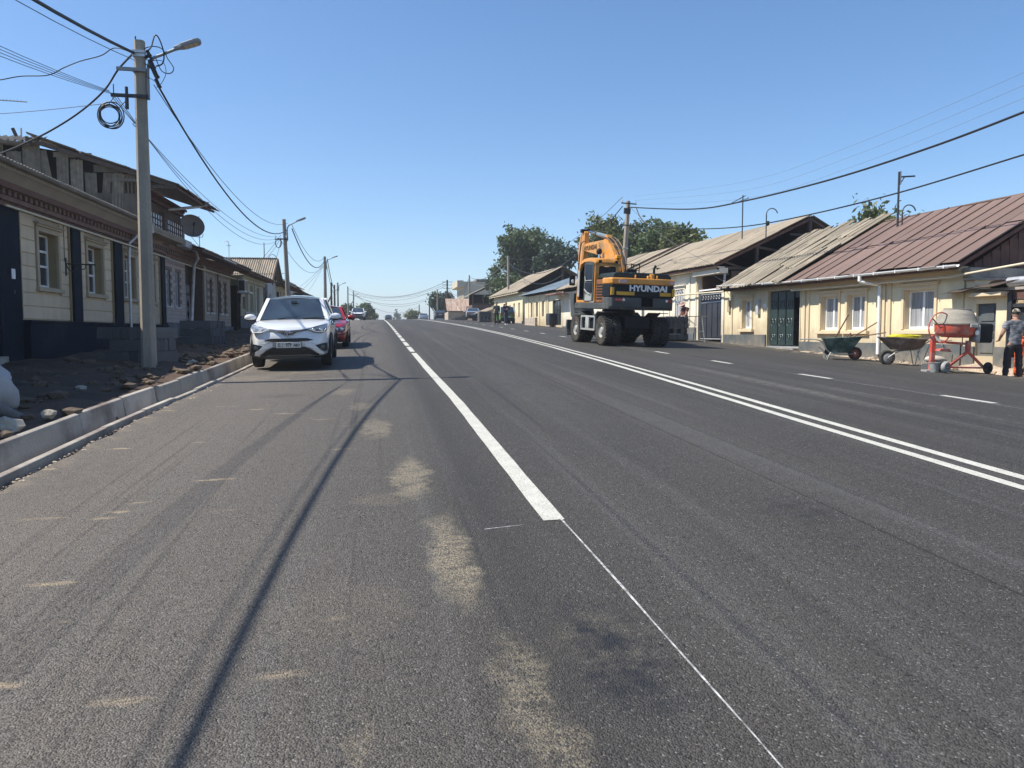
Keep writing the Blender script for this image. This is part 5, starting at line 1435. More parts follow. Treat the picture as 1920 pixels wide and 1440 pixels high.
wire('power_cable', 'wavy black cable from the pole top to the left picture edge', T1, (0, 0, 0), 0, .011, pts=smooth_pts([T1, P3(215, 90, 16.1), P3(190, 104, 16), P3(150, 115, 15.9), P3(120, 127, 15.8), P3(90, 141, 15.6), P3(40, 143, 15.5), P3(0, 150, 15.3), P3(-60, 160, 15.2)]))
wire('phone_wire', 'faint wire running level from the cable coil to the left edge', P3(190, 195, 16.2), P3(-40, 216, 16), .02, .006)
D1 = Vector((-4.12, 16.15, 6.40)); D2 = Vector((-4.52, 41.9, 6.98))
wire('power_cable', 'thick black cable sagging from the nearest pole lamp to the second pole', D1, D2, 1.15, .022)
wire('power_cable', 'thin black cable above the thick one between the first and second pole', D1+Vector((-.06, 0, -.02)), D2+Vector((.02, 0, .35)), .92, .009)
for k in range(3):
    wire('phone_wire', ('highest', 'middle', 'lowest sagging')[k]+' of three thin pale wires between the crossarms of the first two poles', A1+Vector((.05*k, 0, -.05)), (-5.0+.05*k, 41.8, 6.6-.06*k), .75+.22*k, .0075, m=m_cable_g, group='phone wires between the first two poles')
D3 = Vector((-4.40, 69.7, 8.0))
wire('power_cable', 'thick sagging cable between the second and third pole', D2+Vector((.2, .3, .1)), D3, 1.25, .03)
wire('power_cable', 'thin cable above it between the second and third pole', D2+Vector((.2, .3, .3)), D3+Vector((0, 0, .3)), 1.0, .015)
wire('phone_wire', 'low thin wire from the crossarm of the second pole to the third', (-4.9, 42, 6.5), D3+Vector((-.2, 0, -.5)), 1.1, .013, m=m_cable_g)
wire('power_cable', 'steep sagging cable from the third pole down to the fourth', D3+Vector((.2, .1, .1)), (-5.1, 107.4, 8.0), 1.5, .035)
wire('power_cable', 'second cable from the third pole to the fourth', D3+Vector((.1, .1, -.2)), (-5.1, 107.4, 7.6), 1.6, .022)
for iw, (a, b) in enumerate((((527, 440, 41.5), (482, 493, 51)), ((527, 445, 41.5), (500, 482, 52)), ((528, 447, 41.5), (512, 500, 55)), ((606, 497, 69), (563, 537, 78)), ((606, 499, 69), (569, 541, 80)), ((606, 500, 69), (578, 546, 84)))):
    wire('house_wire', 'house drop wire '+('reaching furthest left', 'in the middle', 'landing closest to the pole')[iw % 3]+' of the three from the '+('second' if iw < 3 else 'third')+' lamp pole', P3(*a), P3(*b), .12, .012, m=m_cable_g, group='house wires on the left side')
wire('house_wire', 'black wire from the balcony end down to the roof of the tiled house', P3(356, 440, 32), P3(398, 487, 35), .05, .01)
# right side
RT = Vector((13.28, 39.8, 8.30))
wire('power_cable', 'thick cable from the leaning pole top sweeping to the upper right edge', RT, (0, 0, 0), 0, .032, pts=smooth_pts([RT, P3(1300, 392, 35), P3(1400, 376, 31), P3(1560, 336, 26), P3(1740, 278, 22), P3(1920, 210, 19), P3(2100, 135, 17)]))
wire('power_cable', 'thinner cable over the open gable rising to the right edge', RT, (0, 0, 0), 0, .024, pts=smooth_pts([P3(1192, 388, 40), P3(1215, 421, 39), P3(1300, 429, 36), P3(1400, 424, 32), P3(1520, 402, 28), P3(1690, 360, 24), P3(1920, 290, 20), P3(2100, 235, 18)]))
for k in range(3):
    wire('phone_wire', ('lowest', 'middle', 'highest')[k]+' of three faint thin wires over the right hand roofs', RT, (0, 0, 0), 0, .0035, m=m_cable_g, pts=smooth_pts([P3(1190, 384-8*k, 40), P3(1400, 372-16*k, 32), P3(1600, 312-20*k, 26), P3(1920, 184-24*k, 20), P3(2050, 125-26*k, 19)]), group='faint wires over the right roofs')
wire('power_cable', 'dark cable from the leaning pole down left behind the excavator boom', RT+Vector((-.3, .1, .05)), P3(953, 492, 80), 2.2, .026)
wire('power_cable', 'thin upper wire from the leaning pole towards the far poles', RT+Vector((-.3, .1, .55)), P3(953, 482, 80), 1.4, .013)
wire('house_wire', 'thin wire from the far pole over the roof of the pale blue house', P3(955, 492, 80), P3(1055, 515, 54), 1.3, .02)
wire('house_wire', 'thin wire from the leaning pole across the corrugated roof to the gate pier', P3(1276, 472, 44), P3(1360, 530, 31), .05, .01)
wire('house_wire', 'black wire looping from the leaning pole to the tan roof', RT+Vector((.1, 0, 0)), P3(1340, 497, 33), .3, .008, m=m_cable_g)
for i, (a, b, s_) in enumerate((((953, 484, 80), (880, 519, 110), 1.1), ((953, 490, 80), (880, 524, 110), 1.6), ((880, 519, 110), (838, 535, 118), 2.0), ((880, 522, 110), (838, 540, 118), 2.4))):
    wire('power_cable', ('upper', 'lower')[i % 2]+(' sagging wire left of the timber barn pole' if i > 1 else ' sagging wire over the timber barn between two far poles'), P3(*a), P3(*b), s_, .03, m=m_cable_g, group='wires between the far right poles')
for i, (a, b, s_) in enumerate((((836, 528, 118), (653, 541, 140), 1.9), ((836, 533, 118), (653, 545, 140), 1.6), ((836, 536, 118), (662, 548, 150), 1.9), ((805, 559, 150), (653, 550, 140), 1.6), ((805, 561, 150), (662, 551, 150), 1.9),
                              ((786, 574, 170), (662, 549, 150), 2.6), ((820, 545, 135), (652, 552, 140), 1.0))):
    wire('power_cable', ('thickest and highest', 'second highest', 'third highest', 'fourth', 'fifth', 'lowest', 'faint slack')[i]+' wire crossing over the road at the crest', P3(*a), P3(*b), s_, .035 if i == 0 else .024, m=m_cable_g, group='wires crossing the road at the crest')

# ------------------------------------------------------------------ aerials and vent pipes on the roofs
def mast(name, label, cat, top, H, r, m, build):
    t = thing(name, label, cat, (top.x, top.y, top.z-H))
    MB().tube([(0, 0, -.3), (0, 0, H)], r, 8).build('mast', m, t)
    build(t, H); return t
def yagi(t, H):
    MB().bar((-.55, 0, H-.38), (.12, 0, H-.02), .03).build('boom', m_steel, t)
    mb = MB()
    for k in range(4): mb.tube([(-.4+k*.14, -.3, H-.3+k*.075), (-.4+k*.14, .3, H-.3+k*.075)], .008, 5)
    mb.build('elements', m_steel, t)
    mb = MB(); mb.tube([(-.2, 0, H-.3), (.35, .1, H-.12)], .014, 5); mb.tube([(.2, -.2, H-.1), (.2, .2, H-.2)], .008, 5); mb.build('cross_boom', m_steel, t)
mast('tv_antenna', 'television aerial on a thin mast over the corrugated ridge behind the leaning pole', 'antenna', P3(1393, 366, 37), 1.95, .028, m_steel, yagi)
def hook(t, H):
    MB().tube([(.26-.26*math.cos(a), 0, H+.26*math.sin(a)) for a in np.linspace(0, 2.9, 12)], .022, 6).build('curved_vent', m_steel, t, smooth=60)
mast('vent_pipe', 'thin vent pipe with hooked top on the corrugated ridge right of the television aerial', 'vent pipe', P3(1437, 402, 33.5), .75, .025, m_steel, hook)
def tmast(t, H):
    MB().bar((.05, 0, H-.18), (.62, 0, H-.13), .05).build('arm', m_steel, t)
    MB().bar((.05, 0, H-.42), (.22, 0, H-.17), .025).build('arm_brace', m_steel, t)
    MB().box(.02, .07, -.03, .03, H-.45, H+.02).build('clamp', m_pvc_g, t)
mast('mast', 'tall dark mast with a short side arm behind the brown roof ridge', 'mast', P3(1686, 322, 27.5), 2.1, .036, m_steel, tmast)
hk = mast('vent_pipe', 'hooked vent pipe beside the tall dark mast on the brown roof', 'vent pipe', P3(1692, 398, 27.3), .35, .025, m_steel, hook)
def twin(t, H):
    MB().tube([(0, 0, H*.5)]+[(.14+.13*math.cos(a), 0, H*.62+.13*math.sin(a)) for a in np.linspace(3.6, 1.0, 8)], .014, 6).build('scroll', m_steel, t)
    MB().tube([(-.15, 0, H*.45), (-.12, 0, H*.36), (0, 0, H*.36), (.14, 0, H*.36), (.17, 0, H*.45)], .014, 6).build('scroll', m_steel, t)
mast('vent_pipe', 'thin mast with curled brackets on the roof right of the satellite dish', 'vent pipe', P3(373, 405, 37), 1.55, .016, m_steel, twin)
def scroll(t, H):
    MB().tube([(.0-.13+.13*math.cos(a), 0, H+.13*math.sin(a)) for a in np.linspace(0, 2.8, 10)], .018, 6).build('curved_vent', m_galv, t)
    MB().tube([(-.12, 0, H-.12), (0, 0, H-.16), (.12, 0, H-.12)], .016, 6).build('curl', m_galv, t)
mast('vent_pipe', 'pale thin vent pipe with curl over the beige house roof', 'vent pipe', P3(429, 456, 46), 1.3, .02, m_galv, scroll)
mast('mast', 'straight dark rod above the ridge of the white gabled house', 'mast', P3(495, 455, 56), 1.6, .03, m_steel, lambda t, H: None)
mast('vent_pipe', 'small hooked vent pipe at the ridge of the white gabled house', 'vent pipe', P3(504, 484, 56), .6, .022, m_galv, hook)
mast('vent_pipe', 'small hooked vent pipe over the cream house beyond the white gabled house', 'vent pipe', P3(526, 518, 66), .5, .022, m_galv, hook)
ya = thing('tv_antenna', 'thin horizontal aerial rod jutting in from the left picture edge', 'antenna', P3(-15, 186, 18))
MB().tube([(-.3, 0, 0), (.7, .1, 0)], .012, 5).build('boom', m_cable_g, ya)
mb = MB()
for k in range(9): mb.tube([(k*.075, .02, -.03), (k*.075, .02, .03)], .004, 4)
mb.build('elements', m_cable_g, ya)
st = thing('roof_post', 'short leaning dark post with a pale insulator on the corrugated left roof', 'post', P3(36, 258, 26.5), 0)
MB().bar((-.05, 0, -.05), (-.19, 0, .30), .09).build('post', m_wood, st)
MB().tube([(.06, 0, -.02), (.07, 0, .32)], .03, 6).build('insulator', m_pvc_g, st)
# ------------------------------------------------------------------ vehicles (front faces -y, origin on the ground under the front axle centre line, y from the nose)
m_tyre = mat('tyre', (.018, .018, .019), rough=.85, var=.25, scale=8, dirt=(.09, .08, .065), dscale=5, damt=.25)
m_rim = mat('rim', (.45, .46, .47), rough=.35, metal=.8, var=.15)
m_carw = mat('car_white', (.80, .80, .79), rough=.25, var=.02, coat=1.)
m_carr = mat('car_red', (.33, .012, .016), rough=.22, var=.1, coat=1.)
m_cars = mat('car_silver', (.42, .45, .48), rough=.3, metal=.5, var=.05, coat=1.)
m_card = mat('car_dark', (.018, .02, .026), rough=.22, var=.1, coat=1.)
m_carg = mat('car_green', (.10, .23, .045), rough=.3, var=.08, coat=1.)
m_plast = mat('black_plastic', (.016, .016, .017), rough=.55, var=.15)
m_plastg = mat('grey_plastic', (.10, .10, .105), rough=.5, var=.1)
m_screen = mat('car_glass', (.030, .045, .062), rough=.05, var=.4, scale=1.1, spec=.6)
m_chrome = mat('chrome', (.7, .7, .7), rough=.12, metal=1., var=.03)
m_hl = mat('headlamp', (.30, .32, .33), rough=.08, var=.5, scale=9, coat=1.)
m_hld = mat('headlamp_dark', (.07, .08, .09), rough=.08, var=.5, scale=9, coat=1.)
m_tl = mat('tail_lamp', (.35, .015, .015), rough=.15, var=.2, coat=1.)
m_plate = mat('number_plate', (.62, .62, .58), rough=.4, var=.06)
m_ink = mat('black_ink', (.012, .012, .012), rough=.6, var=.1)

def car(name, label, loc, rotz, sp, detail=True, group=None):
    """sp: dict of L, W, H, stations, paint ..."""
    t = thing(name, label, sp.get('cat', 'car'), loc, rotz, group)
    L, W = sp['L'], sp['W']; hw = W/2
    body = MB(); rows = []
    for (y, w, zb, zs, zt) in sp['st']:
        hw_ = hw*w
        half = [(0, zb), (hw_*.80, zb), (hw_*.93, zb+.05), (hw_*.985, zb+(zs-zb)*.30), (hw_, zb+(zs-zb)*.62), (hw_*.975, zs-.035), (hw_*.93, zs), (hw_*.80, zs+(zt-zs)*.55), (hw_*.45, zs+(zt-zs)*.92), (0, zt)]
        yb = sp.get('bow', .10)
        ring = [(x, y+(yb*(x/hw)**2 if y < .5 else -.06*(x/hw)**2 if y > L-.5 else 0), z) for x, z in half]
        rows.append(ring+[(-x, yy, z) for x, yy, z in ring[-2:0:-1]])
    n = len(rows[0])
    o = len(body.v)
    for r in rows: body.v += r
    for i in range(len(rows)-1):
        for j in range(n): body.f.append((i*n+j, i*n+(j+1) % n, (i+1)*n+(j+1) % n, (i+1)*n+j))
    body.f.append(tuple(range(n))[::-1]); body.f.append(tuple((len(rows)-1)*n+j for j in range(n)))
    bo = body.build('body', sp['paint'], t, smooth=32)
    R_ = sp.get('R', .34); ax = sp['axles']; tw = sp.get('tw', .22)
    # wheel arches cut from the body
    cut = MB()
    for y in ax:
        for sx in (-1, 1):
            cut.lathe([(R_+.06, -.2), (R_+.06, .2)], 24, Matrix.Translation((sx*(hw-.12), y, R_)) @ Matrix.Rotation(PI/2, 4, 'Y'))
    co = cut.build('cutter', m_plast)
    md = bo.modifiers.new('arch', 'BOOLEAN'); md.operation = 'DIFFERENCE'; md.object = co; md.solver = 'EXACT'
    bake(bo); bpy.data.objects.remove(co)
    bo.data.shade_smooth(); bo.data.set_sharp_from_angle(angle=math.radians(32))
    MB().box(-hw*.8, hw*.8, ax[0]-.55, ax[1]+.55, sp['st'][2][2]-.03, sp['st'][2][2]+.12).build('underbody', m_plast, t)
    # cabin: pillars and roof as body colour, glass between
    c = sp['cab']   # y of windscreen foot, roof front, roof rear, rear glass foot ; z belt front, roof, belt rear ; half widths belt / roof
    y0, y1, y2, y3, zb0, zr, zb1, wb, wr = c
    rm = sp.get('roofm', sp['paint'])
    k = 9
    def lerp(a, b, f): return a+(b-a)*f
    # roof
    rows = []
    for i in range(9):
        f = i/8; y = lerp(y1, y2, f); crown = .045*math.sin(PI*min(1, .25+f*.65))
        rows.append([(wr*x, y+(-.04*(1-x*x) if i == 0 else 0), zr-.05*abs(x)**3+crown*(1-x*x)-.03*(1-math.sin(PI*min(1, .3+.55*f)))) for x in np.linspace(-1, 1, k)])
    top = rows; bot = [[(x, y, z-.06) for x, y, z in r] for r in rows]
    mb = MB(); mb.grid(top); mb.grid(bot)
    m_ = len(top)*k
    for i in range(8):
        for j in (0, k-1): mb.f.append((i*k+j, (i+1)*k+j, m_+(i+1)*k+j, m_+i*k+j))
    for j in range(k-1):
        for i in (0, 8): mb.f.append((i*k+j, i*k+j+1, m_+i*k+j+1, m_+i*k+j))
    ro = mb.build('roof', rm, t, smooth=40)
    def glass(nm, ya, za, wa, yb, zb, wb_, bow):
        rows = []
        for i in range(6):
            f = i/5
            rows.append([(lerp(wa, wb_, f)*x, lerp(ya, yb, f)+bow*(1-x*x)*(1-.4*f), lerp(za, zb, f)) for x in np.linspace(-1, 1, k)])
        mb = MB(); mb.grid(rows); mb.grid([[(x, y-(.012 if bow < 0 else -.012)*-1, z-.012) for x, y, z in r] for r in rows])
        return mb.build(nm, m_screen, t, smooth=60)
    glass('windscreen', y0, zb0+.01, wb*.90, y1+.0, zr-.055, wr*.93, -.10)
    glass('rear_window', y3, zb1+.01, wb*.86, y2, zr-.055, wr*.92, .07)
    for sx in (-1, 1):
        ym = lerp(y0, y3, .5)
        for pa, pb, w_, h_ in (((sx*wb*.94, y0-.02, zb0-.03), (sx*wr*.97, y1, zr-.05), .085, .05), ((sx*wb*.93, y3+.0, zb1-.03), (sx*wr*.97, y2, zr-.05), .11, .06), ((sx*wb*.975, ym, zb0-.02), (sx*wr*.985, lerp(y1, y2, .45), zr-.05), .09, .03)):
            MB().bar(pa, pb, w_, h_).build('pillar', rm, t)
    for sx in (-1, 1):
        mb = MB()
        a0 = (sx*wb*.965, y0+.08, lerp(zb0, zb1, .05)); a1 = (sx*wb*.955, y3-.1, zb1); b1_ = (sx*wr*.975, y2-.06, zr-.06); b0_ = (sx*wr*.975, y1+.08, zr-.06)
        mb.grid([[a0, a1], [b0_, b1_]]); mb.grid([[tuple(np.array(a0)-(sx*.015, 0, 0)), tuple(np.array(a1)-(sx*.015, 0, 0))], [tuple(np.array(b0_)-(sx*.015, 0, 0)), tuple(np.array(b1_)-(sx*.015, 0, 0))]])
        mb.build('side_window', m_screen, t)
    MB().box(-wb*.82, wb*.82, y0+.55, y3-.35, zb0-.5, zb0+.02).build('interior', m_plast, t)
    if detail:
        for sx in (-.42, .42):
            MB().box(sx*1.0-.24, sx+.24, y0+1.15, y0+1.3, zb0-.1, zb0+.28).build('seat', m_plastg, t, bevel=.04)
    # wheels
    for y in ax:
        for sx in (-1, 1):
            M = Matrix.Translation((sx*(hw-tw/2-.015), y, R_)) @ Matrix.Rotation(sx*PI/2, 4, 'Y')
            w_ = MB().lathe([(R_*.62, -tw/2), (R_*.93, -tw/2), (R_, -tw/2+.03), (R_, tw/2-.03), (R_*.93, tw/2), (R_*.66, tw/2), (R_*.62, tw/2-.02), (R_*.62, -tw/2)], 30, M, cap=False).build('wheel', m_tyre, t, smooth=40)
            rmb = MB().lathe([(R_*.64, tw/2-.012), (R_*.60, tw/2-.012), (R_*.57, tw/2-.07), (.001, tw/2-.075)], 30, M, cap=False)
            for s_ in range(5):
                a = 2*PI*s_/5
                rmb.bar(M @ Vector((0, 0, tw/2-.03)), M @ Vector((R_*.6*math.cos(a), R_*.6*math.sin(a), tw/2-.025)), .075, .03, up=(1, 0, 0))
            rmb.build('rim', m_rim, w_, smooth=30)
            if sp.get('arch'): MB().tube([(sx*(hw-.02), y+(R_+.075)*math.cos(a), R_+(R_+.075)*math.sin(a)) for a in np.linspace(-.12, PI+.12, 22)], .034, 8).build('arch_trim', sp['arch'], t, smooth=60)
    # mirrors
    for sx in (-1, 1):
        mb = MB(); mb.sphere((sx*(hw+.09), y0+.16, zb0+.06), .14, .07, .085, 14, 10)
        mi = mb.build('mirror', sp.get('mirm', sp['paint']), t, smooth=60)
        MB().bar((sx*(hw-.06), y0+.17, zb0-.02), (sx*(hw+.06), y0+.17, zb0+.01), .06, .03).build('mirror_foot', m_plast, mi)
        MB().sphere((sx*(hw+.09), y0+.17, zb0+.025), .135, .068, .06, 12, 8).build('mirror_shell', m_plast, mi, smooth=60)
    def front(x, y=0): return y+sp.get('bow', .10)*(x/hw)**2
    t['_'] = 0; del t['_']
    return t, front
def patch(nm, xs_, lo, hi, yf, m, parent, th=.02, smooth=0, n=None):
    """panel on a curved face: for each x the z range lo(x)..hi(x), at depth yf(x, z)"""
    mb = MB(); R0_ = []; R1_ = []
    for x in xs_:
        R0_.append([(x, yf(x, z)-th, z) for z in (lo(x), (lo(x)+hi(x))/2, hi(x))])
        R1_.append([(x, yf(x, z)+th*.8, z) for z in (lo(x), (lo(x)+hi(x))/2, hi(x))])
    a = len(R0_)
    mb.grid(R0_); mb.grid(R1_)
    o2 = a*3
    for i in range(a-1):
        for j in (0, 2): mb.f.append((i*3+j, (i+1)*3+j, o2+(i+1)*3+j, o2+i*3+j))
    for i in (0, a-1):
        for j in range(2): mb.f.append((i*3+j, i*3+j+1, o2+i*3+j+1, o2+i*3+j))
    return mb.build(nm, m, parent, smooth=smooth)
pl = lambda *tab: (lambda x: float(np.interp(x, [p[0] for p in tab], [p[1] for p in tab])))
sym = lambda f: (lambda x: f(abs(x)))

# white crossover, nearest
suv_st = [(.02, .76, .42, .62, .66), (.05, .80, .34, .80, .86), (.14, .87, .27, .92, .965), (.40, .955, .24, 1.0, 1.03), (.9, 1.0, .24, 1.05, 1.10), (1.32, 1.0, .24, 1.09, 1.15), (2.2, 1.0, .24, 1.12, 1.16), (3.4, 1.0, .24, 1.16, 1.2), (4.2, .985, .27, 1.18, 1.22), (4.5, .93, .36, 1.14, 1.18), (4.6, .86, .45, .95, 1.0)]
suv, fr = car('white_suv', 'white crossover car with number plate, parked at the left kerb facing the camera', (-1.98, 18.30, 0), math.radians(.6),
    dict(L=4.6, W=1.845, H=1.7, st=suv_st, paint=m_carw, axles=(.93, 3.59), R=.36, tw=.23, bow=.20, cab=(1.22, 2.02, 3.75, 4.35, 1.12, 1.675, 1.16, .86, .66), arch=m_plast, cat='car'))
suv.location.z = gz(-1.98, 19.3)+.0
suv.rotation_euler = (math.atan(.044-2*1.11e-4*20.5), -math.atan(.02), math.radians(.6))
hw_ = .9225
def F(x, z=0):
    prof = float(np.interp(z, [.24, .34, .45, .62, .80, .86, .92, .965, 1.03], [.16, .06, .025, .02, .035, .050, .095, .15, .40]))
    return prof+.20*(x/hw_)**2-.004
X = lambda a, b, n=13: list(np.linspace(a, b, n))
patch('lower_grille', X(-.66, .66, 21), sym(pl((0, .33), (.45, .33), (.66, .30))), sym(pl((0, .515), (.34, .515), (.5, .45), (.66, .33))), F, m_plast, suv, .018)
patch('bumper_skirt', X(-.86, .86, 25), sym(pl((0, .22), (.6, .235), (.86, .28))), sym(pl((0, .315), (.6, .30), (.7, .29), (.86, .36))), F, m_plast, suv, .022)
patch('skid_plate', X(-.56, .56, 15), sym(pl((0, .235), (.56, .25))), sym(pl((0, .305), (.48, .305), (.56, .265))), lambda x, z: F(x, z)-.02, m_plastg, suv, .02)
patch('upper_slot', X(-.55, .55, 17), sym(pl((0, .645), (.40, .645), (.55, .665))), sym(pl((0, .715), (.40, .715), (.55, .67))), F, m_plast, suv, .012)
patch('grille', X(-.48, .48, 17), sym(pl((0, .775), (.06, .775), (.18, .85), (.48, .905))), sym(pl((0, .885), (.2, .895), (.48, .935))), F, m_plast, suv, .016)
patch('grille_strip', X(-.5, .5, 17), sym(pl((0, .885), (.25, .897), (.5, .935))), sym(pl((0, .898), (.25, .91), (.5, .95))), F, m_chrome, suv, .02)
em = MB()
for (rx, rz, cx, cz) in ((.085, .058, 0, .83), (.032, .055, 0, .83), (.058, .022, 0, .862)):
    em.tube([(cx+rx*math.cos(a), F(0, .83)-.03, cz+rz*math.sin(a)) for a in np.linspace(0, 2*PI, 25)], .0075, 6, caps=False)
em.build('emblem', m_chrome, suv)
for sx in (-1, 1):
    a, b = (.42, .86)
    f1 = pl((.42, .905), (.60, .835), (.80, .835), (.86, .90)); f2 = pl((.42, .925), (.62, .985), (.84, 1.035), (.86, 1.03))
    xs_ = [sx*x for x in np.linspace(a, b, 11)]
    hl = patch('headlight', xs_, lambda x: f1(abs(x)), lambda x: f2(abs(x)), lambda x, z: F(x, z)-.002, m_hld if sx > 0 else m_hl, suv, .02)
    for (x0, x1, z0, z1) in ((.52, .60, .875, .93), (.66, .78, .865, .935)):
        cxm = sx*(x0+x1)/2
        MB().sphere((cxm, F(cxm, .9)-.022, (z0+z1)/2), (x1-x0)/2, .012, (z1-z0)/2, 14, 8).build('lamp_lens', m_chrome, hl, smooth=60)
    mb = MB(); mb.tube([(sx*x, F(x, z)-.028, z) for x, z in ((.47, .915), (.61, .855), (.79, .855), (.835, .93))], .009, 6); mb.build('light_guide', m_pvc, hl)
    fg = patch('fog_lamp_recess', [sx*x for x in X(.60, .855, 7)], lambda x: pl((.60, .52), (.74, .42), (.80, .38), (.855, .44))(abs(x)), lambda x: pl((.60, .545), (.72, .575), (.855, .60))(abs(x)), F, m_plast, suv, .014)
    mb = MB().lathe([(.05, -.01), (.05, .01), (.035, .018), (.001, .02)], 16, Matrix.Translation((sx*.745, F(.745, .5)-.02, .50)) @ Matrix.Rotation(PI/2, 4, 'X'), cap=False); mb.build('fog_lamp', m_hld, fg, smooth=40)
    patch('bumper_crease', [sx*x for x in X(.36, .78, 9)], lambda x: pl((.36, .525), (.52, .475), (.68, .335), (.78, .315))(abs(x)), lambda x: pl((.36, .63), (.5, .60), (.6, .53), (.70, .43), (.78, .35))(abs(x)), lambda x, z: F(x, z)-.018, m_carw, suv, .02)
pw = MB().box(-.275, .275, F(0, .56)-.045, F(0, .56)-.028, .50, .63).build('number_plate', m_plate, suv, bevel=.006)
MB().box(-.285, .285, F(0, .56)-.030, F(0, .56)-.0, .49, .645).build('plate_frame', m_plast, suv, bevel=.006)
Mt = Matrix.Translation((0, F(0, .56)-.047, .565)) @ Matrix.Rotation(PI/2, 4, 'X')
text('plate_text', '979', .115, m_ink, pw, Mt @ Matrix.Translation((.0, 0, 0)), .002, .72, .002)
text('plate_text', 'ABO', .085, m_ink, pw, Mt @ Matrix.Translation((.175, -.01, 0)), .002, .78, .002)
text('plate_text', '01', .06, m_ink, pw, Mt @ Matrix.Translation((-.205, .025, 0)), .002, .9, .001)
text('plate_text', 'KG', .045, m_ink, pw, Mt @ Matrix.Translation((-.205, -.03, 0)), .002, .9, .001)
MB().box(-.139, -.133, F(0, .56)-.047, F(0, .56)-.044, .51, .62).build('plate_divider', m_ink, pw)
for sx in (-.35, .25):
    MB().tube([(sx, 1.13, 1.145), (sx+.3, 1.20, 1.17), (sx+.52, 1.215, 1.175)], .012, 6).build('wiper', m_plast, suv)
MB().box(-.07, .07, 1.75, 1.80, 1.52, 1.58).build('rear_view_mirror', m_plastg, suv)
MB().tube([(.895, 1.5, .95), (.925, 2.4, .97), (.92, 3.4, 1.0)], .012, 6).build('door_trim', m_plastg, suv)
for y in (2.15, 3.05):
    MB().tube([(.935, y, .98), (.955, y+.1, .985), (.935, y+.2, .99)], .014, 6).build('door_handle', m_carw, suv)
for y in (1.55, 2.5, 3.4): MB().bar((.927, y, .40), (.905, y+.03, 1.10), .008, .012).build('door_gap', m_plast, suv)

# red saloon behind it
sed_st = [(.02, .74, .38, .52, .56), (.06, .80, .28, .64, .68), (.16, .87, .22, .72, .76), (.45, .95, .20, .80, .85), (.9, .99, .20, .86, .92), (1.3, 1.0, .20, .90, .96), (2.2, 1.0, .20, .92, .97), (3.4, 1.0, .20, .94, 1.0), (4.1, .98, .22, .96, 1.04), (4.4, .93, .28, .93, 1.0), (4.5, .86, .40, .80, .86)]
red, fr = car('red_saloon', 'red saloon car with shaded bonnet parked right behind the white crossover', (-1.83, 26.55, 0), math.radians(.5),
    dict(L=4.5, W=1.78, H=1.42, st=sed_st, paint=m_carr, axles=(.85, 3.55), R=.32, tw=.21, bow=.16, cab=(1.35, 2.05, 3.2, 3.85, .95, 1.40, 1.0, .80, .60)))
red.location.z = gz(-1.83, 27.5); red.rotation_euler = (math.atan(.038), -math.atan(.02), math.radians(.5))
def F2(x, z=0): return float(np.interp(z, [.2, .28, .38, .55, .68, .78], [.14, .05, .015, .015, .05, .2]))+.16*(x/.89)**2-.004
patch('grille', X(-.35, .35, 9), lambda x: .50, lambda x: .66, F2, m_plast, red, .015)
patch('lower_grille', X(-.65, .65, 11), lambda x: .24, lambda x: .36, F2, m_plast, red, .015)
patch('bumper_strip', X(-.8, .8, 15), lambda x: .44, lambda x: .47, F2, m_plast, red, .02)
for sx in (-1, 1):
    patch('headlight', [sx*x for x in X(.40, .80, 9)], lambda x: .56, lambda x: .70+.03*(abs(x)-.4), F2, m_hld, red, .02)
    for x in (.5, .68): MB().sphere((sx*x, F2(x, .63)-.02, .635), .065, .02, .06, 12, 8).build('lamp_lens', m_chrome, red, smooth=60)
MB().box(-.26, .26, F2(0, .45)-.04, F2(0, .45)-.02, .40, .51).build('number_plate', m_plate, red)
patch('bonnet_shade', X(-.72, .72, 11), lambda x: .0, lambda x: .0, lambda x, z: 0, m_card, red) if False else None
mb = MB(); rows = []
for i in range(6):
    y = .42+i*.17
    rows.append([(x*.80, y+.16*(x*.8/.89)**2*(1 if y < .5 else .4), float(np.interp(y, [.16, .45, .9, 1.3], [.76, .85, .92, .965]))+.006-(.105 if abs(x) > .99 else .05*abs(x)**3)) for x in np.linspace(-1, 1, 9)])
mb.grid(rows); mb.build('bonnet', mat('shaded_bonnet', (.10, .055, .05), rough=.3, var=.25, scale=2, coat=1.), red, smooth=60)  # dark bonnet colour stands in for shade and a dark reflection
for y in (1.5, 2.5): MB().bar((.895, y, .30), (.88, y+.02, .92), .008, .012).build('door_gap', m_plast, red)

# oncoming white car at the crest
def stations(L, w, zb, zh, zd, ht=.05):
    return [(.02, .78, zb+.12, zh*.62, zh*.66), (.07, .86, zb+.04, zh*.82, zh*.86), (.2, .93, zb, zh*.94, zh*.97), (.6, .98, zb, zh, zh+ht), (1.2, 1., zb, zh+.04, zh+.1), (2.4, 1., zb, zh+.06, zh+.1), (L-.9, 1., zb, zd, zd+.05), (L-.25, .96, zb+.03, zd, zd+.04), (L-.04, .88, zb+.12, zd*.9, zd*.93), (L, .82, zb+.2, zd*.8, zd*.83)]
c3, _ = car('white_car', 'small white car approaching on the left lane near the crest', (-2.35, 100, 0), 0,
    dict(L=4.5, W=1.82, H=1.6, st=stations(4.5, 1, .28, .92, 1.05), paint=m_carw, axles=(.85, 3.6), R=.35, bow=.14, cab=(1.2, 1.95, 3.6, 4.3, 1.02, 1.58, 1.08, .84, .66)), detail=False)
c3.location.z = gz(-2.35, 101)+.04
MB().box(-.55, .55, -.0, .04, .55, .78).build('grille', m_plast, c3)
for sx in (-1, 1): MB().box(sx*.5, sx*.82, .08, .16, .72, .86).build('headlight', m_hld, c3)
MB().box(-.7, .7, .0, .05, .30, .46).build('lower_grille', m_plast, c3)
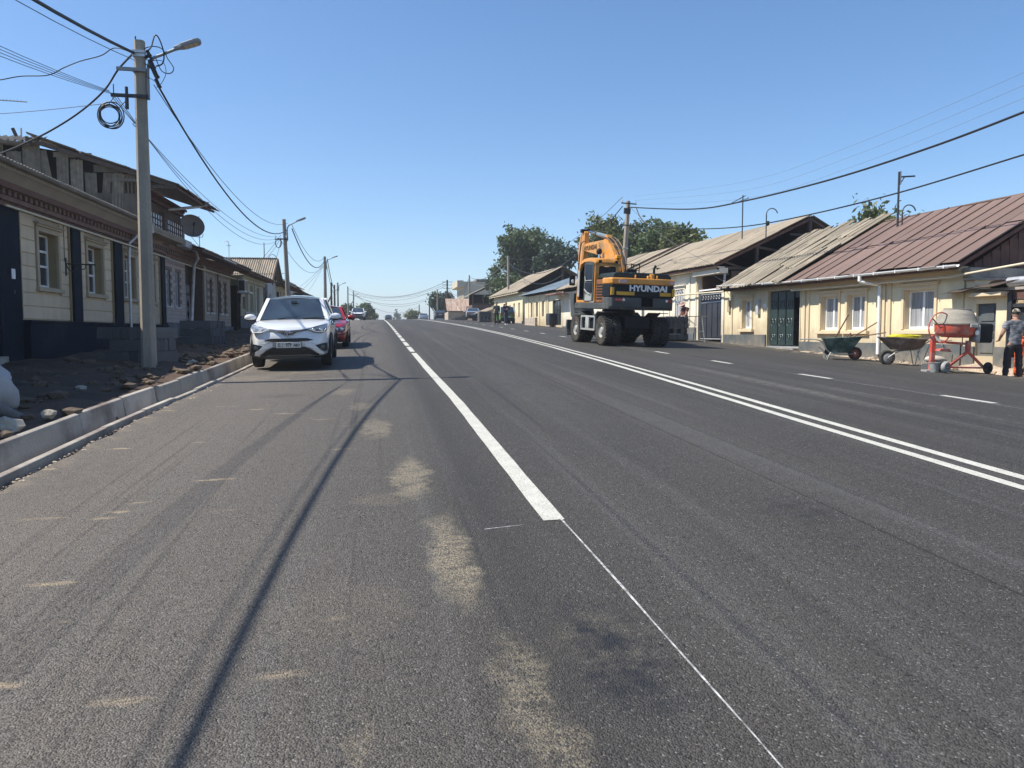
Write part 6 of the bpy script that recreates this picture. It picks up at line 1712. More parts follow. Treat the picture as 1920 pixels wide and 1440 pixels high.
# cars seen from behind: built nose first, turned round
def rear_kit(t, L, W, z0, z1, zp, lw=.28, bm=None, yoff=.0):
    for sx in (-1, 1): MB().box(sx*(W/2-.10), sx*(W/2-.10-lw), L-.10, L+.02, z0, z1).build('tail_light', m_tl, t, bevel=.02)
    MB().box(-.26, .26, L-.02, L+.03, zp, zp+.12).build('number_plate', m_plate, t)
    MB().box(-W/2+.12, W/2-.12, L-.2, L+.015, .28, .50).build('bumper', bm or m_plast, t, bevel=.03)
c4, _ = car('green_van', 'lime green estate van parked by the cream house, seen from behind', (11.55, 71.6, 0), PI,
    dict(L=3.5, W=1.50, H=1.58, st=stations(3.5, 1, .24, .88, .94), paint=m_carg, axles=(.65, 2.9), R=.28, bow=.1, cab=(.9, 1.55, 3.2, 3.46, .94, 1.53, .97, .72, .63), roofm=mat('van_roof_pale', (.55, .58, .50), rough=.4, var=.1)), detail=False)
c4.location.z = gz(11.55, 70)-.06
rear_kit(c4, 3.5, 1.50, .66, .94, .56, .18)
c5, _ = car('silver_saloon', 'silver blue saloon parked in front of the timber barn, seen from behind', (11.75, 95.6, 0), PI-.10,
    dict(L=4.5, W=1.74, H=1.45, st=stations(4.5, 1, .24, .84, .98), paint=m_cars, axles=(.85, 3.5), R=.31, bow=.1, cab=(1.35, 2.1, 3.3, 3.95, .95, 1.42, 1.0, .80, .60)), detail=False)
c5.location.z = gz(11.7, 93)+.10
MB().box(-.78, .78, 4.47, 4.53, .52, .90).build('boot_panel', m_card, c5, bevel=.02)
rear_kit(c5, 4.54, 1.74, .70, .88, .60, .3)
c6, _ = car('black_car', 'black hatchback parked at the crest by the dark wooden pole', (10.35, 129, 0), PI-.05,
    dict(L=4.0, W=1.75, H=1.45, st=stations(4.0, 1, .22, .88, .98), paint=m_card, axles=(.8, 3.3), R=.31, bow=.1, cab=(1.2, 1.9, 3.2, 3.85, .96, 1.46, 1.0, .80, .62)), detail=False)
c6.location.z = gz(10.3, 127)+.10
rear_kit(c6, 4.0, 1.75, .80, .95, .68, .2)
c7, _ = car('dark_car', 'dark car roof just showing over the crest at the end of the lane line', (2.9, 197, 0), PI,
    dict(L=4.4, W=1.8, H=1.5, st=stations(4.4, 1, .22, .90, 1.0), paint=m_card, axles=(.8, 3.5), R=.31, bow=.1, cab=(1.2, 1.95, 3.4, 4.1, .98, 1.52, 1.02, .82, .64)), detail=False)
c7.location.z = gz(2.5, 195)+.25
c8, _ = car('pale_car', 'pale car roof showing over the crest left of the black hatchback', (8.5, 146, 0), PI,
    dict(L=4.4, W=1.8, H=1.5, st=stations(4.4, 1, .22, .90, 1.0), paint=m_cars, axles=(.8, 3.5), R=.31, bow=.1, cab=(1.2, 1.95, 3.4, 4.1, .98, 1.42, 1.02, .82, .64)), detail=False)
c8.location.z = gz(8.5, 144)-.25
# ------------------------------------------------------------------ wheeled excavator (x right, y forward, origin on the ground under the turntable)
m_org = mat('excavator_orange', (.62, .265, .04), rough=.45, var=.12, scale=2, dirt=(.30, .17, .05), dscale=2.2, damt=.3, coat=.2)
m_xg = mat('excavator_grey', (.060, .066, .066), rough=.65, spec=.3, var=.15, scale=3, dirt=(.12, .115, .10), dscale=2, damt=.3)
m_xl = mat('excavator_light_grey', (.34, .35, .33), rough=.55, var=.12, scale=3, dirt=(.2, .18, .15), dscale=2, damt=.35)
m_xb = mat('excavator_black', (.009, .012, .015), rough=.6, var=.2, spec=.2)
m_xgr = mat('excavator_hood', (.016, .026, .026), rough=.5, spec=.3, var=.2)
m_org_shade = mat('shaded_orange_panel', (.20, .075, .02), rough=.7, var=.3, scale=3)  # orange darkened: shade of the recess behind the cab put into the colour
m_white = mat('white_lettering', (.72, .72, .72), rough=.5, var=.03)
m_yref = mat('yellow_reflector', (.62, .33, .02), rough=.3, var=.1)
m_amber = mat('amber_beacon', (.85, .33, .02), rough=.25, var=.1)
m_xglass = mat('cab_glass', (.006, .008, .016), rough=.25, var=.3, spec=.15)
m_tyreD = mat('dusty_tyre', (.058, .052, .043), rough=.95, spec=.1, var=.3, scale=4, dirt=(.10, .088, .07), dscale=3, damt=.35)
ex = thing('excavator', 'orange and dark grey wheeled excavator parked on the right lanes, seen from behind', 'excavator', (8.98, 28.1, gz(8.98, 28.1)), math.radians(5))
ex.rotation_euler = (math.atan(.0378), -math.atan(-.02)*1.0, math.radians(5.5))
R_ = .53
def exwheel(x, y, side):
    M = Matrix.Translation((x, y, R_)) @ Matrix.Rotation(side*PI/2, 4, 'Y')
    mb = MB().lathe([(.27, -.12), (.40, -.14), (.49, -.135), (.505, -.10), (.505, .10), (.49, .135), (.40, .14), (.27, .12), (.27, -.12)], 36, M, cap=False)
    w = mb.build('wheel', m_tyreD, ex, smooth=40)
    mb = MB(); n = 26
    for k in range(n):
        for s in (-1, 1):
            a = 2*PI*(k+(.5 if s > 0 else 0))/n
            T = M @ Matrix.Rotation(a, 4, 'Z') @ Matrix.Translation((.515, 0, s*.072)) @ Matrix.Rotation(s*.5, 4, 'X')
            mb.box(-.03, .018, -.03, .03, -.072, .072, T)
    mb.build('tread', m_tyre, w)
    MB().lathe([(.275, .10), (.25, .115), (.22, .05), (.13, .02), (.13, .10), (.11, .125), (.001, .13)], 28, M, cap=False).build('rim', m_xl if side < 0 else m_xb, w, smooth=35)
    mb = MB()
    for k in range(10):
        a = 2*PI*k/10; mb.lathe([(.016, .02), (.016, .045), (.001, .046)], 6, M @ Matrix.Translation((.18*math.cos(a), .18*math.sin(a), 0)), cap=False)
    mb.build('wheel_nut', m_xg, w)
    return w
for y in (-1.32, 1.32):
    for side in (-1, 1):
        exwheel(side*1.10, y, side); exwheel(side*.78, y, side)
    MB().tube([(-.66, y, R_), (-.3, y, R_), (-.22, y, R_), (.22, y, R_), (.3, y, R_), (.66, y, R_)], [.12, .13, .22, .22, .13, .12], 14).build('axle', m_xb, ex, smooth=40)
MB().box(-.48, .48, -1.75, 1.75, .62, 1.08).build('chassis', m_xb, ex, bevel=.04)
MB().lathe([(.62, 1.08), (.62, 1.28), (.55, 1.30)], 28).build('turntable', m_xb, ex, smooth=40)
# left and right step frames with openings
for sx in (-1, 1):
    mb = MB()
    for (y0, y1, z0, z1) in ((-.72, .72, .50, .57), (-.72, .72, .98, 1.05), (-.72, -.64, .57, .98), (.64, .72, .57, .98), (-.12, .22, .57, .98)): mb.box(sx*1.16, sx*1.24, y0, y1, z0, z1)
    stp = mb.build('step_frame', m_xl, ex, bevel=.01)
    MB().box(sx*.5, sx*1.14, -.7, .7, .52, 1.02).build('tool_box', m_xb, stp)
    for s_ in (-1, 1):
        mb = MB(); mb.bar((sx*1.0, s_*.70, 1.06), (sx*1.0, s_*1.0, 1.20), .5, .03); mb.bar((sx*1.0, s_*.98, 1.20), (sx*1.0, s_*1.62, 1.20), .5, .03)
        mb.build('mudguard', m_xg, ex)
    MB().bar((sx*1.22, -.70, 1.05), (sx*1.22, -.98, 1.21), .03, .05).build('mudguard_edge', m_xl, ex)
# dozer blade at the front
MB().prism([(2.15, .25), (2.32, .22), (2.42, .5), (2.34, .85), (2.22, .85), (2.24, .5)], -1.25, 1.25, 'x').build('dozer_blade', m_xg, ex, bevel=.01)
MB().bar((-.6, 1.6, .75), (-.6, 2.25, .5), .14).build('blade_arm', m_xb, ex)
MB().bar((.6, 1.6, .75), (.6, 2.25, .5), .14).build('blade_arm', m_xb, ex)
# upper structure
deck = [(-1.24, -1.95), (-.9, -2.08), (.9, -2.08), (1.24, -1.95), (1.24, 1.45), (.5, 1.75), (-.9, 1.75), (-1.24, 1.45)]
MB().prism(deck, 1.30, 1.52, 'z').build('deck', m_xg, ex, bevel=.025)
MB().box(-1.25, -.95, -.55, -.15, 1.52, 1.60).build('deck_step', m_xl, ex, bevel=.015)
cwp = lambda k: [(-1.25+k, -1.36), (-1.25+k, -1.96+k), (-1.17+k, -2.08+k), (-.8, -2.15+k), (.8, -2.15+k), (1.17-k, -2.08+k), (1.25-k, -1.96+k), (1.25-k, -1.36)]
MB().prism(cwp(.015), 1.36, 1.74, 'z').build('counterweight', m_xg, ex, bevel=.05, segs=3)
MB().prism(cwp(.0), 1.743, 2.17, 'z').build('counterweight_band', m_xb, ex, bevel=.012)
MB().prism(cwp(-.012), 2.173, 2.40, 'z').build('counterweight_top', m_org, ex, bevel=.05, segs=3)
for sx in (-1, 1):
    MB().box(sx*.80-.15, sx*.80+.15, -2.175, -2.155, 2.22, 2.33).build('marker_plate', mat('marker_plate', (.55, .38, .36), rough=.5, var=.2, scale=12), ex) if sx < 0 else MB().box(.98, 1.18, -2.14, -2.10, 2.22, 2.33).build('marker_plate', MATS['marker_plate'], ex)
    MB().box(sx*1.16-.055, sx*1.16+.055, -2.12, -2.06, 1.80, 2.06).build('reflector', m_yref, ex)
MB().box(-1.02, -.36, -2.168, -2.15, 1.80, 1.92).build('reflector', m_yref, ex)
MB().box(.62, 1.04, -2.162, -2.13, 1.80, 1.92).build('reflector', m_yref, ex)
Mr = Matrix.Translation((.17, -2.153, 2.04)) @ Matrix.Rotation(PI/2, 4, 'X')
text('lettering', 'HYUNDAI', .285, m_white, ex, Mr, .006, 1.14, .012)
for sx in (-1, 1):
    x0 = -1.06 if sx < 0 else .86
    w = .36 if sx < 0 else .22
    tl = MB().box(x0, x0+w, -2.16, -2.10, 1.58, 1.69).build('tail_light', m_tl, ex, bevel=.02)
    MB().sphere((x0+(w-.05 if sx < 0 else .03), -2.165, 1.635), .05, .02, .05).build('lamp_lens', m_pvc, tl)
MB().box(-.06, .36, -2.152, -2.12, 1.42, 1.72).build('tow_recess', m_black, ex)
hoodp = [(-1.12, 2.40), (-1.10, 2.52), (-1.02, 2.585), (-.55, 2.60), (-.52, 2.575), (-.44, 2.575), (-.40, 2.60), (.35, 2.60), (.40, 2.58), (.5, 2.60), (1.0, 2.585), (1.10, 2.50), (1.12, 2.40)]
MB().prism(hoodp, -2.0, -.62, 'y').build('engine_hood', m_xgr, ex, bevel=.03)
mb = MB()
for x, r, h_ in ((-.28, .03, .10), (.20, .05, .08), (.34, .09, .14), (.55, .03, .10)): mb.lathe([(r, 2.40), (r, 2.40+h_), (r*.7, 2.42+h_)], 12, Matrix.Translation((x, -2.02, 0)))
mb.build('lifting_eye', m_org, ex, smooth=40)
MB().tube([(.86, -1.1, 2.58), (.86, -1.1, 2.80), (.88, -1.18, 2.92)], .045, 10).build('exhaust', m_xb, ex, smooth=60)
mb = MB()
for x in (.1, .42): mb.tube([(x, -.75, 2.58), (x+.02, -.75, 2.98), (x+.02, -.2, 2.98), (x, -.15, 2.5)], .02, 6)
mb.tube([(.12, -.75, 2.95), (.44, -.75, 2.95)], .02, 6); mb.tube([(.1, -.75, 2.75), (.42, -.75, 2.75)], .015, 6)
mb.build('handrail', m_xb, ex)
MB().box(.10, .42, -.6, -.3, 2.58, 2.80).build('air_filter', m_xb, ex, bevel=.04)
MB().box(.36, 1.23, -1.35, 1.35, 1.523, 2.28).build('side_housing', m_org, ex, bevel=.05)
MB().box(-1.20, -.25, -1.35, -.62, 1.523, 2.36).build('side_housing', m_org_shade, ex, bevel=.03)
mb = MB()
for k in range(6): mb.box(-1.215, -1.20, -1.25, -.72, 1.65+k*.10, 1.69+k*.10)
mb.build('louvre', m_xb, ex)
# cab
cy0, cy1, cx0, cx1 = -.58, 1.30, -1.235, -.27
side = [(cy0, 1.525), (cy0, 2.98), (cy0+.10, 3.12), (.55, 3.17), (.95, 3.08), (cy1-.08, 2.72), (cy1, 2.2), (cy1, 1.525)]
inner = [(cy0+.10, 1.62), (cy0+.10, 2.92), (cy0+.17, 3.00), (.52, 3.05), (.88, 2.97), (cy1-.17, 2.66), (cy1-.09, 2.2), (cy1-.09, 1.62)]
def ringprism(outer, inn, x0, x1):
    mb = MB(); n = len(outer)
    vs = [(x, p[0], p[1]) for x in (x0, x1) for p in outer]+[(x, p[0], p[1]) for x in (x0, x1) for p in inn]
    fs = []
    for i in range(n):
        j = (i+1) % n
        fs += [(i, j, n+j, n+i), (2*n+i, 2*n+j, 3*n+j, 3*n+i), (i, j, 2*n+j, 2*n+i), (n+i, n+j, 3*n+j, 3*n+i)]
    mb.add(vs, fs); return mb
ringprism(side, inner, cx0, cx0+.09).build('cab_frame', m_org, ex, bevel=.015)
ringprism(side, inner, cx1-.09, cx1).build('cab_frame', m_org, ex, bevel=.015)
mb = MB(); mb.box(cx0+.09, cx1-.09, cy0, cy0+.07, 1.525, 2.22); mb.box(cx0+.09, cx0+.17, cy0, cy0+.07, 2.22, 2.98); mb.box(cx1-.17, cx1-.09, cy0, cy0+.07, 2.22, 2.98); mb.box(cx0+.09, cx1-.09, cy0, cy0+.07, 2.86, 3.0)
mb.build('cab_rear_wall', m_org, ex)
MB().box(cx0+.15, cx1-.15, cy0-.012, cy0+.02, 2.24, 2.84).build('rear_window', m_xglass, ex, bevel=.05, segs=3)
rf = MB(); rows = []
for y, z in ((cy0+.0, 3.0), (cy0+.08, 3.13), (.0, 3.19), (.55, 3.19), (.95, 3.10), (cy1-.1, 2.78)):
    rows.append([(x, y, z-(.06 if abs(f) > .9 else 0)) for x, f in ((cx0-.01, -1), (cx0+.08, -.6), (-.75, 0), (cx1-.08, .6), (cx1+.01, 1))])
rf.grid(rows); rf.grid([[(p[0], p[1], p[2]-.08) for p in r] for r in rows])
n_ = 30
for i in range(5):
    for j in (0, 4): rf.f.append((i*5+j, (i+1)*5+j, n_+(i+1)*5+j, n_+i*5+j))
for j in range(4):
    for i in (0, 5): rf.f.append((i*5+j, i*5+j+1, n_+i*5+j+1, n_+i*5+j))
rf.build('cab_roof', m_org, ex, smooth=50)
MB().box(cx0+.1, cx1-.1, -.1, .45, 1.55, 1.95).build('seat', m_xgr, ex, bevel=.06)
MB().box(cx0+.2, cx1-.2, -.25, -.1, 1.9, 2.65).build('seat', m_xgr, ex, bevel=.06)
MB().box(cx1-.085, cx1-.06, cy0+.2, cy1-.2, 1.9, 2.9).build('right_window', m_xglass, ex)
MB().prism([(cy1-.30, 2.93), (cy1-.10, 2.68), (cy1-.02, 2.2), (cy1-.02, 1.7), (cy1-.04, 1.7), (cy1-.04, 2.2), (cy1-.12, 2.66)], cx0+.10, cx1-.10, 'x').build('windscreen', m_xglass, ex)
dr = ringprism([(cy0+.06, 1.58), (cy0+.06, 2.98), (.30, 3.04), (.42, 2.98), (.42, 1.58)], [(cy0+.15, 2.36), (cy0+.15, 2.90), (.24, 2.94), (.33, 2.90), (.33, 2.36)], cx0-.035, cx0-.005).build('door', m_xg, ex, bevel=.01)
MB().box(cx0-.028, cx0-.012, cy0+.14, .34, 2.34, 2.93).build('door_glass', m_xglass, dr)
MB().box(cx0-.050, cx0-.036, cy0+.14, .30, 1.90, 2.26).build('door_glass', m_xglass, dr, bevel=.01)
MB().tube([(cx0-.05, .30, 2.50), (cx0-.06, .22, 2.34), (cx0-.06, cy0+.12, 2.33)], .018, 6).build('door_handle', m_xl, dr)
MB().tube([(cx0-.055, .30, 2.02), (cx0-.06, .05, 1.90), (cx0-.06, -.3, 1.82)], .03, 6).build('grab_rail', m_xl, dr)
MB().box(cx0-.045, cx0-.036, -.40, .28, 1.60, 1.84).build('door_panel', m_xl, dr)
MB().box(cx0-.03, cx0+.0, .95, 1.12, 1.75, 2.75).build('curtain', m_xl, ex, bevel=.01)
MB().tube([(cx0, cy1-.1, 2.55), (cx0-.18, cy1+.05, 2.60), (cx0-.2, cy1+.05, 2.45)], .014, 6).build('mirror_arm', m_xb, ex)
mr_ = MB().box(cx0-.30, cx0-.06, cy1-.0, cy1+.08, 2.18, 2.56).build('mirror', m_xb, ex, bevel=.04)
MB().sphere((cx0-.18, cy1-.01, 2.34), .05, .02, .08).build('mirror_glass', m_pvc, mr_)
mb = MB(); mb.box(cx1-.12, cx1+.08, cy0+.05, cy0+.25, 3.16, 3.30); bc = mb.build('beacon', m_amber, ex, bevel=.03)
MB().box(cx1-.06, cx1-.02, cy0+.08, cy0+.2, 3.0, 3.16).build('beacon_stem', m_xb, bc)
for x in (cx0+.12, cx1-.2): MB().box(x, x+.12, cy0-.05, cy0+.01, 2.98, 3.08).build('work_light', m_xb, ex, bevel=.02)
# boom, arm, bucket, cylinders, hoses
bx0, bx1 = -.10, .27
boom = [(.15, 1.65), (-.02, 2.1), (.05, 2.65), (.42, 3.35), (.85, 3.76), (1.55, 4.02), (3.95, 4.02), (4.05, 3.90), (3.95, 3.76), (1.85, 3.42), (1.35, 3.12), (1.0, 2.5), (.75, 1.9), (.55, 1.62)]
bo = MB().prism(boom, bx0, bx1, 'x').build('boom', m_org, ex, bevel=.02)
text('lettering', 'HYUNDAI', .26, mat('brown_lettering', (.10, .055, .02), rough=.6), bo, Matrix.Translation((bx0-.012, 2.95, 3.80)) @ Matrix(((0, 0, -1, 0), (-1, 0, 0, 0), (0, 1, 0, 0), (0, 0, 0, 1))), .004, 1.25, .008)
MB().box(bx0-.006, bx0, .45, .75, 2.85, 3.25).build('load_chart', m_xl, bo)
arm = [(3.72, 4.50), (3.92, 4.64), (4.12, 4.58), (4.42, 4.0), (4.38, 2.4), (4.30, 1.9), (4.12, 1.9), (3.95, 2.6), (3.78, 3.6), (3.72, 4.0)]
am = MB().prism(arm, bx0+.02, bx1-.14, 'x').build('arm', m_org, ex, bevel=.02)
MB().box(bx0-.08, bx1-.08, 3.80, 4.02, 4.50, 4.64).build('arm_pin', m_xb, am, bevel=.02)
bk = [(4.0, 1.95), (4.4, 1.95), (4.5, 1.6), (4.35, 1.0), (3.9, .75), (3.4, .85), (3.35, .95), (3.85, 1.1), (4.05, 1.5)]
MB().prism(bk, -.35, .55, 'x').build('bucket', m_xg, am, bevel=.01)
cyl = MB().tube([(.1, 1.55, 4.14), (.1, 2.75, 4.36)], .085, 14).build('arm_cylinder', mat('hydraulic_blue_grey', (.20, .25, .26), rough=.4, metal=.3, var=.1), ex, smooth=50)
MB().tube([(.1, 2.7, 4.35), (.1, 2.86, 4.38)], .11, 14).build('cylinder_collar', m_xg, cyl, smooth=50)
MB().tube([(.1, 2.86, 4.38), (.1, 3.9, 4.57)], .045, 12).build('piston_rod', m_chrome, cyl, smooth=50)
MB().prism([(1.2, 3.85), (1.75, 4.0), (1.62, 4.24), (1.45, 4.22)], .0, .2, 'x').build('cylinder_bracket', m_org, ex)
for x in (-.27, .47):
    c_ = MB().tube([(x, 1.15, 1.75), (x, 1.45, 2.9)], .075, 12).build('boom_cylinder', m_xl, ex, smooth=50)
    MB().tube([(x, 1.45, 2.9), (x, 1.52, 3.5)], .042, 10).build('piston_rod', m_chrome, c_, smooth=50)
    MB().sphere((x, 1.53, 3.55), .11, .11, .13).build('cylinder_eye', m_xb, c_)
for k, x in enumerate((-.06, .03, .12, .21, .29)):
    MB().tube(smooth_pts([(x, -.12, 2.3), (x, -.06, 2.7), (x, .32, 3.42), (x, .78, 3.84), (x, 1.35, 4.10), (x*.6+.05, 1.8, 4.10)], 4), .020, 6).build('hose', m_xb if k % 2 else mat('worn_hose', (.16, .10, .05), rough=.6, var=.3), ex, smooth=60)
MB().tube(smooth_pts([(bx0-.05, 3.4, 4.1), (bx0-.08, 3.75, 4.05), (bx0-.09, 3.9, 3.6), (bx0-.07, 4.05, 2.9)], 5), .018, 6).build('hose', m_xb, ex, smooth=60)
MB().tube(smooth_pts([(bx0-.03, 3.95, 4.4), (bx0-.09, 3.85, 4.1), (bx0-.08, 4.0, 3.5), (bx0-.06, 4.2, 2.6)], 5), .018, 6).build('hose', MATS['worn_hose'], ex, smooth=60)
MB().tube(smooth_pts([(bx0-.03, 1.6, 3.55), (bx0-.07, 1.75, 3.75), (bx0-.05, 1.9, 3.95)], 5), .012, 6).build('hose', m_xb, ex, smooth=60)
MB().box(bx0-.05, bx0, 1.7, 2.0, 3.5, 3.68).build('work_light', m_xb, ex, bevel=.02)

# ------------------------------------------------------------------ kerbstone stacks
m_stone = mat('kerbstone_concrete', (.095, .098, .098), rough=.9, var=.15, scale=3, fine=.2, fscale=50, rndv=.22, bump=.2, bscale=40)
KW, KH, KL = .18, .25, 1.0
def kmesh(short=1.0):
    mb = MB(); mb.prism([(-KW/2, 0), (KW/2-.008, 0), (KW/2-.008, KH-.10), (KW/2-.035, KH-.008), (-KW/2+.004, KH-.008)], 0, KL*short, 'y')
    me = mb.mesh('kerbstone'); me.materials.append(m_stone); return me
KM = [kmesh(), kmesh(1)]
def stack(name, label, loc, rz, courses, timber=True, n=6):
    t = thing(name, label, 'stack', loc, rz, 'stacks of kerbstones')
    q = random.Random(int(loc[1]*10)); z = .07 if timber else 0.
    if timber:
        for y in (.15, .8): MB().box(0, n*KW, y, y+.1, -.03, .07).build('timber_bearer', m_wood, t)
    for kind in courses:
        if kind == 'e':
            for k in range(n):
                o = bpy.data.objects.new('kerbstone', KM[0]); COL.objects.link(o); o.parent = t
                o.location = (KW*(k+.5)+q.uniform(-.004, .004), q.uniform(-.02, .02), z); o.scale = (-1 if q.random() < .5 else 1, 1, 1)
        elif kind == 'l':
            for k in range(5):
                o = bpy.data.objects.new('kerbstone', KM[0]); COL.objects.link(o); o.parent = t
                o.location = (n*KW+q.uniform(-.02, .02)+.02, .10+KW*k, z); o.rotation_euler = (0, 0, PI/2)
        elif kind == 'g':
            for k in range(0, n):
                if k % 2: continue
                o = bpy.data.objects.new('kerbstone', KM[0]); COL.objects.link(o); o.parent = t
                o.location = (KW*(k+.5), q.uniform(-.02, .02), z)
        z += KH+.004
    return t
stack('kerbstone_stack', 'stack of grey kerbstones against the navy plinth, half hidden by the nearest street pole', (-5.80, 17.42, zl(-5.4, 17.6)-.12), math.radians(-13), 'ele', n=7)
s2 = stack('kerbstone_stack', 'stack of grey kerbstones in front of the pink and beige tiled houses', (-5.20, 25.85, zl(-5.5, 26.5)-.08), math.radians(78), 'eee', n=6)
stack('kerbstone_stack', 'dark stack of kerbstones between the excavator wheels and the man in the hat', (12.25, 31.55, gz(12.7, 31.6)), math.radians(4), 'egee', n=6)
stack('kerbstone_stack', 'far stack of kerbstones between the silver saloon and the two walking men', (9.9, 75, gz(10.4, 75)-.02), .05, 'egee', n=7)
wp = thing('wrapped_pallet', 'dark plastic wrapped block of stones on a pale pallet just left of the excavator', 'pallet', (12.55, 55.6, gz(12.6, 55.6)), .04)
MB().box(0, .86, 0, 1.0, .14, 1.0).build('wrapping', mat('dark_wrap', (.022, .025, .035), rough=.3, var=.4, scale=4), wp, bevel=.05)
for x in (.0, .38, .74): MB().box(x, x+.12, -.02, 1.0, 0, .135).build('pallet_block', m_soff, wp)
# ------------------------------------------------------------------ cement mixer
m_mred = mat('mixer_red', (.52, .075, .045), rough=.5, var=.15, scale=3, dirt=(.36, .26, .21), dscale=3.5, damt=.42)
m_cem = mat('dried_cement', (.30, .27, .22), rough=.95, var=.22, scale=4, fine=.3, fscale=40, bump=.5, bscale=30, stretch=(.6, .6, 5))
m_grime = mat('grimy_grey', (.27, .27, .26), rough=.7, var=.2, scale=4, dirt=(.42, .40, .36), dscale=5, damt=.4)
mx = thing('cement_mixer', 'red cement mixer with grey caked drum standing on the right asphalt edge', 'cement mixer', (13.62, 16.35, gz(13.6, 16.4)-.0), math.radians(-14))
mx.rotation_euler = (.03, .02, math.radians(-14))
D = Matrix.Translation((.12, .25, 0))
MB().lathe([(.001, .84), (.30, .85), (.40, .90), (.455, .97), (.47, 1.16), (.46, 1.17), (.43, 1.0), (.001, .9)], 36, D, cap=False).build('drum_base', m_mred, mx, smooth=40)
prof = [(.47, 1.165), (.495, 1.17), (.495, 1.20), (.47, 1.205), (.44, 1.26), (.40, 1.36), (.35, 1.45), (.29, 1.525), (.30, 1.54), (.28, 1.545), (.27, 1.53), (.33, 1.44), (.38, 1.34), (.43, 1.22), (.44, 1.17)]
MB().lathe(prof, 40, D, cap=False).build('drum_cone', m_cem, mx, smooth=40)
MB().box(.20, .38, -.28, -.20, 1.10, 1.19).build('drum_lug', m_grime, mx, bevel=.02)
mo = MB().box(.47, .82, -.10, .28, .74, 1.20).build('motor_box', m_xb, mx, bevel=.05, segs=3)
MB().prism([(-.16, .75), (.20, .75), (.20, 1.19), (-.05, 1.22), (-.16, 1.14)], .40, .50, 'x').build('motor_bracket', m_grime, mx, bevel=.03)
MB().sphere((.41, -.165, .98), .05, .02, .06).build('label_plate', m_pvc, mo)
rg = MB().tube([(-.36+.36*math.cos(a)*.86, .0+.36*math.cos(a)*.25, 1.08+.36*math.sin(a)) for a in np.linspace(0, 2*PI, 37)], .016, 8, caps=False).build('tilt_wheel', m_mred, mx, smooth=60)
for a in (PI*.78, PI*1.25, PI*.1):
    MB().bar((-.36, 0, 1.08), (-.36+.35*math.cos(a)*.86, .35*math.cos(a)*.25, 1.08+.35*math.sin(a)), .03, .012, up=(0, 1, 0)).build('spoke', m_mred, rg)
MB().box(-.43, -.33, .22, .34, .04, .90).build('post', m_mred, mx, bevel=.012)
MB().box(-.56, -.30, .12, .42, .0, .04).build('foot', m_grime, mx)
MB().bar((-.38, .28, .74), (.36, .1, .70), .06).build('crossbar', m_mred, mx)
MB().box(.30, .39, .02, .14, .50, .78).build('post', m_mred, mx, bevel=.012)
MB().bar((.34, .06, .52), (-.14, -.05, .16), .055).build('leg', m_mred, mx)
MB().bar((.34, .06, .52), (.72, .04, .15), .055).build('leg', m_mred, mx)
MB().bar((-.14, -.05, .14), (.74, .0, .14), .04).build('axle', m_mred, mx)
MB().prism([(-.36, .52), (-.06, .50), (-.12, .58), (-.3, .57)], -.02, .24, 'y').build('pedal', m_mred, mx, bevel=.01)
MB().bar((-.36, .2, .86), (-.22, .0, .60), .035).build('pedal_lever', m_grime, mx)
for (x, y, m) in ((-.20, -.06, m_grime), (.80, .0, m_tyre)):
    M = Matrix.Translation((x, y, .14)) @ Matrix.Rotation(-PI/2, 4, 'Y') @ Matrix.Rotation(-.5, 4, 'X')
    M = Matrix.Translation((x, y, .14)) @ Matrix.Rotation(PI*.5, 4, 'Z') @ Matrix.Rotation(PI/2-.45, 4, 'Y').inverted() if False else Matrix.Translation((x, y, .14)) @ Matrix.Rotation(.55, 4, 'Z') @ Matrix.Rotation(PI/2, 4, 'X')
    w = MB().lathe([(.07, -.045), (.12, -.05), (.14, -.025), (.14, .025), (.12, .05), (.07, .045), (.07, -.045)], 26, M, cap=False).build('wheel', m, mx, smooth=40)
    MB().lathe([(.075, .03), (.04, .012), (.035, .05), (.001, .052)], 20, M, cap=False).build('rim', m_grime if m is not m_tyre else m_xb, w, smooth=40)
bu = thing('bucket', 'grey mixing bucket on the asphalt behind the mixer post', 'bucket', (13.28, 16.55, gz(13.3, 16.6)))
MB().lathe([(.09, 0), (.125, .22), (.135, .22), (.135, .235), (.115, .235), (.085, .02), (.001, .015)], 22, cap=False).build('pail', m_grime, bu, smooth=40)
MB().tube([(.125*math.cos(a), .02, .22-.12*math.sin(a)*.2+.10*math.sin(a)) for a in np.linspace(0, PI, 12)], .006, 5).build('handle', m_steel, bu)
cs = MB()
cs.sphere((0, 0, .09), .30, .20, .11, 18, 10)
cso = cs.build('cement_sack', mat('paper_sack', (.52, .48, .40), rough=.9, var=.12, scale=5), smooth=60)
cso.location = (13.62, 16.95, gz(13.6, 17)+.18); cso.rotation_euler = (0, .1, .2)
tag(cso, 'pale paper cement sack lying on blocks behind the red mixer', 'sack')
bb = MB().box(-.25, .25, -.15, .15, 0, .18).build('block', m_stone, bevel=.015); bb.location = (13.62, 16.98, gz(13.6, 17)); tag(bb, 'grey concrete block carrying the pale cement sack', 'block')

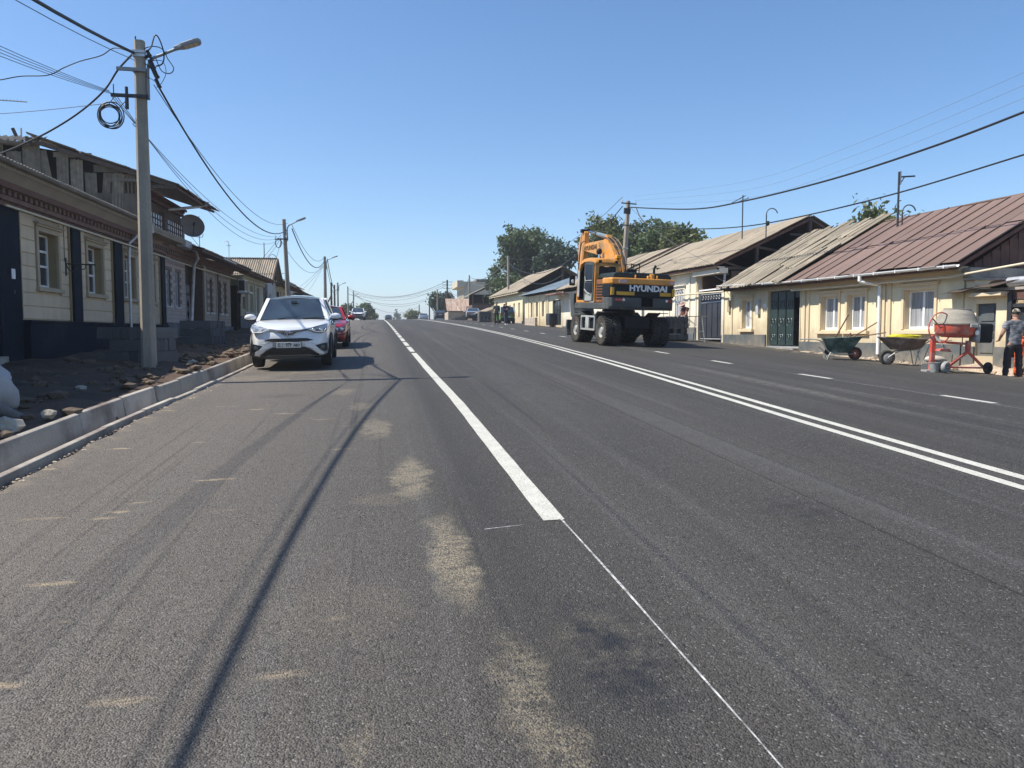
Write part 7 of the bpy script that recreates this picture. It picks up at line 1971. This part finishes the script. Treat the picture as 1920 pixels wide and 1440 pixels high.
# ------------------------------------------------------------------ wheelbarrows
def barrow(name, label, loc, rz, mt, mf, mrim, tray, wr=.19):
    """wheel towards -x, handles towards +x"""
    t = thing(name, label, 'wheelbarrow', loc, rz, 'wheelbarrows on the right asphalt edge')
    (x0, x1, hw0, z1), (a0, a1, hw1, z0) = tray
    mb = MB()
    for k in (0, .018):
        top = [(x0+k, -hw0+k, z1+.06), (x1-k, -hw0+k, z1), (x1-k, hw0-k, z1), (x0+k, hw0-k, z1+.06)]
        bot = [(a0+k, -hw1+k, z0+k), (a1-k, -hw1+k, z0+k), (a1-k, hw1-k, z0+k), (a0+k, hw1-k, z0+k)]
        mb.add(top+bot, [(0, 1, 5, 4), (1, 2, 6, 5), (2, 3, 7, 6), (3, 0, 4, 7), (4, 5, 6, 7)])
    mb.build('tray', mt, t)
    rim = [(x0, -hw0, z1+.06), (x1, -hw0, z1), (x1, hw0, z1), (x0, hw0, z1+.06), (x0, -hw0, z1+.06)]
    MB().tube(rim, .016, 6).build('tray_rim', mt, t)
    wx = a0-.16
    M = Matrix.Translation((wx, 0, wr)) @ Matrix.Rotation(PI/2, 4, 'X')
    w = MB().lathe([(wr*.6, -.04), (wr*.85, -.05), (wr, -.025), (wr, .025), (wr*.85, .05), (wr*.6, .04), (wr*.6, -.04)], 28, M, cap=False).build('wheel', m_tyreD, t, smooth=40)
    mb = MB().lathe([(wr*.63, -.035), (wr*.2, -.05), (wr*.2, .05), (wr*.63, .035), (wr*.55, .0)], 22, M, cap=False)
    mb.build('rim', mrim, w, smooth=40)
    for sy in (-1, 1):
        MB().tube(smooth_pts([(wx, sy*.07, wr), (a0+.1, sy*.16, z0-.04), (a1, sy*.22, z0+.02), (x1+.05, sy*.26, z1-.06), (x1+.62, sy*.30, z1-.02)], 4), .017, 6).build('handle', mf, t, smooth=60)
        MB().tube(smooth_pts([(a1-.05, sy*.22, z0+.02), (a1+.02, sy*.24, .10), (a1+.05, sy*.24, .0), (a1+.10, sy*.24, .02), (a1+.15, sy*.24, .25), (a1+.28, sy*.25, z0+.18)], 4), .014, 6).build('leg', mf, t, smooth=60)
    return t
m_brust = mat('rusty_tray', (.13, .085, .06), rough=.75, var=.3, scale=4, dirt=(.30, .26, .21), dscale=3, damt=.4)
m_bgreen = mat('green_tray', (.035, .075, .055), rough=.6, var=.3, scale=3, dirt=(.22, .26, .22), dscale=3, damt=.42)
m_blk = mat('barrow_frame', (.36, .36, .34), rough=.5, var=.15, metal=.3)
barrow('wheelbarrow', 'rusty wheelbarrow holding a coiled yellow hose under the white window', (14.20, 18.85, gz(14.2, 18.9)), math.radians(-16), m_brust, m_blk, m_grime, ((-.62, .46, .33, .70), (-.30, .28, .22, .42)), .205)
hs = MB(); q = random.Random(9); pts = []
for i in range(150):
    a = i*.26; r = .30+.05*math.sin(a*.37)+.03*q.random()
    pts.append((r*1.15*math.cos(a), r*.8*math.sin(a), .02+.00055*i+.02*math.sin(a*.5)))
hs.tube(pts, .017, 6)
ho = hs.build('yellow_hose', mat('hose_yellow', (.62, .55, .02), rough=.4, var=.12, scale=5), smooth=60, fix=False)
ho.location = (14.16, 18.85, gz(14.2, 18.8)+.72); ho.rotation_euler = (0, .05, math.radians(-16))
tag(ho, 'coiled yellow hose lying in the rusty wheelbarrow', 'hose')
gbx, gby = 13.45, 20.75
barrow('wheelbarrow', 'dark green wheelbarrow full of shovels in front of the grey plinth', (gbx, gby, gz(gbx, gby)), math.radians(152), m_bgreen, m_blk, mat('red_rim', (.30, .07, .035), rough=.6, var=.3, scale=6), ((-.60, .46, .36, .62), (-.28, .28, .20, .20)), .19)
m_handle = mat('tool_handle', (.28, .16, .085), rough=.7, var=.2, scale=4)
m_handled = mat('dark_tool_handle', (.10, .05, .035), rough=.7, var=.2, scale=4)
for i, (a, b, m, lb) in enumerate((((-.18, .1, .35), (.28, -.05, 1.32), m_handled, 'dark handled shovel standing steeply in the green wheelbarrow'),
                                   ((.0, .0, .40), (.42, .1, .78), m_handled, 'short dark handle poking from the green wheelbarrow'),
                                   ((.1, -.1, .48), (1.22, .2, 1.10), m_handle, 'long wooden handle slanting right out of the green wheelbarrow'),
                                   ((-.15, .05, .55), (1.36, -.1, .80), m_handle, 'longest pale handle lying almost flat over the green wheelbarrow rim'),
                                   ((-.1, .15, .45), (.50, .12, .74), m_handle, 'short wooden handle beside the steep shovel'))):
    t = thing('shovel', lb, 'tool', (gbx-.05, gby, gz(gbx, gby)), math.radians(-12), 'tools in the green wheelbarrow')
    MB().tube([a, b], .019, 7).build('handle', m, t, smooth=60)
    A_ = Vector(a); d_ = (A_-Vector(b)).normalized()
    mb = MB(); mb.bar(A_, A_+d_*.22, .18, .012, up=(0, 1, 0)); mb.build('blade', m_steel, t)

# folding metal stand before the black gate
sh = thing('folding_stand', 'thin metal folding stand with a flat board, before the black panelled gate', 'stand', (13.62, 31.7, gz(13.6, 31.7)-.06), math.radians(-14))
MB().box(-.45, .52, -.12, .12, 1.14, 1.17).build('board', m_soff, sh)
mb = MB()
for sy in (-.11, .11):
    mb.tube([(-.02, sy, 0), (.05, sy, 1.14)], .012, 6); mb.tube([(.45, sy*.8, -.05), (.30, sy, 1.14)], .012, 6); mb.tube([(-.40, sy, 1.13), (.04, sy, .80)], .009, 6)
mb.tube([(-.02, -.11, .5), (.40, -.1, .5)], .009, 6); mb.tube([(.0, -.11, .3), (.0, .11, .3)], .009, 6)
mb.build('legs', m_pvc_g, sh)

# white sack and log at the left edge
m_sack = mat('white_sack', (.46, .42, .40), rough=.7, var=.10, scale=3, bump=.5, bscale=9)
V = MB(); rows = []
for i in range(17):
    f = i/16; a = PI*f; row = []
    for j in range(24):
        b = 2*PI*j/24; r = math.sin(a)**.75
        n_ = 1+.30*mnoise.noise((2.8*math.cos(b)*r, 2.2*math.sin(b)*r, f*4))
        row.append((.34*r*math.cos(b)*n_-.1*math.cos(a), .20*r*math.sin(b)*n_, .27*math.cos(a)*n_))
    rows.append(row+[row[0]])
V.grid(rows)
so = V.build('white_sack', m_sack, smooth=80, fix=False); so.location = (-4.86, 10.75, zl(-4.8, 10.7)+.34); so.rotation_euler = (.1, .45, .25)
tag(so, 'white plastic sack leaning in at the left picture edge', 'sack')
lg = MB().tube([(0, 0, 0), (.5, -.2, -.10), (.82, -.36, -.2)], [.09, .075, .05], 10).build('log', mat('grey_log', (.20, .17, .14), rough=.9, var=.25, scale=4, stretch=(1, 4, 4)), smooth=50); lg.location = (-5.05, 10.55, zl(-5, 10.5)+.16)
tag(lg, 'grey log lying under the white sack', 'log')

# ------------------------------------------------------------------ people
m_skin = mat('skin', (.36, .20, .135), rough=.6, var=.1, scale=6)
m_hair = mat('dark_hair', (.015, .012, .01), rough=.7, var=.3)
def skin_mesh(verts, edges, root, name, sub=2):
    me = bpy.data.meshes.new(name)
    me.from_pydata([v[0] for v in verts], edges, [])
    o = bpy.data.objects.new(name, me); COL.objects.link(o)
    md = o.modifiers.new('skin', 'SKIN'); md.use_smooth_shade = True
    sv = me.skin_vertices[0].data
    for i, v in enumerate(verts):
        r = v[1]; sv[i].radius = r if isinstance(r, tuple) else (r, r); sv[i].use_root = (i == root)
    ss = o.modifiers.new('sub', 'SUBSURF'); ss.levels = sub; ss.render_levels = sub
    bake(o)
    return o
def person(label, loc, rz, J, cols, hat=None, group=None, sleeves='short'):
    """J: joint positions in local space, person faces +y"""
    t = thing('person', label, 'person', loc, rz, group)
    V_ = []; E_ = []; ix = {}
    def add(n, p, r, par=None):
        ix[n] = len(V_); V_.append((Vector(p), r))
        if par is not None: E_.append((ix[par], ix[n]))
    j = J
    add('pelvis', j['pelvis'], (.115, .085)); add('waist', j['waist'], (.11, .085), 'pelvis'); add('chest', j['chest'], (.155, .105), 'waist'); add('collar', j['collar'], (.10, .075), 'chest')
    add('neck', j['neck'], .055, 'collar'); add('head0', Vector(j['neck']).lerp(Vector(j['head']), .5), .06, 'neck')
    for s in 'LR':
        add('sh'+s, j['sh'+s], .062, 'collar'); add('el'+s, j['el'+s], .043, 'sh'+s); add('wr'+s, j['wr'+s], .028, 'el'+s)
        d = (Vector(j['wr'+s])-Vector(j['el'+s])).normalized()
        add('pa'+s, Vector(j['wr'+s])+d*.06, (.040, .020), 'wr'+s)
        add('hip'+s, j['hip'+s], .070, 'pelvis'); add('kn'+s, j['kn'+s], .058, 'hip'+s); add('an'+s, j['an'+s], .042, 'kn'+s)
        add('toe'+s, j['toe'+s], .038, 'an'+s)
    body = skin_mesh(V_, E_, 0, 'body')
    # hands: five separate bent fingers each, and the head with its features, joined into the one body mesh
    extra = MB()
    for s in 'LR':
        w = Vector(j['wr'+s]); d = (w-Vector(j['el'+s])).normalized()
        side = d.cross(Vector((0, 1, .2))).normalized(); dn = side.cross(d).normalized(); p0 = w+d*.085
        for k, (o, l) in enumerate(((-.030, .065), (-.010, .078), (.011, .072), (.030, .056))):
            a = p0+side*o; b = a+d*l*.5+dn*.008; c = b+d*l*.4+dn*.028
            extra.tube([a-d*.03, a, b, c], [.010, .0095, .0085, .006], 7)
        sg = 1 if s == 'L' else -1
        a = w+d*.035+side*sg*-.028; extra.tube([a, a+side*sg*-.028+d*.03, a+side*sg*-.034+d*.062+dn*.012], [.011, .010, .007], 7)
    H = Vector(j['head']); yaw = j.get('yaw', 0); pit = j.get('pitch', 0)
    Mh = Matrix.Translation(H) @ Matrix.Rotation(yaw, 4, 'Z') @ Matrix.Rotation(pit, 4, 'X')
    o0 = len(extra.v)
    extra.sphere((0, 0, 0), .076, .098, .118, 20, 16, Mh)
    for q_ in range(o0, len(extra.v)):
        p = Mh.inverted() @ Vector(extra.v[q_])
        if p.y > 0 and p.z < -.01: p.x *= 1-.28*min(1, -p.z/.11)
        if p.y > .05 and abs(p.z-.012) < .022 and .015 < abs(p.x) < .05: p.y -= .010
        extra.v[q_] = tuple(Mh @ p)
    extra.prism([(-.012, -.03), (.012, -.03), (.006, .012), (-.006, .012)], .088, .116, 'y', Mh)
    for sx in (-1, 1): extra.sphere((sx*.078, -.005, -.005), .012, .024, .034, 8, 6, Mh)
    bm = bmesh.new(); bm.from_mesh(body.data)
    me2 = extra.mesh('x'); bm.from_mesh(me2); bm.to_mesh(body.data); bm.free()
    body.data.materials.clear(); body.data.materials.append(m_skin); body.data.shade_smooth(); body.parent = t
    eb = MB()
    for sx in (-1, 1): eb.sphere((sx*.03, .086, .014), .011, .006, .007, 8, 6, Mh)
    eb.build('eyes', m_ink, body); MB().box(-.02, .02, .088, .094, -.062, -.056, Mh).build('mouth', mat('lip', (.22, .08, .06), rough=.6), body)
    hr_ = MB(); hr_.sphere((0, -.010, .022), .081, .101, .108, 18, 12, Mh)
    ho_ = hr_.build('hair', m_hair, t, smooth=80)
    bm = bmesh.new(); bm.from_mesh(ho_.data); inv = Mh.inverted()
    bmesh.ops.delete(bm, geom=[f for f in bm.faces if (inv @ f.calc_center_median()).z < (-.035 if (inv @ f.calc_center_median()).y < .02 else .055)], context='FACES')
    bm.to_mesh(ho_.data); bm.free()
    # clothes grown from the same joints, a little fuller
    def cloth(nm, spec, edges, m):
        o = skin_mesh([(Vector(p), r) for p, r in spec], edges, 0, nm, 3)
        for vv in o.data.vertices: vv.co += vv.normal*(.016*mnoise.noise(vv.co*9)+.010*mnoise.noise(Vector((vv.co.x*14, vv.co.y*14, vv.co.z*26))))
        o.data.materials.clear(); o.data.materials.append(m); o.data.shade_smooth(); o.parent = t; return o
    up = .55 if sleeves == 'short' else .97
    pe = Vector(j['pelvis']); low = pe+(pe-Vector(j['waist'])).normalized()*.03
    def elb(s): return Vector(j['sh'+s]).lerp(Vector(j['el'+s]), min(1, up))
    spec = [(pe+(pe-Vector(j['waist'])).normalized()*.11, (.172, .135)), (j['waist'], (.165, .125)), (j['chest'], (.185, .13)), (j['collar'], (.125, .092)), (Vector(j['collar']).lerp(Vector(j['neck']), .45), (.07, .065))]
    ed = [(0, 1), (1, 2), (2, 3), (3, 4)]
    for s in 'LR':
        n0 = len(spec); spec += [(j['sh'+s], .084), (elb(s), .070)]; ed += [(3, n0), (n0, n0+1)]
        if sleeves != 'short':
            spec += [(Vector(j['el'+s]), .062), (Vector(j['wr'+s]), .044)]; spec[n0+1] = (Vector(j['sh'+s]).lerp(Vector(j['el'+s]), .5), .068)
            ed += [(n0+1, n0+2), (n0+2, n0+3)]
    cloth('shirt', spec, ed, cols['shirt'])
    spec = [(pe+Vector((0, 0, .03)), (.155, .118)), (pe-Vector((0, 0, .03)), (.155, .118))]; ed = [(0, 1)]
    for s in 'LR':
        n0 = len(spec); spec += [(j['hip'+s], .102), (Vector(j['hip'+s]).lerp(Vector(j['kn'+s]), .5), .092), (j['kn'+s], .076), (Vector(j['an'+s])+Vector((0, 0, .03)), .066)]
        ed += [(1, n0), (n0, n0+1), (n0+1, n0+2), (n0+2, n0+3)]
    cloth('trousers', spec, ed, cols['trousers'])
    for s in 'LR':
        a, b = Vector(j['an'+s]), Vector(j['toe'+s]); d = (b-a); d.z = 0
        mb = MB(); mb.tube([a-d.normalized()*.05-Vector((0, 0, .025)), a+d*.4-Vector((0, 0, .02)), b-Vector((0, 0, .005)), b+d.normalized()*.06-Vector((0, 0, .01))], [.045, .052, .045, .02], 10)
        mb.build('shoe', cols.get('shoes', m_ink), t, smooth=60)
    if hat == 'cap':
        mb = MB(); mb.sphere((0, -.006, .038), .090, .112, .098, 20, 12, Mh); c_ = mb.build('cap', cols['hat'], t, smooth=70)
        bm = bmesh.new(); bm.from_mesh(c_.data)
        bmesh.ops.delete(bm, geom=[f for f in bm.faces if (inv @ f.calc_center_median()).z < .035], context='FACES'); bm.to_mesh(c_.data); bm.free()
        rows = [[(x, .085+.09*(1-(x/.085)**2)*k, .045-.02*k-.25*x*x*k) for x in np.linspace(-.08, .08, 9)] for k in (0, .5, 1)]
        mb = MB(); mb.grid([[Mh @ Vector(p) for p in r] for r in rows]); mb.grid([[Mh @ (Vector(p)-Vector((0, 0, .006))) for p in r] for r in rows]); mb.build('cap_peak', cols.get('peak', cols['hat']), c_)
        MB().prism([(-.032, .052), (.032, .052), (.024, .078), (0, .09), (-.024, .078)], -.124, -.108, 'y', Mh).build('cap_opening', m_hair, c_)
    elif hat == 'brim':
        MB().lathe([(.20, .035), (.19, .045), (.10, .055), (.085, .13), (.05, .15), (.001, .152)], 24, Mh, cap=False).build('hat', cols['hat'], t, smooth=50)
    return t
def pose(**kw):
    j = dict(pelvis=(0, 0, .96), waist=(0, 0, 1.10), chest=(0, .0, 1.30), collar=(0, -.01, 1.43), neck=(0, .0, 1.50), head=(0, .02, 1.62),
             shL=(-.18, -.01, 1.42), shR=(.18, -.01, 1.42), elL=(-.25, -.03, 1.14), elR=(.25, -.03, 1.14), wrL=(-.25, .12, .92), wrR=(.25, .12, .92),
             hipL=(-.095, 0, .90), hipR=(.095, 0, .90), knL=(-.11, .02, .50), knR=(.11, .02, .50), anL=(-.12, -.01, .085), anR=(.12, -.01, .085), toeL=(-.14, .14, .04), toeR=(.14, .14, .04))
    j.update(kw); return j
m_tee = mat('printed_grey_shirt', (.10, .11, .125), rough=.85, var=.2, scale=3, dirt=(.30, .31, .33), dscale=9, damt=.42, stretch=(1, 1, 2.2))
m_trou = mat('black_trousers', (.014, .015, .018), rough=.85, var=.3)
m_capm = mat('beige_cap', (.42, .36, .27), rough=.85, var=.12)
person('person in beige cap, printed grey shirt and black trousers working by the mixer, back turned', (15.0, 16.05, zr(15.1, 16.05)+.03), math.radians(-16),
       pose(head=(.05, .07, 1.64), neck=(.02, .02, 1.52), collar=(0, .0, 1.44), yaw=-.75, pitch=-.30, elL=(-.30, -.02, 1.15), wrL=(-.24, .20, 1.04), elR=(.30, .06, 1.18), wrR=(.26, .30, 1.10),
            knL=(-.15, .03, .5), anL=(-.19, -.02, .085), toeL=(-.23, .12, .04), knR=(.14, .04, .5), anR=(.17, .02, .085), toeR=(.2, .17, .04)),
       dict(shirt=m_tee, trousers=m_trou, hat=m_capm, peak=m_trou), 'cap')
m_hivis = mat('orange_workwear', (.75, .10, .02), rough=.7, var=.15, scale=5)
person('person in bright orange workwear bending down at the right picture edge', (15.42, 16.25, zr(15.15, 16.25)), math.radians(-75),
       pose(pelvis=(0, -.05, .95), waist=(0, .10, 1.02), chest=(0, .30, 1.02), collar=(0, .42, .98), neck=(0, .49, .97), head=(0, .60, .92), pitch=-1.2,
            shL=(-.18, .40, .98), shR=(.18, .40, .98), elL=(-.22, .45, .70), elR=(.22, .45, .70), wrL=(-.15, .55, .47), wrR=(.15, .55, .47)),
       dict(shirt=m_hivis, trousers=m_hivis, hat=m_capm, shoes=m_xl), 'cap', sleeves='long')
W = dict(elL=(-.22, -.16, 1.16), wrL=(-.20, -.08, .93), elR=(.24, .06, 1.15), wrR=(.2, .24, 1.02), knL=(-.10, .12, .52), anL=(-.10, .10, .10), toeL=(-.11, .25, .06), knR=(.10, .0, .50), anR=(.11, -.22, .12), toeR=(.12, -.10, .05))
person('person in dark green jacket and black trousers walking on the right lane near the stack', (8.98, 58.0, gz(9, 58)), math.radians(172), pose(**W),
       dict(shirt=mat('dark_green_jacket', (.06, .07, .06), rough=.85, var=.2), trousers=m_trou), None, 'two men walking along the right lanes', 'long')
person('person in navy top and dark jeans walking in front of the green van', (9.68, 57.8, gz(9.7, 58)), math.radians(188),
       pose(elL=(-.25, .02, 1.15), wrL=(-.08, .25, 1.22), elR=(.25, .02, 1.15), wrR=(.08, .25, 1.2), knL=(-.09, -.02, .5), anL=(-.1, -.15, .1), toeL=(-.1, -.02, .05), knR=(.1, .1, .52), anR=(.1, .12, .09), toeR=(.11, .27, .05)),
       dict(shirt=mat('navy_top', (.02, .025, .055), rough=.85, var=.2), trousers=mat('dark_jeans', (.03, .04, .075), rough=.9, var=.2), shoes=m_pvc_g), None, 'two men walking along the right lanes', 'long')
person('person in wide brimmed hat and dark red shirt standing by the dark kerbstone stack', (13.42, 32.3, gz(13.4, 32.3)), math.radians(100),
       pose(head=(0, .10, 1.58), neck=(0, .04, 1.48), pitch=-.5, elL=(-.24, .08, 1.15), wrL=(-.15, .3, 1.02), elR=(.24, .08, 1.15), wrR=(.15, .3, 1.02)),
       dict(shirt=mat('dark_red_shirt', (.09, .03, .025), rough=.85, var=.2), trousers=mat('brown_trousers', (.13, .10, .07), rough=.9, var=.2), hat=mat('pinkish_hat', (.42, .29, .24), rough=.8)), 'brim')
# ------------------------------------------------------------------ trees
m_bark = mat('bark', (.10, .08, .06), rough=.9, var=.3, scale=3, stretch=(2, 2, .4))
m_leaf = mat('leaf_green', (.085, .118, .042), rough=.5, var=.5, scale=.55, transl=.38, fine=.35, fscale=3.0)
m_leaf2 = mat('leaf_yellow_green', (.115, .135, .042), rough=.5, var=.45, scale=.7, transl=.38, fine=.3, fscale=3.0)
m_leaf3 = mat('leaf_dark', (.045, .072, .036), rough=.55, var=.5, scale=.8, transl=.25, fine=.3, fscale=3.0)
def tree(name, label, loc, H, lobes, nleaf, ls, m, seed, group=None, trunk_r=.22, cat='tree'):
    t = thing(name, label, cat, loc, 0, group)
    q = np.random.RandomState(seed)
    # twig clusters: centres near the lobe surfaces, leaves gathered round each
    V_ = []; 
    cent = []
    tot = sum(l[3]*l[4] for l in lobes)
    for (cx, cy, cz, r, rz) in lobes:
        k = max(8, int(nleaf/26*(r*rz)/tot))
        d = q.normal(size=(k, 3)); d /= np.linalg.norm(d, axis=1)[:, None]
        rad = q.uniform(.42, 1.2, size=(k, 1))**.8
        cent.append(np.array([cx, cy, cz])+d*rad*np.array([r, r, rz])*np.array([1, 1, 1]))
    cent = np.concatenate(cent)
    k = len(cent); per = max(6, nleaf//k)
    off = q.normal(size=(k, per, 3))*q.uniform(.22, .46, size=(k, 1, 1))*np.array([1, 1, .75])
    P_ = (cent[:, None, :]+off).reshape(-1, 3); n = len(P_)
    a = q.normal(size=(n, 3)); a /= np.linalg.norm(a, axis=1)[:, None]
    b = q.normal(size=(n, 3)); b -= a*(a*b).sum(1)[:, None]; b /= np.linalg.norm(b, axis=1)[:, None]
    s = ls*q.uniform(.6, 1.25, size=(n, 1))
    quad = np.stack([P_-a*s, P_+b*s*.42-a*s*.1, P_+a*s, P_-b*s*.42-a*s*.1], 1).reshape(-1, 3)
    me = bpy.data.meshes.new('crown'); 
    me.vertices.add(n*4); me.vertices.foreach_set('co', quad.ravel())
    me.loops.add(n*4); me.loops.foreach_set('vertex_index', np.arange(n*4))
    me.polygons.add(n); me.polygons.foreach_set('loop_start', np.arange(n)*4)
    me.update(calc_edges=True); me.materials.append(m)
    link('crown', me, t)
    mb = MB(); top = Vector((lobes[0][0], lobes[0][1], lobes[0][2]))
    mb.tube([(0, 0, -.5), (.05, 0, H*.2), tuple(top*.6+Vector((0, 0, 0))), tuple(top)], [trunk_r*1.2, trunk_r, trunk_r*.7, trunk_r*.25], 9)
    for (cx, cy, cz, r, rz) in lobes[1:]:
        z0 = H*.25+.2*cz
        mb.tube([(.05, 0, z0*.8), (cx*.5, cy*.5, z0*.4+cz*.5), (cx, cy, cz)], [trunk_r*.55, trunk_r*.35, .03], 6)
    mb.build('trunk', m_bark, t, smooth=60, fix=False)
    return t
def lob(q, H, R, n, z0=.35):
    L = [(0, 0, H*.72, R*.5, H*.26)]
    for i in range(n):
        a = q.uniform(0, 6.28); z = q.uniform(z0, .88); rr = R*q.uniform(.45, .8)*(1-.55*max(0, z-.5))
        L.append((rr*math.cos(a), rr*math.sin(a), H*z, R*q.uniform(.17, .38), H*q.uniform(.07, .17)))
    return L
for i, (x, y, Y, R, m, lb) in enumerate((
        (967, 432, 96, 3.9, m_leaf, 'tall leafy tree, leftmost of the group behind the green van'),
        (1003, 427, 100, 3.6, m_leaf, 'tallest middle tree of the group left of the excavator boom'),
        (1040, 450, 92, 3.1, m_leaf3, 'darker tree partly hidden by the excavator boom'),
        (1140, 414, 74, 2.7, m_leaf2, 'leafy tree behind the excavator boom left of the leaning pole'),
        (1195, 410, 76, 3.2, m_leaf2, 'broad leafy tree right behind the leaning utility pole'),
        (1238, 418, 72, 2.5, m_leaf, 'leafy tree between the leaning pole and the last tree over the tan roof'),
        (1282, 420, 66, 2.2, m_leaf2, 'rounded tree at the right end of the row over the tan roof'))):
    q = P3(x, y, Y); b = g(min(q.y, 198))-.3; H = q.z-b
    tree('leafy_tree', lb, (q.x, q.y, b), H, lob(random.Random(i+3), H, R*1.05, 19 if i < 3 else 16, .28), 9000, .27, m, i+5, 'leafy trees behind the right houses', .3)
q = P3(1668, 398, 42); tree('leafy_tree', 'small green tree top showing over the brown roof ridge beside the dark mast', (q.x, q.y, 1.0), q.z-1.0, lob(random.Random(33), q.z-1, 2.0, 10, .55), 5000, .20, m_leaf2, 41, 'leafy trees behind the right houses')
q = P3(1592, 424, 44); tree('leafy_tree', 'thin treetop just showing over the grey strip roof', (q.x, q.y, 1.0), q.z-1.0, lob(random.Random(35), q.z-1, 1.2, 6, .6), 1800, .18, m_leaf, 43, 'leafy trees behind the right houses', .12)
q = P3(832, 553, 138); b = 3.6; tree('dark_tree', 'dark green bushy tree at the crest behind the slim poles', (q.x, q.y, b), q.z-b, lob(random.Random(51), q.z-b, 2.6, 9, .3), 5000, .36, m_leaf3, 51)
q = P3(853, 563, 140); tree('dark_tree', 'lower dark tree right of the dark wooden pole', (q.x, q.y, b), q.z-b, lob(random.Random(52), q.z-b, 1.8, 7, .3), 3000, .34, m_leaf3, 52)
q = P3(686, 572, 165); b = 4.0; tree('grey_green_tree', 'round grey green tree beyond the white oncoming car', (q.x, q.y, b), q.z-b, lob(random.Random(61), q.z-b, 2.1, 9, .3), 4500, .36, m_leaf, 61)
q = P3(650, 571, 150); tree('grey_green_tree', 'small tree between the far left poles', (q.x, q.y, b), q.z-b, lob(random.Random(62), q.z-b, 1.3, 6, .3), 2200, .30, m_leaf, 62)
q = P3(699, 588, 180); tree('bush', 'low bush at the left road edge on the crest', (q.x, q.y, 4.2), q.z-4.2, lob(random.Random(63), q.z-4.2, 1.2, 6, .3), 1500, .30, m_leaf, 63, cat='bush')
q = P3(774, 584, 185); tree('bush', 'yellow green bush on the crest right of the road middle', (q.x, q.y, 4.2), q.z-4.2, lob(random.Random(64), q.z-4.2, 1.7, 8, .25), 3000, .28, m_leaf2, 64, cat='bush')
for i, x in enumerate((743, 748)):
    q = P3(x, 582+2*i, 420); tree('poplar', ('left', 'right')[i]+' of two pale far poplars over the crest', (q.x, q.y, 1.0), q.z-1.0, [(0, 0, (q.z-1)*.6, 1.3, (q.z-1)*.4), (.3, 0, (q.z-1)*.3, 1.4, 3.0)], 1500, .6, m_leaf, 66+i, 'far poplars', .2)
# distant wood behind the crest, one mass
V_ = []; q = np.random.RandomState(8)
n = 9000
xs_ = q.uniform(-260, 260, n); ys_ = 520+q.uniform(0, 160, n)
zs_ = np.array([g(y)-1+3.5*abs(mnoise.noise((x*.02, y*.02, 0)))+q.uniform(0, 4.0) for x, y in zip(xs_, ys_)])
C = np.stack([xs_, ys_, zs_], 1); a = q.normal(size=(n, 3)); a /= np.linalg.norm(a, axis=1)[:, None]; b_ = np.cross(a, q.normal(size=(n, 3))); b_ /= np.linalg.norm(b_, axis=1)[:, None]
Q = np.stack([C-a*1.6, C+b_*1.0, C+a*1.6, C-b_*1.0], 1).reshape(-1, 3)
me = bpy.data.meshes.new('far_trees'); me.vertices.add(n*4); me.vertices.foreach_set('co', Q.ravel()); me.loops.add(n*4); me.loops.foreach_set('vertex_index', np.arange(n*4)); me.polygons.add(n); me.polygons.foreach_set('loop_start', np.arange(n)*4); me.update(calc_edges=True); me.materials.append(m_leaf)
stuff(link('woods', me))

# ------------------------------------------------------------------ air
if HAZE > 0:
    hz = MB().box(-2100, 2100, -850, 2100, -18, 58).build('haze', None)
    hm = bpy.data.materials.new('haze'); hm.use_nodes = True
    N, Lk = hm.node_tree.nodes, hm.node_tree.links
    N.remove(N['Principled BSDF'])
    pv = N.new('ShaderNodeVolumePrincipled'); pv.inputs['Color'].default_value = (.93, .96, 1, 1); pv.inputs['Density'].default_value = HAZE; pv.inputs['Anisotropy'].default_value = .3
    Lk.new(pv.outputs[0], N['Material Output'].inputs['Volume'])
    hz.data.materials.append(hm); stuff(hz)
